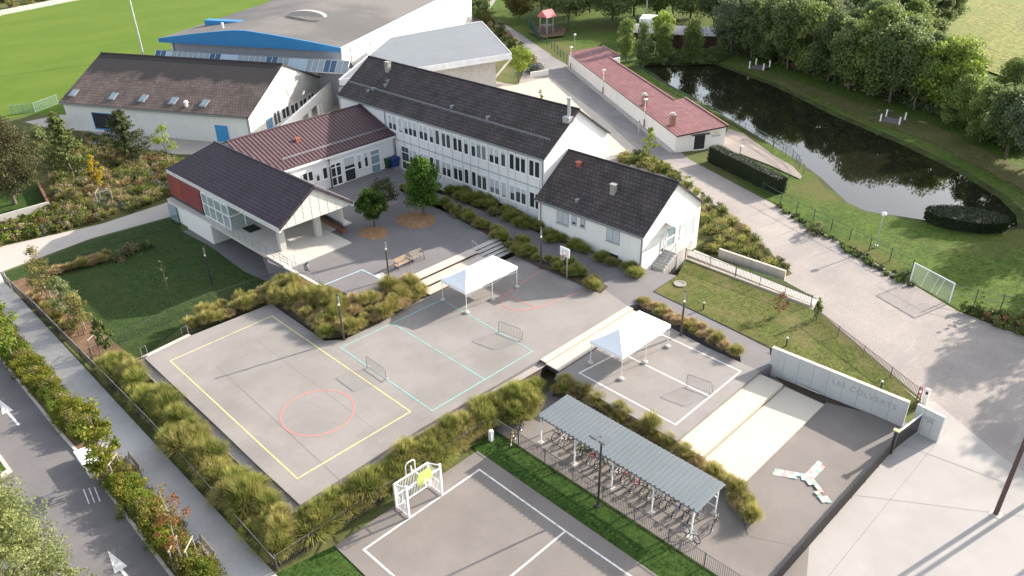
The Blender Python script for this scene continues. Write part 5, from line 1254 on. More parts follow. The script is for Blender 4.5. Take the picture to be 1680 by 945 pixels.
# ------------------------------------------------------------------ ball court goal with basket
t = thing('goal', 'white steel goal with barred back and a lime yellow basketball board', 'goal', (20.3, 28.3, -.9))
gx0, gx1, gy0, gy1, gz = 19.07, 21.65, 28.3, 29.5, -.9
b = MB()
for x in (gx0, gx1): b.box(x-.06, x+.06, gy0-.06, gy0+.06, gz, gz+2.55)
b.box(gx0, gx1, gy0-.05, gy0+.05, gz+2.2, gz+2.3); b.build('front_frame', whitep, t)
b = MB()
for x in (gx0, gx1): b.box(x-.06, x+.06, gy1-.06, gy1+.06, gz, gz+1.9); b.tube((x, gy0, gz+2.45), (x, gy1, gz+1.85), .04, n=6)
b.box(gx0, gx1, gy1-.04, gy1+.04, gz+1.84, gz+1.93); b.box(gx0, gx1, gy1-.04, gy1+.04, gz+.06, gz+.14); b.box(gx0, gx1, gy1-.03, gy1+.03, gz+.95, gz+1.02); b.build('rear_frame', whitep, t)
b = MB()
for i in range(1, 22): x = gx0+(gx1-gx0)*i/22; b.tube((x, gy1, gz+.1), (x, gy1, gz+1.85), .018, n=4)
b.build('rear_bars', whitep, t)
for x in (gx0, gx1):
    b = MB()
    for i in range(1, 9): y = gy0+(gy1-gy0)*i/9; b.tube((x, y, gz+.1), (x, y, gz+1.85), .016, n=4)
    b.tube((x, gy0, gz+.1), (x, gy1, gz+.1), .03); b.tube((x, gy0, gz+1.0), (x, gy1, gz+1.0), .025); b.build('side_bars', whitep, t)
b = MB(); b.tube((20.4, gy0, gz+2.28), (20.4, gy1, gz+2.2), .04, n=6); b.tube((20.4, gy1, gz+1.9), (20.4, gy1, gz+2.45), .04); b.path([(20.05, gy1+.08, gz+1.9), (20.05, gy1+.08, gz+2.6), (20.2, gy1+.08, gz+2.75), (20.6, gy1+.08, gz+2.75), (20.75, gy1+.08, gz+2.6), (20.75, gy1+.08, gz+1.9)], .04); b.build('rear_hoop_mount', whitep, t)
b = MB(); b.prism([], 0, 0) if False else None
bp = [(20.36-.55+.18, 2.0), (20.36+.55-.18, 2.0), (20.91, 2.25), (20.91, 2.65), (20.36+.40, 2.95), (20.36-.40, 2.95), (19.81, 2.65), (19.81, 2.25)]
fr_ = [(x, gy0-.14, gz+z) for x, z in bp]; bk_ = [(x, gy0-.10, gz+z) for x, z in bp]
b.face(fr_); b.face(bk_[::-1])
for i in range(8): j = (i+1) % 8; b.face([fr_[i], bk_[i], bk_[j], fr_[j]])
b.build('backboard', M('lime_board', (.50, .56, .18), .5, .03), t)
b = MB(); b.ring((20.36, gy0-.42, gz+2.3), (0, 0, 1), .22, .02); b.tube((20.36, gy0-.12, gz+2.3), (20.36, gy0-.2, gz+2.3), .03); b.build('rim', whitep, t)
b = MB()
for k in range(12): q = 2*math.pi*k/12; b.tube((20.36+.22*math.cos(q), gy0-.42+.22*math.sin(q), gz+2.3), (20.36+.14*math.cos(q+.4), gy0-.42+.14*math.sin(q+.4), gz+1.9), .008, n=3)
b.build('net', whitep, t)
# ------------------------------------------------------------------ bicycle shelter
t = thing('bike_shelter', 'long open bicycle shelter with grey corrugated steel roof on white posts', 'shelter', (30.7, 21.3, -.9))
b = MB(); sv = []
for k in range(37):
    v = 15.2+12.2*k/37; sv += [(v, 0), (v+.20, 0), (v+.225, .09), (v+.285, .09)]
sv.append((27.4, 0))
for (a, za), (c, zc) in zip(sv, sv[1:]):
    b.face([(29.3, a, 1.40+za), (32.15, a, 1.47+za), (32.15, c, 1.47+zc), (29.3, c, 1.40+zc)])
for x0, x1 in ((29.25, 29.32), (32.12, 32.2)): b.box(x0, x1, 15.2, 27.4, 1.30 if x0 < 30 else 1.36, 1.41 if x0 < 30 else 1.46)
b.build('roof', M('shelter_sheet', (.175, .20, .215), .5, .05, .3, .04, 15., .25), t)
for v in (27.22, 24.3, 21.26, 18.24, 15.5):
    for u in (29.42, 32.0):
        b = MB(); b.box(u-.038, u+.038, v-.038, v+.038, -.9, 1.4); b.build('post', whitep, t)
        b = MB(); b.box(u-.2, u+.2, v-.2, v+.2, -.93, -.88); b.build('foot_plate', conc, t)
    b = MB(); b.box(29.4, 32.05, v-.04, v+.04, 1.25, 1.36); b.tube((31.95, v, .4), (31.2, v, 1.28), .03); b.tube((29.47, v, .6), (30.1, v, 1.26), .03); b.build('roof_beam', whitep, t)
b = MB(); b.tube((32.0, 15.5, -.4), (32.0, 27.2, -.4), .03); b.tube((31.0, 15.7, -.45), (31.0, 27.0, -.45), .025); b.build('rack_rail', galv, t)
# ------------------------------------------------------------------ bicycles
def make_bike(label, col, name='bicycle', s=1.0):
    t = thing(name, label, 'bicycle'); r = .31
    fm_ = plain('bike_'+col[0], col[1], .35)
    for x in (-.5, .5):
        b = MB(); b.ring((x, 0, r), (0, 1, 0), r, .030, 24, 6); wh = b.build('wheel', black, t)
        b = MB(); b.ring((x, 0, r), (0, 1, 0), r-.03, .012, 24, 4)
        for k in range(8): q = math.pi*k/4; b.tube((x, 0, r), (x+math.cos(q)*(r-.03), 0, r+math.sin(q)*(r-.03)), .004, n=3)
        b.tube((x, -.05, r), (x, .05, r), .025, n=6); b.build('rim', galv, wh)
    b = MB(); S, Cb, Hd = (-.18, 0, .75), (-.07, 0, .3), (.34, 0, .78)
    b.tube(S, Cb, .028); b.tube(Cb, (.37, 0, .66), .032); b.tube(S, Hd, .028); b.tube(Cb, (-.5, 0, r), .02); b.tube(S, (-.5, 0, r), .018); b.tube(Hd, (.5, 0, r), .026); b.tube((.30, 0, .92), (.37, 0, .64), .02)
    b.build('frame', fm_, t)
    b = MB(); b.tube((.30, 0, .92), (.34, 0, .98), .016); b.path([(.22, -.3, 1.0), (.36, -.2, 1.0), (.36, .2, 1.0), (.22, .3, 1.0)], .014); b.build('handlebar', darkm, t)
    b = MB(); b.hexa([(-.36, -.08, .86), (-.08, -.02, .86), (-.08, .02, .86), (-.36, .08, .86)], [(-.36, -.08, .91), (-.08, -.02, .90), (-.08, .02, .90), (-.36, .08, .91)]); b.tube((-.2, 0, .75), (-.22, 0, .87), .014); b.build('saddle', black, t)
    b = MB(); b.tube((-.07, -.02, .3), (-.07, .02, .3), .09, n=12); b.tube((-.07, -.08, .3), (.05, -.09, .2), .012); b.tube((-.07, .08, .3), (-.19, .09, .4), .012); b.build('crank', darkm, t)
    return t
BC = {'red': (.26, .04, .04), 'white': (.55, .55, .54), 'black': (.02, .02, .022), 'lime': (.20, .30, .06), 'blue': (.035, .06, .2), 'pink': (.36, .13, .2), 'purple': (.13, .045, .11), 'silver': (.22, .225, .23)}
protos = {}
GB = 'bicycles parked under the shelter'
order = ['pink', 'white', 'black', 'silver', 'lime', 'black', 'red', 'blue', 'silver', 'purple', 'white', 'red', 'silver', 'pink', 'black', 'lime', 'white', 'silver', 'black', 'blue', 'black', 'purple']
rng = random.Random(9); cnt = {}
words = {1: 'first', 2: 'second', 3: 'third', 4: 'fourth', 5: 'fifth'}
for k, cn in enumerate(order):
    v = 26.7-k*.505; cnt[cn] = cnt.get(cn, 0)+1
    tot = order.count(cn)
    lab = f'{cn} bicycle parked under the shelter' if tot == 1 else f'{words[cnt[cn]]} {cn} bicycle under the shelter counted from its far end'
    loc = (30.75+rng.uniform(-.3, .3), v+rng.uniform(-.08, .08), -.9); rz_ = math.pi+rng.uniform(-.16, .16) if k % 4 else rng.uniform(-.15, .15)
    s = rng.uniform(.78, 1.0)
    if cn not in protos:
        protos[cn] = o = make_bike(lab, (cn, BC[cn])); o['group'] = GB; o.location = loc; o.rotation_euler = (0, 0, rz_); o.scale = (s, s, s)
    else: copy_tree(protos[cn], loc, rz_, s, lab, GB)
a, c = G(1125.5, 874, -.9), G(1142.5, 890, -.9)
copy_tree(protos['white'], ((a[0]+c[0])/2, (a[1]+c[1])/2, -.9), math.atan2(c[1]-a[1], c[0]-a[0]), .86, 'small white bicycle standing alone in front of the shelter').pop('group', None)
copy_tree(protos['black'], (31.2, 15.0, -.9), math.pi+.25, .95, 'dark bicycle leaning beside the near end post of the shelter').pop('group', None)
a = G(851, 713, -.9); copy_tree(protos['black'], (a[0], a[1], -.9), .35, .95, 'dark bicycle standing in the yard at the fence corner').pop('group', None)
a = G(842, 722, -.9); y_ = make_bike('yellow framed bicycle at the fence corner left of the shelter', ('yellow', (.6, .42, .05))); y_.location = (a[0]-.1, a[1], -.9); y_.rotation_euler = (0, 0, .6); y_.scale = (.9, .9, .9)
g_ = G(947, 752, -.9); copy_tree(protos['black'], (g_[0]+.6, g_[1]-.2, -.9), 2.6, .95, 'black bicycle standing askew in front of the shelter').pop('group', None)
# ------------------------------------------------------------------ small stairs between lawn and yellow court
t = thing('garden_stairs', 'short pale stairs with a steel rail from the sunken lawn to the yellow court', 'stairs', G(275, 565, -.3))
a, c = G(242, 584, .3), G(313, 549, .3); dd = Vector((c[0]-a[0], c[1]-a[1])); f = Fr(math.atan2(dd.y, dd.x), a[:2])
b = MB()
for k in range(4): b.box(0, dd.length, .003+.32*k, .32*(k+1), -1, .27-.2*k, f)
b.build('steps', concl, t)
b = MB()
for x in (.1, dd.length-.1):
    b.tube(f.w(x, .1, .2), f.w(x, .1, 1.15), .02); b.tube(f.w(x, 1.2, -.5), f.w(x, 1.2, .5), .02); b.tube(f.w(x, .1, 1.15), f.w(x, 1.2, .5), .02)
b.build('handrail', galv, t)
t = thing('stair_handrail', 'thin steel handrail at the left end of the courtyard stairs', 'handrail', (43.0, 48, 1.1))
b = MB()
for u in (42.95,): b.path([(u, 48.6, 1.1), (u, 48.6, 2.0), (u, 46.2, 1.25), (u, 46.2, .35)], .022); b.tube((u, 47.4, .8), (u, 47.4, 1.62), .018)
b.build('rail', galv, t)
# ------------------------------------------------------------------ park things
def platform(label, g_, rz_):
    t = thing('picnic_platform', label, 'platform', g_); f = Fr(rz_, g_[:2]); z = g_[2]
    b = MB()
    for k in range(8): b.box(-1.2+.3*k, -.94+.3*k, -1.15, 1.15, z+.02, z+.16, f)
    b.build('deck', M('grey_deck', (.17, .15, .15), .85), t)
    for sx in (-1, 1):
        for sy in (-1, 1): b = MB(); p = f.w(sx*1.3, sy*1.25, z); b.box(p[0]-.09, p[0]+.09, p[1]-.09, p[1]+.09, z-.05, z+1.15); b.build('post', whitep, t)
platform('grey fishing platform with four white posts near the far pond corner', G(1246, 111, -.55), .1)
platform('grey fishing platform with four white posts halfway along the far pond bank', G(1464, 199, -.6), .1)
for x, y, l, m_ in ((1305, 108, 'faded red bench under the trees across the pond', M('faded_red', (.28, .09, .07), .8)), (1392, 140, 'brown bench under the trees across the pond', wood)):
    bench(l, G(x, y+5, -.5), 2.3, m_)
t = thing('play_tower', 'small play tower with pink red roof and blue slide in the park', 'playground tower', G(897, 54, -.5)); x, y, z = t.location
b = MB()
for dx in (-.9, .9):
    for dy in (-.9, .9): b.box(x+dx-.09, x+dx+.09, y+dy-.09, y+dy+.09, z, z+3.6)
b.build('post', M('blue_grey_wood', (.25, .28, .33), .8), t)
b = MB(); b.box(x-1, x+1, y-1, y+1, z+1.5, z+1.62); b.build('deck', woodg, t)
b = MB(); b.face([(x-1.5, y-1.4, z+3.3), (x+1.5, y-1.4, z+3.3), (x+1.5, y, z+4.6), (x-1.5, y, z+4.6)]); b.face([(x+1.5, y+1.4, z+3.3), (x-1.5, y+1.4, z+3.3), (x-1.5, y, z+4.6), (x+1.5, y, z+4.6)]); b.face([(x-1.5, y-1.4, z+3.3), (x-1.5, y, z+4.6), (x-1.5, y+1.4, z+3.3)]); b.face([(x+1.5, y-1.4, z+3.3), (x+1.5, y+1.4, z+3.3), (x+1.5, y, z+4.6)]); b.build('roof', M('pink_roof', (.50, .13, .14), .6), t)
b = MB(); b.hexa([(x+1, y-.4, z+1.5), (x+4, y-.4, z+.2), (x+4, y+.4, z+.2), (x+1, y+.4, z+1.5)], [(x+1, y-.4, z+1.65), (x+4, y-.4, z+.35), (x+4, y+.4, z+.35), (x+1, y+.4, z+1.65)]); b.build('slide', M('slide_blue', (.06, .13, .2), .4), t)
sheet('play_surface', [(868, 52, -.53), (885, 42, -.53), (930, 44, -.53), (925, 58, -.53), (890, 62, -.53)], mulch, None)
t = thing('totem_pole', 'thin orange carved totem beside the play tower fence', 'totem', G(886, 52, -.5)); x, y, z = t.location
b = MB(); b.tube((x, y, z), (x, y, z+3), .16, .12, 8); b.build('pole', M('orange_wood', (.40, .17, .06), .8), t); b = MB(); b.lathe((x, y, z+3), [(.12, 0), (.3, .15), (.3, .35), (.1, .6), (.001, .7)], 8); b.build('carved_head', M('orange_wood', (.4, .17, .06), .8), t)
t = thing('play_castle', 'wooden climbing castle with a steel slide behind the gymnasium', 'playground', G(742, 28, -1)); x, y, z = t.location
wd_ = M('play_wood', (.34, .17, .07), .8)
for dx, dy, h in ((-2.5, 0, 3.4), (0, 1.5, 3.8), (2.0, -.5, 3.0)):
    b = MB(); b.hexa([(x+dx-.9, y+dy-.9, z+1.4), (x+dx+.9, y+dy-.9, z+1.4), (x+dx+.9, y+dy+.9, z+1.4), (x+dx-.9, y+dy+.9, z+1.4)], [(x+dx-1.1, y+dy-1.1, z+h), (x+dx+1.1, y+dy-1.1, z+h), (x+dx+1.1, y+dy+1.1, z+h), (x+dx-1.1, y+dy+1.1, z+h)]); b.build('tower', wd_, t)
    b = MB()
    for sx in (-.8, .8):
        for sy in (-.8, .8): b.tube((x+dx+sx, y+dy+sy, z), (x+dx+sx*1.1, y+dy+sy*1.1, z+h+.3), .1, n=6)
    b.build('leg', wd_, t)
b = MB(); b.hexa([(x-.3, y-4.2, z+.2), (x+.5, y-4.2, z+.2), (x+.5, y-.4, z+2.0), (x-.3, y-.4, z+2.0)], [(x-.3, y-4.2, z+.3), (x+.5, y-4.2, z+.3), (x+.5, y-.4, z+2.15), (x-.3, y-.4, z+2.15)]); b.build('slide', M('slide_steel', (.62, .60, .57), .35, metal=.4), t)
sheet('play_sand', [(722, 42, -.99), (722, 18, -.99), (765, 10, -.99), (790, 34, -.99), (760, 46, -.99)], play_soft, None)
for x, y, l in ((172, 336, 'wooden tree stake frame under the small yellow tree'),):
    g_ = G(x, y, -.95); t = thing('tree_stake', l, 'stake frame', g_)
    for dx, dy in ((-.8, -.5), (.8, -.5), (0, .8)): b = MB(); b.tube((g_[0]+dx, g_[1]+dy, -1), (g_[0]+dx, g_[1]+dy, .9), .06, n=6); b.build('stake', woodg, t)
    b = MB(); b.path([(g_[0]-.8, g_[1]-.5, .8), (g_[0]+.8, g_[1]-.5, .8), (g_[0], g_[1]+.8, .8), (g_[0]-.8, g_[1]-.5, .8)], .04); b.build('crosspiece', woodg, t)
def tree_stakes(label, g_, rz_=0., h=1.5, w_=.55):
    t = thing('tree_stake', label, 'stake frame', g_); f = Fr(rz_, g_[:2])
    for sx in (-1, 1):
        for sy in (-1, 1): b = MB(); b.tube(f.w(sx*w_, sy*w_, g_[2]-.1), f.w(sx*w_*.9, sy*w_*.9, g_[2]+h), .045, n=6); b.build('stake', woodg, t)
    b = MB()
    for s in (-1, 1): b.tube(f.w(-w_-.1, s*w_*.9, g_[2]+h-.08), f.w(w_+.1, s*w_*.9, g_[2]+h-.08), .05, n=6)
    b.build('crosspiece', woodg, t)
ST = [((85, 492), 'nearest the white path'), ((108, 515), 'second from the white path in the mulch bed'), ((128, 545), 'third from the white path in the mulch bed'), ((163, 575), 'at the lower end of the mulch bed')]
for (x, y), l in ST: tree_stakes('four post wooden tree stake '+l, G(x, y, -.95), .6, 1.3, .42)
tree_stakes('wooden tree stake on the planting strip below the upper street tree', G(20, 588, -.88), .75, 1.7, .5)
tree_stakes('wooden tree stake on the planting strip beside the white cabinet', G(184, 785, -.88), .75, 1.7, .5)
tree_stakes('wooden tree stake holding the sparse red leafed tree', G(305, 922, -.88), .75, 1.5, .5)
# courtyard wood chip islands
for x, y, rx, ry, l in ((613, 382, 25, 11, 'round wood chip island under the smaller courtyard tree'), (683, 361, 33, 14, 'round wood chip island under the larger courtyard tree')):
    N = 28; rng = random.Random(x); P = [G(x+rx*math.cos(6.283*k/N)*rng.uniform(.93, 1.05), y+ry*math.sin(6.283*k/N)*rng.uniform(.93, 1.05), 1.106) for k in range(N)]
    c = G(x, y, 1.1); b = MB()
    for k in range(N):
        p, q = P[k], P[(k+1) % N]; m1, m2 = lerp(p, c, .4), lerp(q, c, .4); m1, m2 = (m1[0], m1[1], 1.19), (m2[0], m2[1], 1.19)
        b.face([p, q, m2, m1]); b.face([m1, m2, (c[0], c[1], 1.22)])
    o = b.build('wood_chip_island', chips, None, True); tag(o, l, 'mulch island')
# ------------------------------------------------------------------ person on the lane
def person(label, base, h, rz_):
    t = thing('person', label, 'person', base); k = h/1.75
    me = bpy.data.meshes.new('body'); V_ = [(0, 0, .95), (0, 0, 1.15), (0, .01, 1.38), (0, .0, 1.50), (0, .03, 1.60), (0, .03, 1.72),
         (.10, 0, .9), (.11, .16, .5), (.11, .10, .08), (.11, .24, .03), (-.10, 0, .9), (-.11, -.06, .5), (-.11, -.28, .12), (-.11, -.18, .03),
         (.19, 0, 1.40), (.25, -.10, 1.12), (.23, .06, .88), (.22, .10, .80), (-.19, 0, 1.40), (-.25, .10, 1.12), (-.23, .24, .92), (-.22, .30, .86)]
    E_ = [(0, 1), (1, 2), (2, 3), (3, 4), (4, 5), (0, 6), (6, 7), (7, 8), (8, 9), (0, 10), (10, 11), (11, 12), (12, 13), (2, 14), (14, 15), (15, 16), (16, 17), (2, 18), (18, 19), (19, 20), (20, 21)]
    rad = [.15, .13, .16, .06, .095, .08, .09, .065, .045, .04, .09, .065, .045, .04, .06, .045, .038, .03, .06, .045, .038, .03]
    me.from_pydata([(x*k, y*k, z*k) for x, y, z in V_], E_, []); o = bpy.data.objects.new('body', me); sc.collection.objects.link(o); o.parent = t
    m = o.modifiers.new('skin', 'SKIN')
    for i, v in enumerate(me.skin_vertices[0].data): v.radius = (rad[i]*k, rad[i]*k*.8); v.use_root = i == 0
    s = o.modifiers.new('sub', 'SUBSURF'); s.levels = 2; s.render_levels = 2
    me.materials.append(plain('clothes_grey', (.42, .42, .42), .9))
    b = MB(); b.lathe((base[0], base[1]+.02*k, base[2]+1.60*k), [(.105*k, 0), (.115*k, .07*k), (.09*k, .13*k), (.001, .165*k)], 10); b.build('hair', plain('hair_brown', (.08, .06, .05), .8), t, True)
    t.rotation_euler = (0, 0, rz_)
pb_ = G(1047.8, 218, -.96); person('person in light grey clothes walking along the lane beside the clubhouse', pb_, 1.7, 2.6)
# ------------------------------------------------------------------ foliage meshes
def mesh_quads(name, quads, tint, mat):
    n = len(quads); me = bpy.data.meshes.new(name)
    me.vertices.add(n*4); me.vertices.foreach_set('co', np.ascontiguousarray(quads, dtype=np.float32).ravel())
    me.loops.add(n*4); me.loops.foreach_set('vertex_index', np.arange(n*4, dtype=np.int32))
    me.polygons.add(n); me.polygons.foreach_set('loop_start', np.arange(0, n*4, 4, dtype=np.int32))
    a = me.attributes.new('tint', 'FLOAT', 'FACE'); a.data.foreach_set('value', np.clip(tint, 0, 1).astype(np.float32))
    me.materials.append(mat); me.update(calc_edges=True); me.validate()
    return me
def leaves(rg, cen, size, out=None, jit=1.0, asp=.6):
    """one folded-diamond leaf quad per centre"""
    n = len(cen)
    nr = rg.normal(size=(n, 3)); nr /= np.linalg.norm(nr, axis=1)[:, None]
    if out is not None: nr = nr*jit+out*.9; nr[:, 2] += .25; nr /= np.linalg.norm(nr, axis=1)[:, None]
    t = rg.normal(size=(n, 3)); t -= (t*nr).sum(1)[:, None]*nr; t /= np.linalg.norm(t, axis=1)[:, None]
    bn = np.cross(nr, t); s = (size*rg.uniform(.6, 1.3, n))[:, None]
    q = np.stack([cen-t*s*.5, cen+bn*s*asp*.5+nr*s*.08, cen+t*s*.5, cen-bn*s*asp*.5+nr*s*.08], 1)
    return q
def sphere_pts(rg, n):
    v = rg.normal(size=(n, 3)); return v/np.linalg.norm(v, axis=1)[:, None]
def crown(seed, w, h, nlobe, nleaf, lsize, shape='round', fill=.75, lobe=.32):
    """leaf quads of a crown standing on z=0, width w, height h"""
    rg = np.random.default_rng(seed); C_ = []; Rr = []
    for i in range(nlobe):
        d = sphere_pts(rg, 1)[0]; u = rg.uniform(.35, 1.0)**.5
        if shape == 'round': k = u*.78; p = np.array([d[0]*k, d[1]*k, .5+d[2]*k*.5*.98])
        elif shape == 'oval':
            z = rg.uniform(.06, .95); prof = math.sin(math.pi*min(1, (z*.9+.1)**.8))**.7; a = rg.uniform(0, 6.283); k = rg.uniform(.3, .85)*prof; p = np.array([k*math.cos(a), k*math.sin(a), z])
        elif shape == 'cone':
            z = rg.uniform(.0, .98)**1.1; prof = (1-z)**.85*.95+.04; a = rg.uniform(0, 6.283); k = rg.uniform(.35, .95)*prof; p = np.array([k*math.cos(a), k*math.sin(a), z])
        elif shape == 'dome':
            z = rg.uniform(0, .92); prof = math.sqrt(max(0, 1-z*z)); a = rg.uniform(0, 6.283); k = rg.uniform(.4, .9)*prof; p = np.array([k*math.cos(a), k*math.sin(a), z])
        elif shape == 'branch': break
        else:  # column
            z = rg.uniform(.03, .96); prof = min(1, z*5)*min(1, (1-z)*3.2)**.6; a = rg.uniform(0, 6.283); k = rg.uniform(.2, .8)*prof; p = np.array([k*math.cos(a), k*math.sin(a), z])
        C_.append(p*np.array([w/2, w/2, h])); Rr.append(lobe*w/2*rg.uniform(.6, 1.25)*(.55 if shape in ('cone',) else 1))
    if shape == 'branch':      # conifer: whorls of rising branches set with needles
        z0 = rg.uniform(.02, .97, nlobe); a = rg.uniform(0, 6.283, nlobe); ln = w/2*((1-z0)**.75*.95+.06)*rg.uniform(.65, 1.15, nlobe); pk = rg.integers(0, nlobe, nleaf)
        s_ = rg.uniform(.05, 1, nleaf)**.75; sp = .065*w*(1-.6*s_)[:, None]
        pos = np.stack([s_*ln[pk]*np.cos(a[pk]), s_*ln[pk]*np.sin(a[pk]), z0[pk]*h+s_*ln[pk]*.30], 1)+rg.normal(0, 1, (nleaf, 3))*sp*.42
        out = np.stack([np.cos(a[pk]), np.sin(a[pk]), np.full(nleaf, .5)], 1); pos[:, 2] = np.clip(pos[:, 2], 0, h)
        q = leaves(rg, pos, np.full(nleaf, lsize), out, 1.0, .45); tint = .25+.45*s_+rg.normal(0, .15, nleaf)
        C_ = np.stack([ln*.7*np.cos(a), ln*.7*np.sin(a), z0*h], 1)
        return q, tint, C_
    C_ = np.array(C_); Rr = np.array(Rr); pk = rg.integers(0, nlobe, nleaf)
    d = sphere_pts(rg, nleaf); rad = rg.uniform(.0, 1, nleaf)**(.4)
    out = d.copy(); pos = C_[pk]+d*(Rr[pk]*rad)[:, None]*np.array([1, 1, .8])
    pos[:, 2] = np.maximum(pos[:, 2], .0)
    lobet = rg.uniform(-.22, .22, nlobe)
    q = leaves(rg, pos, np.full(nleaf, lsize), out)
    tint = .45+lobet[pk]+rg.normal(0, .16, nleaf)
    return q, tint, C_
def trunk_mb(rg, h, hc, w, C_, r, limbs=7):
    """tapered trunk to height h with limbs reaching into the crown that starts at hc"""
    b = MB(); p = Vector((0, 0, -.1)); n = 5
    for i in range(n):
        q = Vector((rg.uniform(-.03, .03)*w, rg.uniform(-.03, .03)*w, h*(i+1)/n)); b.tube(p, q, r*(1-.75*i/n), r*(1-.75*(i+1)/n), 7, False); p = q
    if len(C_):
        for i in rg.choice(len(C_), min(limbs, len(C_)), replace=False):
            c = C_[i]+np.array([0, 0, hc]); z0 = min(h*.95, max(hc*.8, c[2]-.35*math.hypot(c[0], c[1])-.15*h)); m = Vector((c[0]*.45, c[1]*.45, z0+(c[2]-z0)*.6))
            b.tube((0, 0, z0), m, r*.4, r*.22, 5, False); b.tube(m, tuple(c), r*.22, r*.06, 5, False)
    return b
bark = M('bark', (.12, .095, .075), .95, .2, 3., .3, 25., bump=.5)
barkp = M('pale_bark', (.26, .23, .19), .95, .15, 3., .3, 25., bump=.4)
LM = {
 'wood_dark': leafmat('leaf_wood_dark', (.075, .115, .046), (.245, .295, .11)),
 'wood_mid': leafmat('leaf_wood_mid', (.09, .135, .04), (.285, .35, .10)),
 'wood_light': leafmat('leaf_wood_light', (.12, .19, .03), (.34, .41, .085)),
 'wood_grey': leafmat('leaf_wood_grey', (.085, .12, .068), (.25, .29, .16)),
 'maple': leafmat('leaf_maple', (.035, .085, .014), (.14, .24, .035)),
 'maple_dark': leafmat('leaf_maple_dark', (.035, .085, .014), (.14, .24, .035)),
 'pine': leafmat('leaf_pine', (.042, .052, .022), (.145, .13, .05), .3),
 'conifer': leafmat('leaf_conifer', (.05, .08, .022), (.18, .21, .06), .2),
 'conifer_dark': leafmat('leaf_conifer_dark', (.035, .055, .022), (.115, .14, .05), .2),
 'pale': leafmat('leaf_pale', (.10, .13, .045), (.28, .32, .14)),
 'yellowgreen': leafmat('leaf_yellowgreen', (.10, .16, .018), (.30, .36, .06)),
 'gold': leafmat('leaf_gold', (.28, .23, .02), (.60, .44, .04)),
 'willow': leafmat('leaf_willow', (.11, .14, .045), (.37, .39, .155)),
 'autumn': leafmat('leaf_autumn', (.075, .125, .016), (.28, .26, .035)),
 'redleaf': leafmat('leaf_redtip', (.28, .06, .03), (.20, .20, .05)),
 'olive': leafmat('leaf_olive', (.10, .105, .03), (.34, .30, .11)),
 'grassblade': leafmat('grass_blade', (.045, .07, .015), (.52, .42, .17), .4, mid=(.17, .205, .040)),
 'grassgreen': leafmat('grass_blade_green', (.036, .065, .013), (.40, .36, .11), .4, mid=(.105, .17, .030)),
 'grassdry': leafmat('grass_blade_dry', (.05, .05, .02), (.55, .41, .22), .3),
 'hedge': leafmat('leaf_hedge', (.010, .020, .008), (.035, .055, .018), .15),
 'plume': leafmat('plume', (.24, .19, .11), (.46, .37, .23), .3),
 'bluegrey': leafmat('leaf_bluegrey', (.07, .09, .08), (.20, .22, .19), .2),
 'rust': leafmat('leaf_rust', (.16, .07, .035), (.36, .20, .10), .2),
}
def tree(label, base, top_py, width, shape, mat, crown_frac=.78, nleaf=5000, lsize=None, nlobe=40, seed=None, r=None, name='tree', group=None, cat='tree', wpx_=True, h=None, bk=None, lobe=.32):
    h = h or max(1.0, H(base, top_py)); W_ = width*depth((base[0], base[1], base[2]+h*.6))/F_PX if wpx_ else width
    seed = seed if seed is not None else abs(hash((round(base[0], 2), round(base[1], 2)))) % 99991
    ch = h*crown_frac; hc = h-ch; ls = lsize or max(.12, W_*.05)
    q, ti, C_ = crown(seed, W_, ch, nlobe, nleaf, ls, shape, lobe=lobe)
    t = thing(name, label, cat, base, group); rg = np.random.default_rng(seed+1)
    r = r or max(.05, h*.022)
    o = trunk_mb(rg, h*(.8 if shape != 'cone' else .95), hc, W_, C_, r); off_ = o
    mb = MB(); mb.v = [(x+base[0], y+base[1], z+base[2]) for x, y, z in o.v]; mb.f = o.f; mb.mi = o.mi; mb.build('trunk', bk or bark, t, True)
    q = q+np.array([0, 0, hc]); me = mesh_quads('crown', q, ti, mat); c = bpy.data.objects.new('crown', me); sc.collection.objects.link(c); c.parent = t
    return t
def ZB(z): return z
# --- courtyard and yard trees
tree('larger bright green courtyard tree by the long school block', G(695.5, 352, 1.1), 258, 68, 'oval', LM['maple'], .80, 11000, .24, 70, 11)
tree('smaller dark green round tree in the courtyard', G(614, 372, 1.1), 308, 54, 'round', LM['maple_dark'], .80, 9000, .22, 60, 12)
tree('thin dark leafed tree standing behind the smaller courtyard tree', G(632, 346, 1.1), 291, 56, 'round', LM['conifer_dark'], .8, 1900, .22, 40, 13, r=.05)
# --- meadow side
tree('broad dark brown pine at the left edge above the meadow garden', G(25, 335, -1), 170, 140, 'round', LM['pine'], .985, 22000, .21, 90, 21, lobe=.26)
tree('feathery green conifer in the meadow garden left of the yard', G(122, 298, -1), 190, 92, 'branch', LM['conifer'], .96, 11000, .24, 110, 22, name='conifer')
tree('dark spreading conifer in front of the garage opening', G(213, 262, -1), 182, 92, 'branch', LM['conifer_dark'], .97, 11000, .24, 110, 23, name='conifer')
tree('thin light green young tree right of the dark conifer', G(275, 258, -1), 204, 44, 'oval', LM['wood_light'], .85, 1300, .2, 26, 24, r=.05)
tree('small golden yellow tree in the middle of the meadow garden', G(168, 318, -1), 252, 26, 'oval', LM['gold'], .8, 1500, .2, 24, 25, r=.05)
tree('pale feathery shrub tree behind the green conifer', G(85, 270, -1), 205, 62, 'dome', LM['pale'], .95, 2600, .3, 40, 26)
tree('brown leafed small tree at the corner of the white hall', G(95, 222, -1), 186, 34, 'oval', LM['olive'], .9, 1300, .22, 24, 27)
tree('dull green tree at the far left edge above the pine', G(-5, 265, -1), 172, 60, 'round', LM['conifer_dark'], .85, 2600, .3, 36, 28)
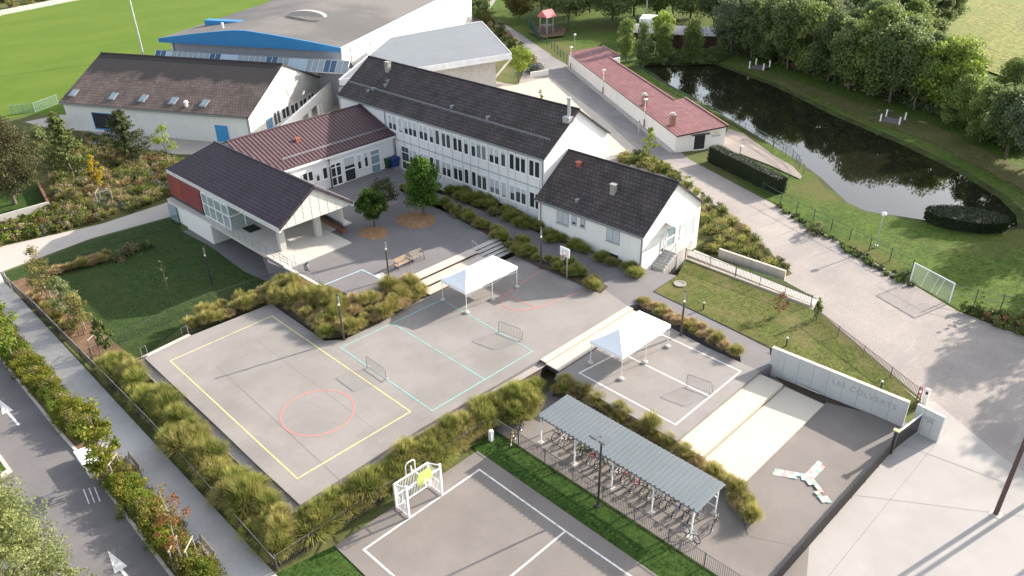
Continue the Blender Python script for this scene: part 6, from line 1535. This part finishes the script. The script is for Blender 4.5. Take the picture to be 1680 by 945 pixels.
# --- mulch bed trees
for k, (x, y, top, wd__, l) in enumerate(((80, 497, 404, 46, 'young yellowish tree nearest the white path in the mulch bed'), (112, 522, 452, 40, 'second grey green young tree in the mulch bed'), (138, 548, 478, 42, 'third grey green young tree in the mulch bed'), (178, 582, 517, 32, 'small broad leafed tree at the lower end of the mulch bed'))):
    tree(l, G(x, y, -.95), top, wd__, 'oval', LM['olive' if k in (0, 2) else ('conifer' if k == 3 else 'pale')], .86, 3600, .15, 40, 40+k, r=.05)
tree('tiny bare young tree on the sunken lawn', G(282, 500, -.95), 425, 14, 'oval', LM['conifer'], .5, 90, .12, 10, 46, r=.03)
# --- street strip trees
tree('bright green street tree at the left picture edge', G(17, 590, -.88), 487, 68, 'oval', LM['yellowgreen'], .78, 1900, .24, 30, 51, r=.07)
tree('yellow green street tree with reddish top beside the white cabinet', G(184, 792, -.88), 661, 78, 'oval', LM['autumn'], .80, 2600, .22, 36, 52, r=.08)
tree('sparse red leafed street tree with bare pale branches', G(303, 930, -.88), 797, 74, 'oval', LM['redleaf'], .72, 520, .18, 26, 53, r=.06, bk=barkp)
tree('big rounded silvery green willow at the lower left corner', G(48, 1040, -.9), 792, 250, 'dome', LM['willow'], .97, 46000, .14, 150, 54, lobe=.24)
# --- right side
tree('slim yellow green young tree at the end of the clubhouse', G(1063, 262, -.96), 210, 30, 'oval', LM['yellowgreen'], .88, 900, .22, 20, 61, r=.05)
tree('light green tree beside the low white wall', G(851, 134, -.96), 70, 50, 'round', LM['yellowgreen'], .8, 2600, .3, 40, 62)
tree('young tree behind the long roof on the forecourt', G(886, 172, -.96), 146, 12, 'oval', LM['yellowgreen'], .9, 300, .2, 10, 63, r=.04)
tree('small reddish young tree on the dry lawn beside the ramp railing', G(1277, 516, -.0), 480, 34, 'oval', LM['rust'], .8, 420, .16, 16, 64, r=.03)
tree('leafy young tree at the corner of the ramp railing', G(1338, 527, -.2), 487, 16, 'oval', LM['wood_light'], .9, 420, .15, 14, 65, r=.03)
tree('sapling at the end of the net panel by the right edge', G(1601, 515, -.9), 478, 14, 'oval', LM['wood_light'], .8, 260, .15, 10, 66, r=.03)
for k, (x, y, top, wd__, mk_, l) in enumerate(((1027, 99, 30, 28, 'wood_mid', 'leftmost pale topped column tree at the pond head'), (1053, 105, 38, 28, 'wood_dark', 'dark column tree second from left at the pond head'), (1088, 101, 40, 28, 'wood_mid', 'mid green column tree in front of the cabin corner'), (1133, 101, 28, 38, 'wood_mid', 'loose column tree in front of the cabin roof'), (1068, 94, 68, 12, 'wood_dark', 'short slim dark tree between the column trees'))):
    tree(l, G(x, y, -.55), top, wd__, 'col', LM[mk_], .88, 7000, .30, 60, 70+k, lobe=.55)
tree('yellow green tree behind the column trees', G(1085, 80, -.55), 14, 48, 'round', LM['wood_light'], .8, 2600, .45, 36, 76)
for k, (x, y, top, wd__, mk_, l) in enumerate(((852, 34, -20, 46, 'olive', 'olive coloured tree beside the lane at the top edge'), (835, 14, -40, 40, 'wood_light', 'light tree at the bend of the lane at the top edge'), (932, 38, -40, 92, 'wood_dark', 'large dark park tree left of the tall mast'), (1005, 42, -40, 84, 'wood_dark', 'large dark park tree just left of the mast'), (968, 20, -60, 70, 'wood_mid', 'mid green park tree between the two dark ones'), (1130, 40, -45, 80, 'wood_dark', 'dark tree behind the cabin'), (1180, 52, -45, 84, 'wood_dark', 'dark tree right of the cabin'), (890, 22, -60, 80, 'wood_dark', 'dark park tree right of the olive tree at the top edge'), (1040, 26, -60, 90, 'wood_dark', 'broad dark tree directly behind the tall mast'), (1078, 36, -50, 80, 'wood_mid', 'mid green tree right of the tall mast'), (1105, 22, -60, 90, 'wood_dark', 'broad dark tree at the top edge behind the cabin roof'), (1155, 26, -60, 90, 'wood_grey', 'grey green tree at the top edge right of the cabin roof'), (985, 4, -70, 90, 'wood_dark', 'farthest dark park tree at the top edge left of the mast'))):
    tree(l, G(x, y, -.55), top, wd__*1.15, 'round', LM[mk_], .84, 9000, .46, 70, 80+k, group=None)
# --- wood behind the pond: six crowns, copied
def big(seed, mat, w, h): return tree('tree', (0, 0, 0), 0, w, 'round' if seed % 2 else 'oval', mat, .93, 12000, .42, 95, seed, r=.22, lobe=.27, wpx_=False, h=h)
kinds = [('dark green', big(101, LM['wood_dark'], 10, 12.5)), ('mid green', big(102, LM['wood_mid'], 9.6, 12)), ('grey green', big(103, LM['wood_grey'], 10.5, 13)), ('dark leafed', big(104, LM['wood_dark'], 9, 11.5)), ('light green', big(105, LM['wood_light'], 9.5, 11)), ('mid green broad', big(106, LM['wood_mid'], 11, 11.5))]
GW = 'trees of the wood behind the pond'
used = {}
def wood_tree(k, p, rz_, s, label, group=GW):
    if k not in used:
        used[k] = o = kinds[k][1]; o.location = p; o.rotation_euler = (0, 0, rz_); o.scale = (s, s, s); o['label'] = label; o['group'] = group
    else: copy_tree(kinds[k][1], p, rz_, s, label, group)
rng = random.Random(4)
front = [(1200, 92), (1232, 98), (1262, 106), (1292, 116), (1325, 124), (1358, 136), (1392, 150), (1424, 160), (1460, 172), (1500, 183), (1538, 190)]
fk_ = [2, 0, 3, 0, 1, 3, 0, 1, 0, 0, 4]
ks = ['at the pond corner by the cabin', 'second from the cabin', 'third from the cabin', 'above the red bench', 'right of the red bench', 'between the two benches', 'above the brown bench', 'right of the brown bench', 'above the second platform', 'left of the sunlit crown', 'in full sun before the crop field']
kn = ['grey green', 'dark green', 'dark leafed', 'dark green', 'mid green', 'dark leafed', 'dark green', 'mid green', 'dark green', 'dark green', 'large light green']
for (x, y), k, s_, w_ in zip(front, fk_, ks, kn):
    p = G(x, y-4, -.55); wood_tree(k, p, rng.uniform(0, 6), rng.uniform(.9, 1.1) if k != 4 else 1.08, f'{w_} tree {s_}, front row of the wood')
for x, y, k, s, l in ((1608, 232, 1, .62, 'shorter mid green tree at the right end of the pond wood'), (1650, 258, 0, .8, 'dark low branched tree beside the right picture edge'), (1690, 275, 2, .85, 'grey green tree on the right picture edge'), (1570, 205, 5, .6, 'small broad bush like tree right of the sunlit crown'), (1640, 205, 1, .75, 'mid green tree behind the dark low branched tree'), (1680, 225, 4, .7, 'yellowish tree at the far right below the crop field')):
    wood_tree(k, G(x, y, -.55), rng.uniform(0, 6), s, l)
back = []
p0, p1 = Vector(G(1190, 70, -.5)), Vector(G(1520, 165, -.5)); d = (p1-p0).normalized(); nb = Vector((-d.y, d.x, 0)); nb = nb if nb.dot(Vector((CM[2][0], CM[2][1], 0))) > 0 else -nb
L_ = (p1-p0).length
rows = [(5.5, -.05, .97), (11, -.12, .82), (17, -.2, .68), (24, -.25, .58), (32, -.3, .5), (41, -.3, .45)]
for ri, (dist, f0, f1) in enumerate(rows):
    n = int(L_*(f1-f0)/5.6)
    for i in range(n):
        f = f0+(f1-f0)*(i+.5)/n; q = p0.lerp(p1, f)+nb*(dist+rng.uniform(-1.6, 1.6))+d*rng.uniform(-1.5, 1.5); k = rng.choice([0, 1, 2, 3, 0, 5])
        s = rng.uniform(.85, 1.08)*(1 if f < .75 else .85)
        wood_tree(k, (q.x, q.y, -.5), rng.uniform(0, 6), s, f'{kinds[k][0]} tree inside the wood behind the front row by the pond')
# trees standing right of the picture whose shade falls into it
for k, (u, v, s) in enumerate(((77, -3, 1.1), (70, -11, 1.0), (83, 3, 1.05), (108, 14, 1.1), (92, -4, 1.1), (66, -20, 1.0), (101, 8, 1.1))):
    wood_tree([0, 1, 3, 2, 5, 0, 1][k], (u, v, -.6), k*1.3, s, 'tall tree outside the right picture edge shading the gravel road', 'shade trees right of the road')
# ------------------------------------------------------------------ hedges and shrubs
def hedge_mesh(fr, x0, x1, y0, y1, z0, z1, mat, t, n, ls=.14):
    b = MB(); b.box(x0+.08, x1-.08, y0+.08, y1-.08, z0, z1-.08, fr); b.build('core', plain('hedge_core', (.012, .018, .008), .95), t)
    rg = np.random.default_rng(3); sx, sy, sz = x1-x0, y1-y0, z1-z0; ar = np.array([sy*sz, sy*sz, sx*sz, sx*sz, sx*sy]); fc = rg.choice(5, n, p=ar/ar.sum())
    u = rg.uniform(size=(n, 3)); p = np.stack([x0+u[:, 0]*sx, y0+u[:, 1]*sy, z0+u[:, 2]*sz], 1); o = np.zeros((n, 3))
    for k, (ax_, val, sg) in enumerate(((0, x0, -1), (0, x1, 1), (1, y0, -1), (1, y1, 1), (2, z1, 1))):
        m = fc == k; p[m, ax_] = val; o[m, ax_] = sg
    p += rg.normal(0, .05, (n, 3))
    P_ = p.copy(); P_[:, 0] = fr.o[0]+fr.c*p[:, 0]-fr.s*p[:, 1]; P_[:, 1] = fr.o[1]+fr.s*p[:, 0]+fr.c*p[:, 1]
    O_ = o.copy(); O_[:, 0] = fr.c*o[:, 0]-fr.s*o[:, 1]; O_[:, 1] = fr.s*o[:, 0]+fr.c*o[:, 1]
    q = leaves(rg, P_-np.array(t.location), np.full(n, ls), O_, .8); me = mesh_quads('foliage', q, rg.uniform(0, 1, n), mat)
    c = bpy.data.objects.new('foliage', me); sc.collection.objects.link(c); c.parent = t
a, c = G(1160, 264, -.9), G(1272, 320, -.9); dd = Vector((c[0]-a[0], c[1]-a[1])); fh = Fr(math.atan2(dd.y, dd.x), a[:2])
t = thing('hedge', 'tall clipped dark hedge between the gravel road and the pond lawn', 'hedge', a)
hedge_mesh(fh, 0, dd.length, 0, 1.5, -.95, 1.0, LM['hedge'], t, 9000)
# low oval hedge at the pond end
a = G(1583, 366, -.55); t = thing('hedge', 'low rounded clipped hedge at the right end of the pond', 'hedge', a)
rg = np.random.default_rng(8); n = 7000; e1 = G(1516, 357, -.55); e2 = G(1650, 374, -.55); dd = Vector((e2[0]-e1[0], e2[1]-e1[1])); Ra = dd.length/2; Rb = 2.0; ang = math.atan2(dd.y, dd.x)
th = rg.uniform(0, 6.283, n); top = rg.uniform(size=n) < .55; k = np.where(top, np.sqrt(rg.uniform(size=n)), 1.0); zz = np.where(top, 1.0+.15*(1-k), rg.uniform(0, 1.0, n)); x = Ra*k*np.cos(th); y = Rb*k*np.sin(th)
P_ = np.stack([x*math.cos(ang)-y*math.sin(ang), x*math.sin(ang)+y*math.cos(ang), zz], 1)+rg.normal(0, .06, (n, 3)); O_ = np.stack([np.cos(th)*(~top), np.sin(th)*(~top), top*1.0], 1)
me = mesh_quads('foliage', leaves(rg, P_, np.full(n, .17), O_, .8), rg.uniform(.3, 1, n), LM['hedge']); cc_ = bpy.data.objects.new('foliage', me); sc.collection.objects.link(cc_); cc_.parent = t
b = MB(); b.prism([(a[0]+(Ra-.1)*math.cos(ang)*math.cos(q)-(Rb-.1)*math.sin(ang)*math.sin(q), a[1]+(Ra-.1)*math.sin(ang)*math.cos(q)+(Rb-.1)*math.cos(ang)*math.sin(q)) for q in [6.283*k/24 for k in range(24)]], -.7, .38); b.build('core', plain('hedge_core', (.012, .018, .008), .95), t)
def shrub(label, base, w, h, mat, nleaf=700, ls=.16, seed=1, group=None, name='shrub', shape='dome', nl=14):
    t = thing(name, label, 'shrub', base, group); q, ti, C_ = crown(seed, w, h, nl, nleaf, ls, shape, lobe=.5)
    me = mesh_quads('foliage', q, ti, mat); c = bpy.data.objects.new('foliage', me); sc.collection.objects.link(c); c.parent = t
    b = MB(); rg = np.random.default_rng(seed); 
    for i in range(5): p = C_[rg.integers(len(C_))]; b.tube((base[0], base[1], base[2]-.05), (base[0]+p[0], base[1]+p[1], base[2]+p[2]), .025, .008, 4, False)
    b.build('stems', bark, t)
    return t
# autumn shrubs of the street planting strip
rng = random.Random(7); GS = 'autumn shrubs along the street strip'
line = [(-30, 512), (10, 560), (60, 622), (110, 678), (150, 722), (205, 800), (255, 858), (300, 910), (352, 972)]
protoS = [shrub('autumn shrub', (0, 0, 0), 1.6, 1.25, LM[m_], 1500, .12, 200+i) for i, m_ in enumerate(('autumn', 'yellowgreen', 'olive', 'autumn'))]
names_ = ['yellow orange', 'yellow green', 'dull olive', 'golden']; usedS = set()
for a, c in zip(line, line[1:]):
    A_, C_ = Vector(G(*a, -.88)), Vector(G(*c, -.88)); m_ = max(1, int((C_-A_).length/.72))
    for i in range(m_):
        p = A_.lerp(C_, (i+rng.uniform(.2, .8))/m_); px_, py_ = proj(p)
        if abs(px_-158) < 28 and abs(py_-752) < 34: continue
        for sd in (-.42, 0., .42):
            dn = (C_-A_).normalized(); q = p+Vector((-dn.y, dn.x, 0))*(sd+rng.uniform(-.15, .15)); k = rng.randrange(4); s = rng.uniform(.65, 1.0)
            lab = f'{names_[k]} shrub in the planting strip between the street kerb and the sidewalk'
            if k not in usedS: usedS.add(k); o = protoS[k]; o.location = q; o.scale = (s, s, s); o.rotation_euler = (0, 0, rng.uniform(0, 6)); o['label'] = lab; o['group'] = GS
            else: copy_tree(protoS[k], q, rng.uniform(0, 6), s, lab, GS)
def clump_mesh(seed, n, Rr, Hh, wd_=.024):
    rg = np.random.default_rng(seed); Q = []; T = []
    a = rg.uniform(0, 2*np.pi, n); lean = rg.uniform(.05, 1.0, n)**.8; r0 = rg.uniform(0, 1, n)**.5*.36*Rr; L_ = Hh*rg.uniform(.7, 1.2, n)*(1.05-.1*lean)
    d = np.stack([np.cos(a), np.sin(a), np.zeros(n)], 1); s = np.stack([-np.sin(a), np.cos(a), np.zeros(n)], 1)+rg.normal(0, .35, (n, 3))
    s /= np.linalg.norm(s, axis=1)[:, None]; base = d*r0[:, None]; K = 4; prev = base; tone = rg.normal(0, .13, n)
    for k in range(1, K+1):
        u = k/K; hor = Rr*lean*(u**1.5)*1.05; ver = L_*(u-.55*lean*u**2.6)
        p = base+d*hor[:, None]; p[:, 2] = ver
        w0, w1 = wd_*(1.1-.8*(k-1)/K), wd_*(1.1-.8*k/K)
        Q.append(np.stack([prev-s*w0/2, prev+s*w0/2, p+s*w1/2, p-s*w1/2], 1)); T.append(np.clip(.03+.26*(k-1)+tone+(.10*lean if k > 2 else 0), 0, 1)); prev = p
    return np.concatenate(Q), np.concatenate(T)
# meadow garden: mass planting nobody could count
def scatter_poly(pix, n, z, rng):
    P_ = [G(x, y, z) for x, y in pix]; xs = [p[0] for p in P_]; ys = [p[1] for p in P_]; out = []
    def inside(x, y):
        c = False; j = len(P_)-1
        for i in range(len(P_)):
            if (P_[i][1] > y) != (P_[j][1] > y) and x < (P_[j][0]-P_[i][0])*(y-P_[i][1])/(P_[j][1]-P_[i][1])+P_[i][0]: c = not c
            j = i
        return c
    while len(out) < n:
        x, y = rng.uniform(min(xs), max(xs)), rng.uniform(min(ys), max(ys))
        if inside(x, y): out.append((x, y, z))
    return out
def planting(name, label, pix, n, mats, z=-.97, sizes=(.5, 1.5), hs=(.5, 1.1), nl=(160, 320), ls=.17, seed=1, tuss=0):
    rng = random.Random(seed); root = thing(name, label, 'planting', G(*pix[0], z)); root['kind'] = 'stuff'
    buck = {m: ([], []) for m in mats}
    for p in scatter_poly(pix, n, z, rng):
        m = mats[rng.randrange(len(mats))]; w = rng.uniform(*sizes); h = rng.uniform(*hs)*(.6+.4*w/sizes[1])
        rg_ = rng.randrange(10**6)
        q, ti, _ = crown(rg_, w, h, 9, rng.randrange(*nl), ls, 'dome', lobe=.5)
        buck[m][0].append(q+np.array([p[0]-root.location.x, p[1]-root.location.y, p[2]-root.location.z])); buck[m][1].append(ti)
    for m, (q, ti) in buck.items():
        if q:
            me = mesh_quads('foliage', np.concatenate(q), np.concatenate(ti), LM[m]); c = bpy.data.objects.new('foliage', me); sc.collection.objects.link(c); c.parent = root; c['kind'] = 'stuff'
    if tuss:
        buck = {}
        for p in scatter_poly(pix, tuss, z, rng):
            k = rng.choice([(1, 'grassblade'), (2, 'grassblade'), (4, 'grassdry'), (0, 'grassgreen')]); q, ti = clump_mesh(rng.randrange(9999), 150, rng.uniform(.5, .9), rng.uniform(.7, 1.2), .05)
            buck.setdefault(k[1], ([], [])); buck[k[1]][0].append(q+np.array([p[0]-root.location.x, p[1]-root.location.y, p[2]-root.location.z])); buck[k[1]][1].append(ti)
        for m, (q, ti) in buck.items():
            me = mesh_quads('grass_tufts', np.concatenate(q), np.concatenate(ti), LM[m]); c = bpy.data.objects.new('grass_tufts', me); sc.collection.objects.link(c); c.parent = root; c['kind'] = 'stuff'
    return root
planting('meadow_planting', 'mixed wild shrubs and dry grasses filling the meadow garden', [(0, 405), (60, 385), (95, 345), (90, 300), (60, 240), (150, 225), (225, 250), (288, 262), (318, 295), (285, 322), (165, 362), (0, 400)], 620, ['olive', 'conifer', 'conifer_dark', 'olive', 'plume', 'bluegrey', 'olive', 'conifer', 'plume', 'autumn', 'rust'], sizes=(.7, 2.0), nl=(260, 460), ls=.13, seed=3, tuss=160)
planting('meadow_planting', 'yellow green shrubs between the grey garden wall and the white path', [(-40, 400), (-10, 378), (80, 345), (110, 335), (165, 362), (90, 384), (0, 402)], 170, ['autumn', 'olive', 'yellowgreen', 'plume', 'conifer'], sizes=(.5, 1.2), seed=5)
planting('slope_planting', 'green and ochre shrubs on the slope behind the low school wing', [(1005, 262), (1050, 252), (1110, 285), (1165, 335), (1175, 345), (1110, 300), (1060, 280)], 90, ['conifer', 'olive', 'yellowgreen', 'conifer_dark'], nl=(350, 560), ls=.11, seed=6, tuss=20)
planting('slope_planting', 'dark bushes and yellow ground cover on the slope behind the ramp wall', [(1150, 335), (1180, 340), (1230, 385), (1295, 445), (1285, 450), (1180, 418), (1150, 420)], 150, ['conifer_dark', 'conifer', 'olive', 'conifer', 'olive'], sizes=(.6, 1.5), hs=(.4, 1.0), nl=(350, 600), ls=.10, seed=7, tuss=40)
planting('lane_planting', 'mixed shrubs along the lane beside the grey roofed hall', [(776, 20), (792, 22), (870, 95), (885, 118), (872, 122), (840, 80)], 90, ['olive', 'conifer_dark', 'autumn', 'plume', 'conifer'], sizes=(.9, 2.2), hs=(.8, 1.8), ls=.3, seed=8)
planting('bank_planting', 'dark reeds and shrubs on the pond bank below the cabin', [(1045, 100), (1190, 82), (1195, 95), (1170, 104), (1050, 106)], 90, ['wood_dark', 'conifer_dark', 'wood_mid'], sizes=(1., 2.4), hs=(.7, 1.3), ls=.3, z=-.6, seed=9)
planting('wood_edge_planting', 'low dark undergrowth along the front edge of the wood', [(1190, 82), (1290, 106), (1400, 144), (1530, 184), (1700, 262), (1690, 240), (1540, 172), (1400, 130), (1290, 96)], 300, ['wood_dark', 'wood_grey', 'wood_mid', 'conifer_dark'], sizes=(1.6, 4.0), hs=(1.4, 3.6), ls=.35, z=-.55, seed=10)
planting('roadside_planting', 'weeds and red leafed shrubs along the right edge of the gravel road', [(1570, 508), (1620, 515), (1680, 530), (1760, 560), (1700, 556), (1600, 520)], 60, ['conifer_dark', 'wood_mid', 'rust', 'conifer'], sizes=(.5, 1.3), seed=11)
planting('verge_planting', 'rough dark weeds along the foot of the roadside fence', [(1272, 334), (1300, 352), (1400, 408), (1498, 468), (1494, 474), (1395, 418), (1290, 352)], 120, ['conifer_dark', 'wood_mid'], sizes=(.3, .8), hs=(.2, .4), nl=(60, 110), seed=12)
planting('far_planting', 'dark hedge shrubs beyond the far end of the football pitch', [(-60, 30), (60, 5), (130, -12), (100, -40), (-80, 0)], 60, ['conifer_dark', 'olive', 'conifer'], sizes=(2, 4.5), hs=(1.5, 2.6), ls=.6, seed=13)
planting('lawn_planting', 'pale and green low grasses planted in a row on the sunken lawn', [(188, 424), (225, 404), (246, 402), (246, 408), (220, 418), (192, 432)], 16, ['pale', 'grassdry', 'conifer_dark'], sizes=(.8, 1.5), hs=(.6, 1.0), seed=14)
planting('yard_bush', 'dense evergreen shrubs behind the gymnasium beside the play castle', [(762, 8), (795, 2), (800, 28), (775, 36)], 26, ['wood_dark', 'conifer_dark', 'wood_mid'], sizes=(2, 4), hs=(2, 3.4), ls=.4, seed=15)
shrub('white flowering bush at the foot of the roadside fence', G(1337, 382, -.9), 1.9, 1.3, LM['pale'], 900, .16, 301)
shrub('dark round weed bush at the left end of the net panel', G(1484, 455, -.9), 1.4, .8, LM['conifer_dark'], 600, .14, 302)
shrub('grey leafed bush behind the low white wall', G(880, 119, -.9), 3.2, 1.6, LM['bluegrey'], 900, .28, 303)
# ------------------------------------------------------------------ ornamental grasses
protoG = []; protoQ = []; REST = {}
for i, (mk_, n_, r_, h_) in enumerate((('grassgreen', 1500, .80, 1.35), ('grassblade', 1400, .80, 1.2), ('grassblade', 1200, .64, .95), ('grassgreen', 1300, .72, 1.15), ('grassdry', 1100, .64, .92), ('grassgreen', 1300, .86, 1.15), ('grassblade', 1300, .72, 1.3), ('grassblade', 1000, .70, .85), ('grassgreen', 1200, .78, 1.0), ('grassdry', 1000, .66, .82))):
    q, ti = clump_mesh(400+i, n_, r_, h_); me = mesh_quads('grass_clump', q, ti, LM[mk_]); protoG.append(me); protoQ.append((q, ti))
def bed(label, group, inner, outer, n, dmin, kinds_, s=(.8, 1.15), seed=1, g0=.06, merge=None):
    """scatter clumps between two pixel lines carrying heights"""
    rng = random.Random(seed); A_ = [Vector(G(*p)) for p in inner]; B_ = [Vector(G(*p)) for p in outer]
    def along(Pl, f):
        L_ = [(Pl[i+1]-Pl[i]).length for i in range(len(Pl)-1)]; tot = sum(L_); x = f*tot
        for i, l in enumerate(L_):
            if x <= l or i == len(L_)-1: return Pl[i].lerp(Pl[i+1], min(1, x/l))
            x -= l
    sb = MB(); N = 24
    for i in range(N):
        q = [along(A_, i/N), along(A_, (i+1)/N), along(B_, (i+1)/N), along(B_, i/N)]
        if (q[1]-q[0]).cross(q[3]-q[0]).z < 0: q.reverse()
        sb.face([(p.x, p.y, p.z) for p in q])
    o = struct(sb.build('planting_bed', bedsoil))
    out = []; tries = 0
    while len(out) < n and tries < n*60:
        tries += 1; f, g = rng.random(), rng.uniform(g0, .94); p = along(A_, f).lerp(along(B_, f), g)
        if all((p-q).length > dmin for q in out): out.append(p)
    if merge is not None:
        for p in out:
            k = rng.choice(kinds_)+5*rng.randrange(2); sc_ = rng.uniform(*s); an = rng.uniform(0, 6.28); q, ti = protoQ[k]; q = q*sc_; c_, s_ = math.cos(an), math.sin(an)
            q = np.stack([q[..., 0]*c_-q[..., 1]*s_+p.x, q[..., 0]*s_+q[..., 1]*c_+p.y, q[..., 2]+p.z], -1); m_ = protoG[k].materials[0].name
            merge.setdefault(m_, ([], [])); merge[m_][0].append(q); merge[m_][1].append(ti)
        return len(out)
    for p in out:
        me = protoG[rng.choice(kinds_)+5*rng.randrange(2)]; c = bpy.data.objects.new('ornamental_grass', me); sc.collection.objects.link(c); c.location = p; k = rng.uniform(*s)*rng.choice((.75, .95, 1, 1, 1.1)); c.scale = (k*rng.uniform(.9, 1.1), k*rng.uniform(.9, 1.1), k*rng.uniform(.85, 1.15)); c.rotation_euler = (rng.uniform(-.16, .16), rng.uniform(-.16, .16), rng.uniform(0, 6.28))
        tag(c, label, 'ornamental grass', group)
    return len(out)
cnt_ = 0
cnt_ += bed('tall green tussock grass in the bed between the sidewalk fence and the yellow court', 'grasses left of the yellow court', [(232, 596, .0), (350, 703, .0), (490, 838, .0)], [(158, 594, -.95), (290, 745, -.95), (454, 930, -.95)], 76, .52, [0, 0, 3, 0, 1], (.95, 1.3), 1, .38)
cnt_ += bed('green and straw tussock grass in the bed between the yellow court and the ball court fence', 'grasses below the courts', [(490, 838, .0), (690, 715, .0), (840, 626, .0), (890, 600, .0)], [(458, 926, -.95), (640, 812, -.95), (800, 704, -.95), (872, 690, -.9)], 80, .55, [0, 3, 0, 1], (.95, 1.3), 2, .36)
cnt_ += bed('straw coloured tussock grass in the narrow bed behind the bicycle shelter', 'grasses behind the bicycle shelter', [(925, 618, -.1), (1100, 716, -.5), (1208, 808, -.86), (1250, 845, -.89)], [(905, 650, -.9), (950, 655, -.9), (1195, 800, -.9), (1222, 862, -.9)], 46, .5, [1, 2, 4, 1], (.7, 1.0), 3, .25)
cnt_ += bed('straw coloured tussock grass between the sunken lawn and the yellow court', 'grasses above the yellow court', [(312, 545, .1), (380, 520, .2), (445, 495, .25)], [(300, 530, -.3), (372, 498, -.3), (460, 470, -.1)], 26, .5, [1, 2, 4], (.75, 1.0), 4)
cnt_ += bed('golden tussock grass in the sloping bed left of the brown lamp post', 'grasses between courtyard and courts', [(447, 497, .25), (490, 527, .25), (534, 556, .25)], [(466, 462, .7), (528, 482, .9), (566, 500, .9)], 34, .55, [1, 0, 4, 1], (.9, 1.2), 5)
cnt_ += bed('golden tussock grass in the sloping bed left of the seating steps', 'grasses between courtyard and courts', [(536, 556, .25), (575, 551, .25), (630, 527, .25), (700, 485, .25)], [(566, 499, .9), (595, 490, 1.0), (640, 470, 1.0), (668, 458, 1.0)], 36, .55, [1, 4, 2, 1], (.85, 1.15), 6)
cnt_ += bed('low brownish tussock grass in the strip between the walkway and the basketball area', 'grasses beside the school walkway', [(655, 312, 1.1), (740, 352, 1.1), (815, 394, 1.0), (850, 420, .5), (985, 482, .3)], [(668, 306, 1.1), (755, 344, 1.1), (830, 388, .95), (890, 412, .5), (998, 470, .3)], 52, .42, [2, 0, 1, 3], (.6, .92), 7, merge=REST)
cnt_ += bed('low tussock grass along the foot of the long school wall', 'grasses at the foot of the school', [(728, 318, 1.0), (800, 350, .9), (890, 394, .6), (1045, 458, .2)], [(740, 306, 1.0), (815, 336, .85), (895, 372, .55), (1052, 446, .2)], 54, .42, [2, 0, 3, 0], (.68, .98), 8, merge=REST)
cnt_ += bed('dry straw tussock grass in the strip right of the second tent', 'grasses right of the white court', [(1043, 500, .01), (1120, 540, .006), (1205, 584, .005)], [(1056, 494, .03), (1130, 528, .02), (1216, 576, .006)], 26, .42, [4, 1, 4, 2], (.6, .85), 9, merge=REST)
cnt_ += bed('dry tussock grass in the mulch bed beside the sidewalk fence', 'grasses in the mulch bed', [(50, 490, -.95), (80, 520, -.95), (112, 556, -.95)], [(62, 482, -.95), (90, 508, -.95), (122, 545, -.95)], 16, .5, [4, 4, 1], (.6, .9), 10, merge=REST)
cnt_ += bed('dry tussock grass along the wire fence on the sunken lawn', 'grasses on the sunken lawn', [(86, 452, -.95), (130, 442, -.95), (180, 428, -.95)], [(84, 446, -.95), (128, 434, -.95), (176, 420, -.95)], 16, .5, [4, 1, 4], (.6, .9), 11, merge=REST)
rest = thing('ornamental_grass_strips', 'smaller straw and green tussock grasses along the school walkway, the mulch bed and the narrow strips', 'ornamental grass', G(830, 400, .8)); rest['kind'] = 'stuff'
for m_, (q, ti) in REST.items():
    me = mesh_quads('grass_tufts', np.concatenate(q)-np.array(rest.location), np.concatenate(ti), MATS[m_]); c = bpy.data.objects.new('grass_tufts', me); sc.collection.objects.link(c); c.parent = rest; c['kind'] = 'stuff'
print('grass clumps', cnt_)
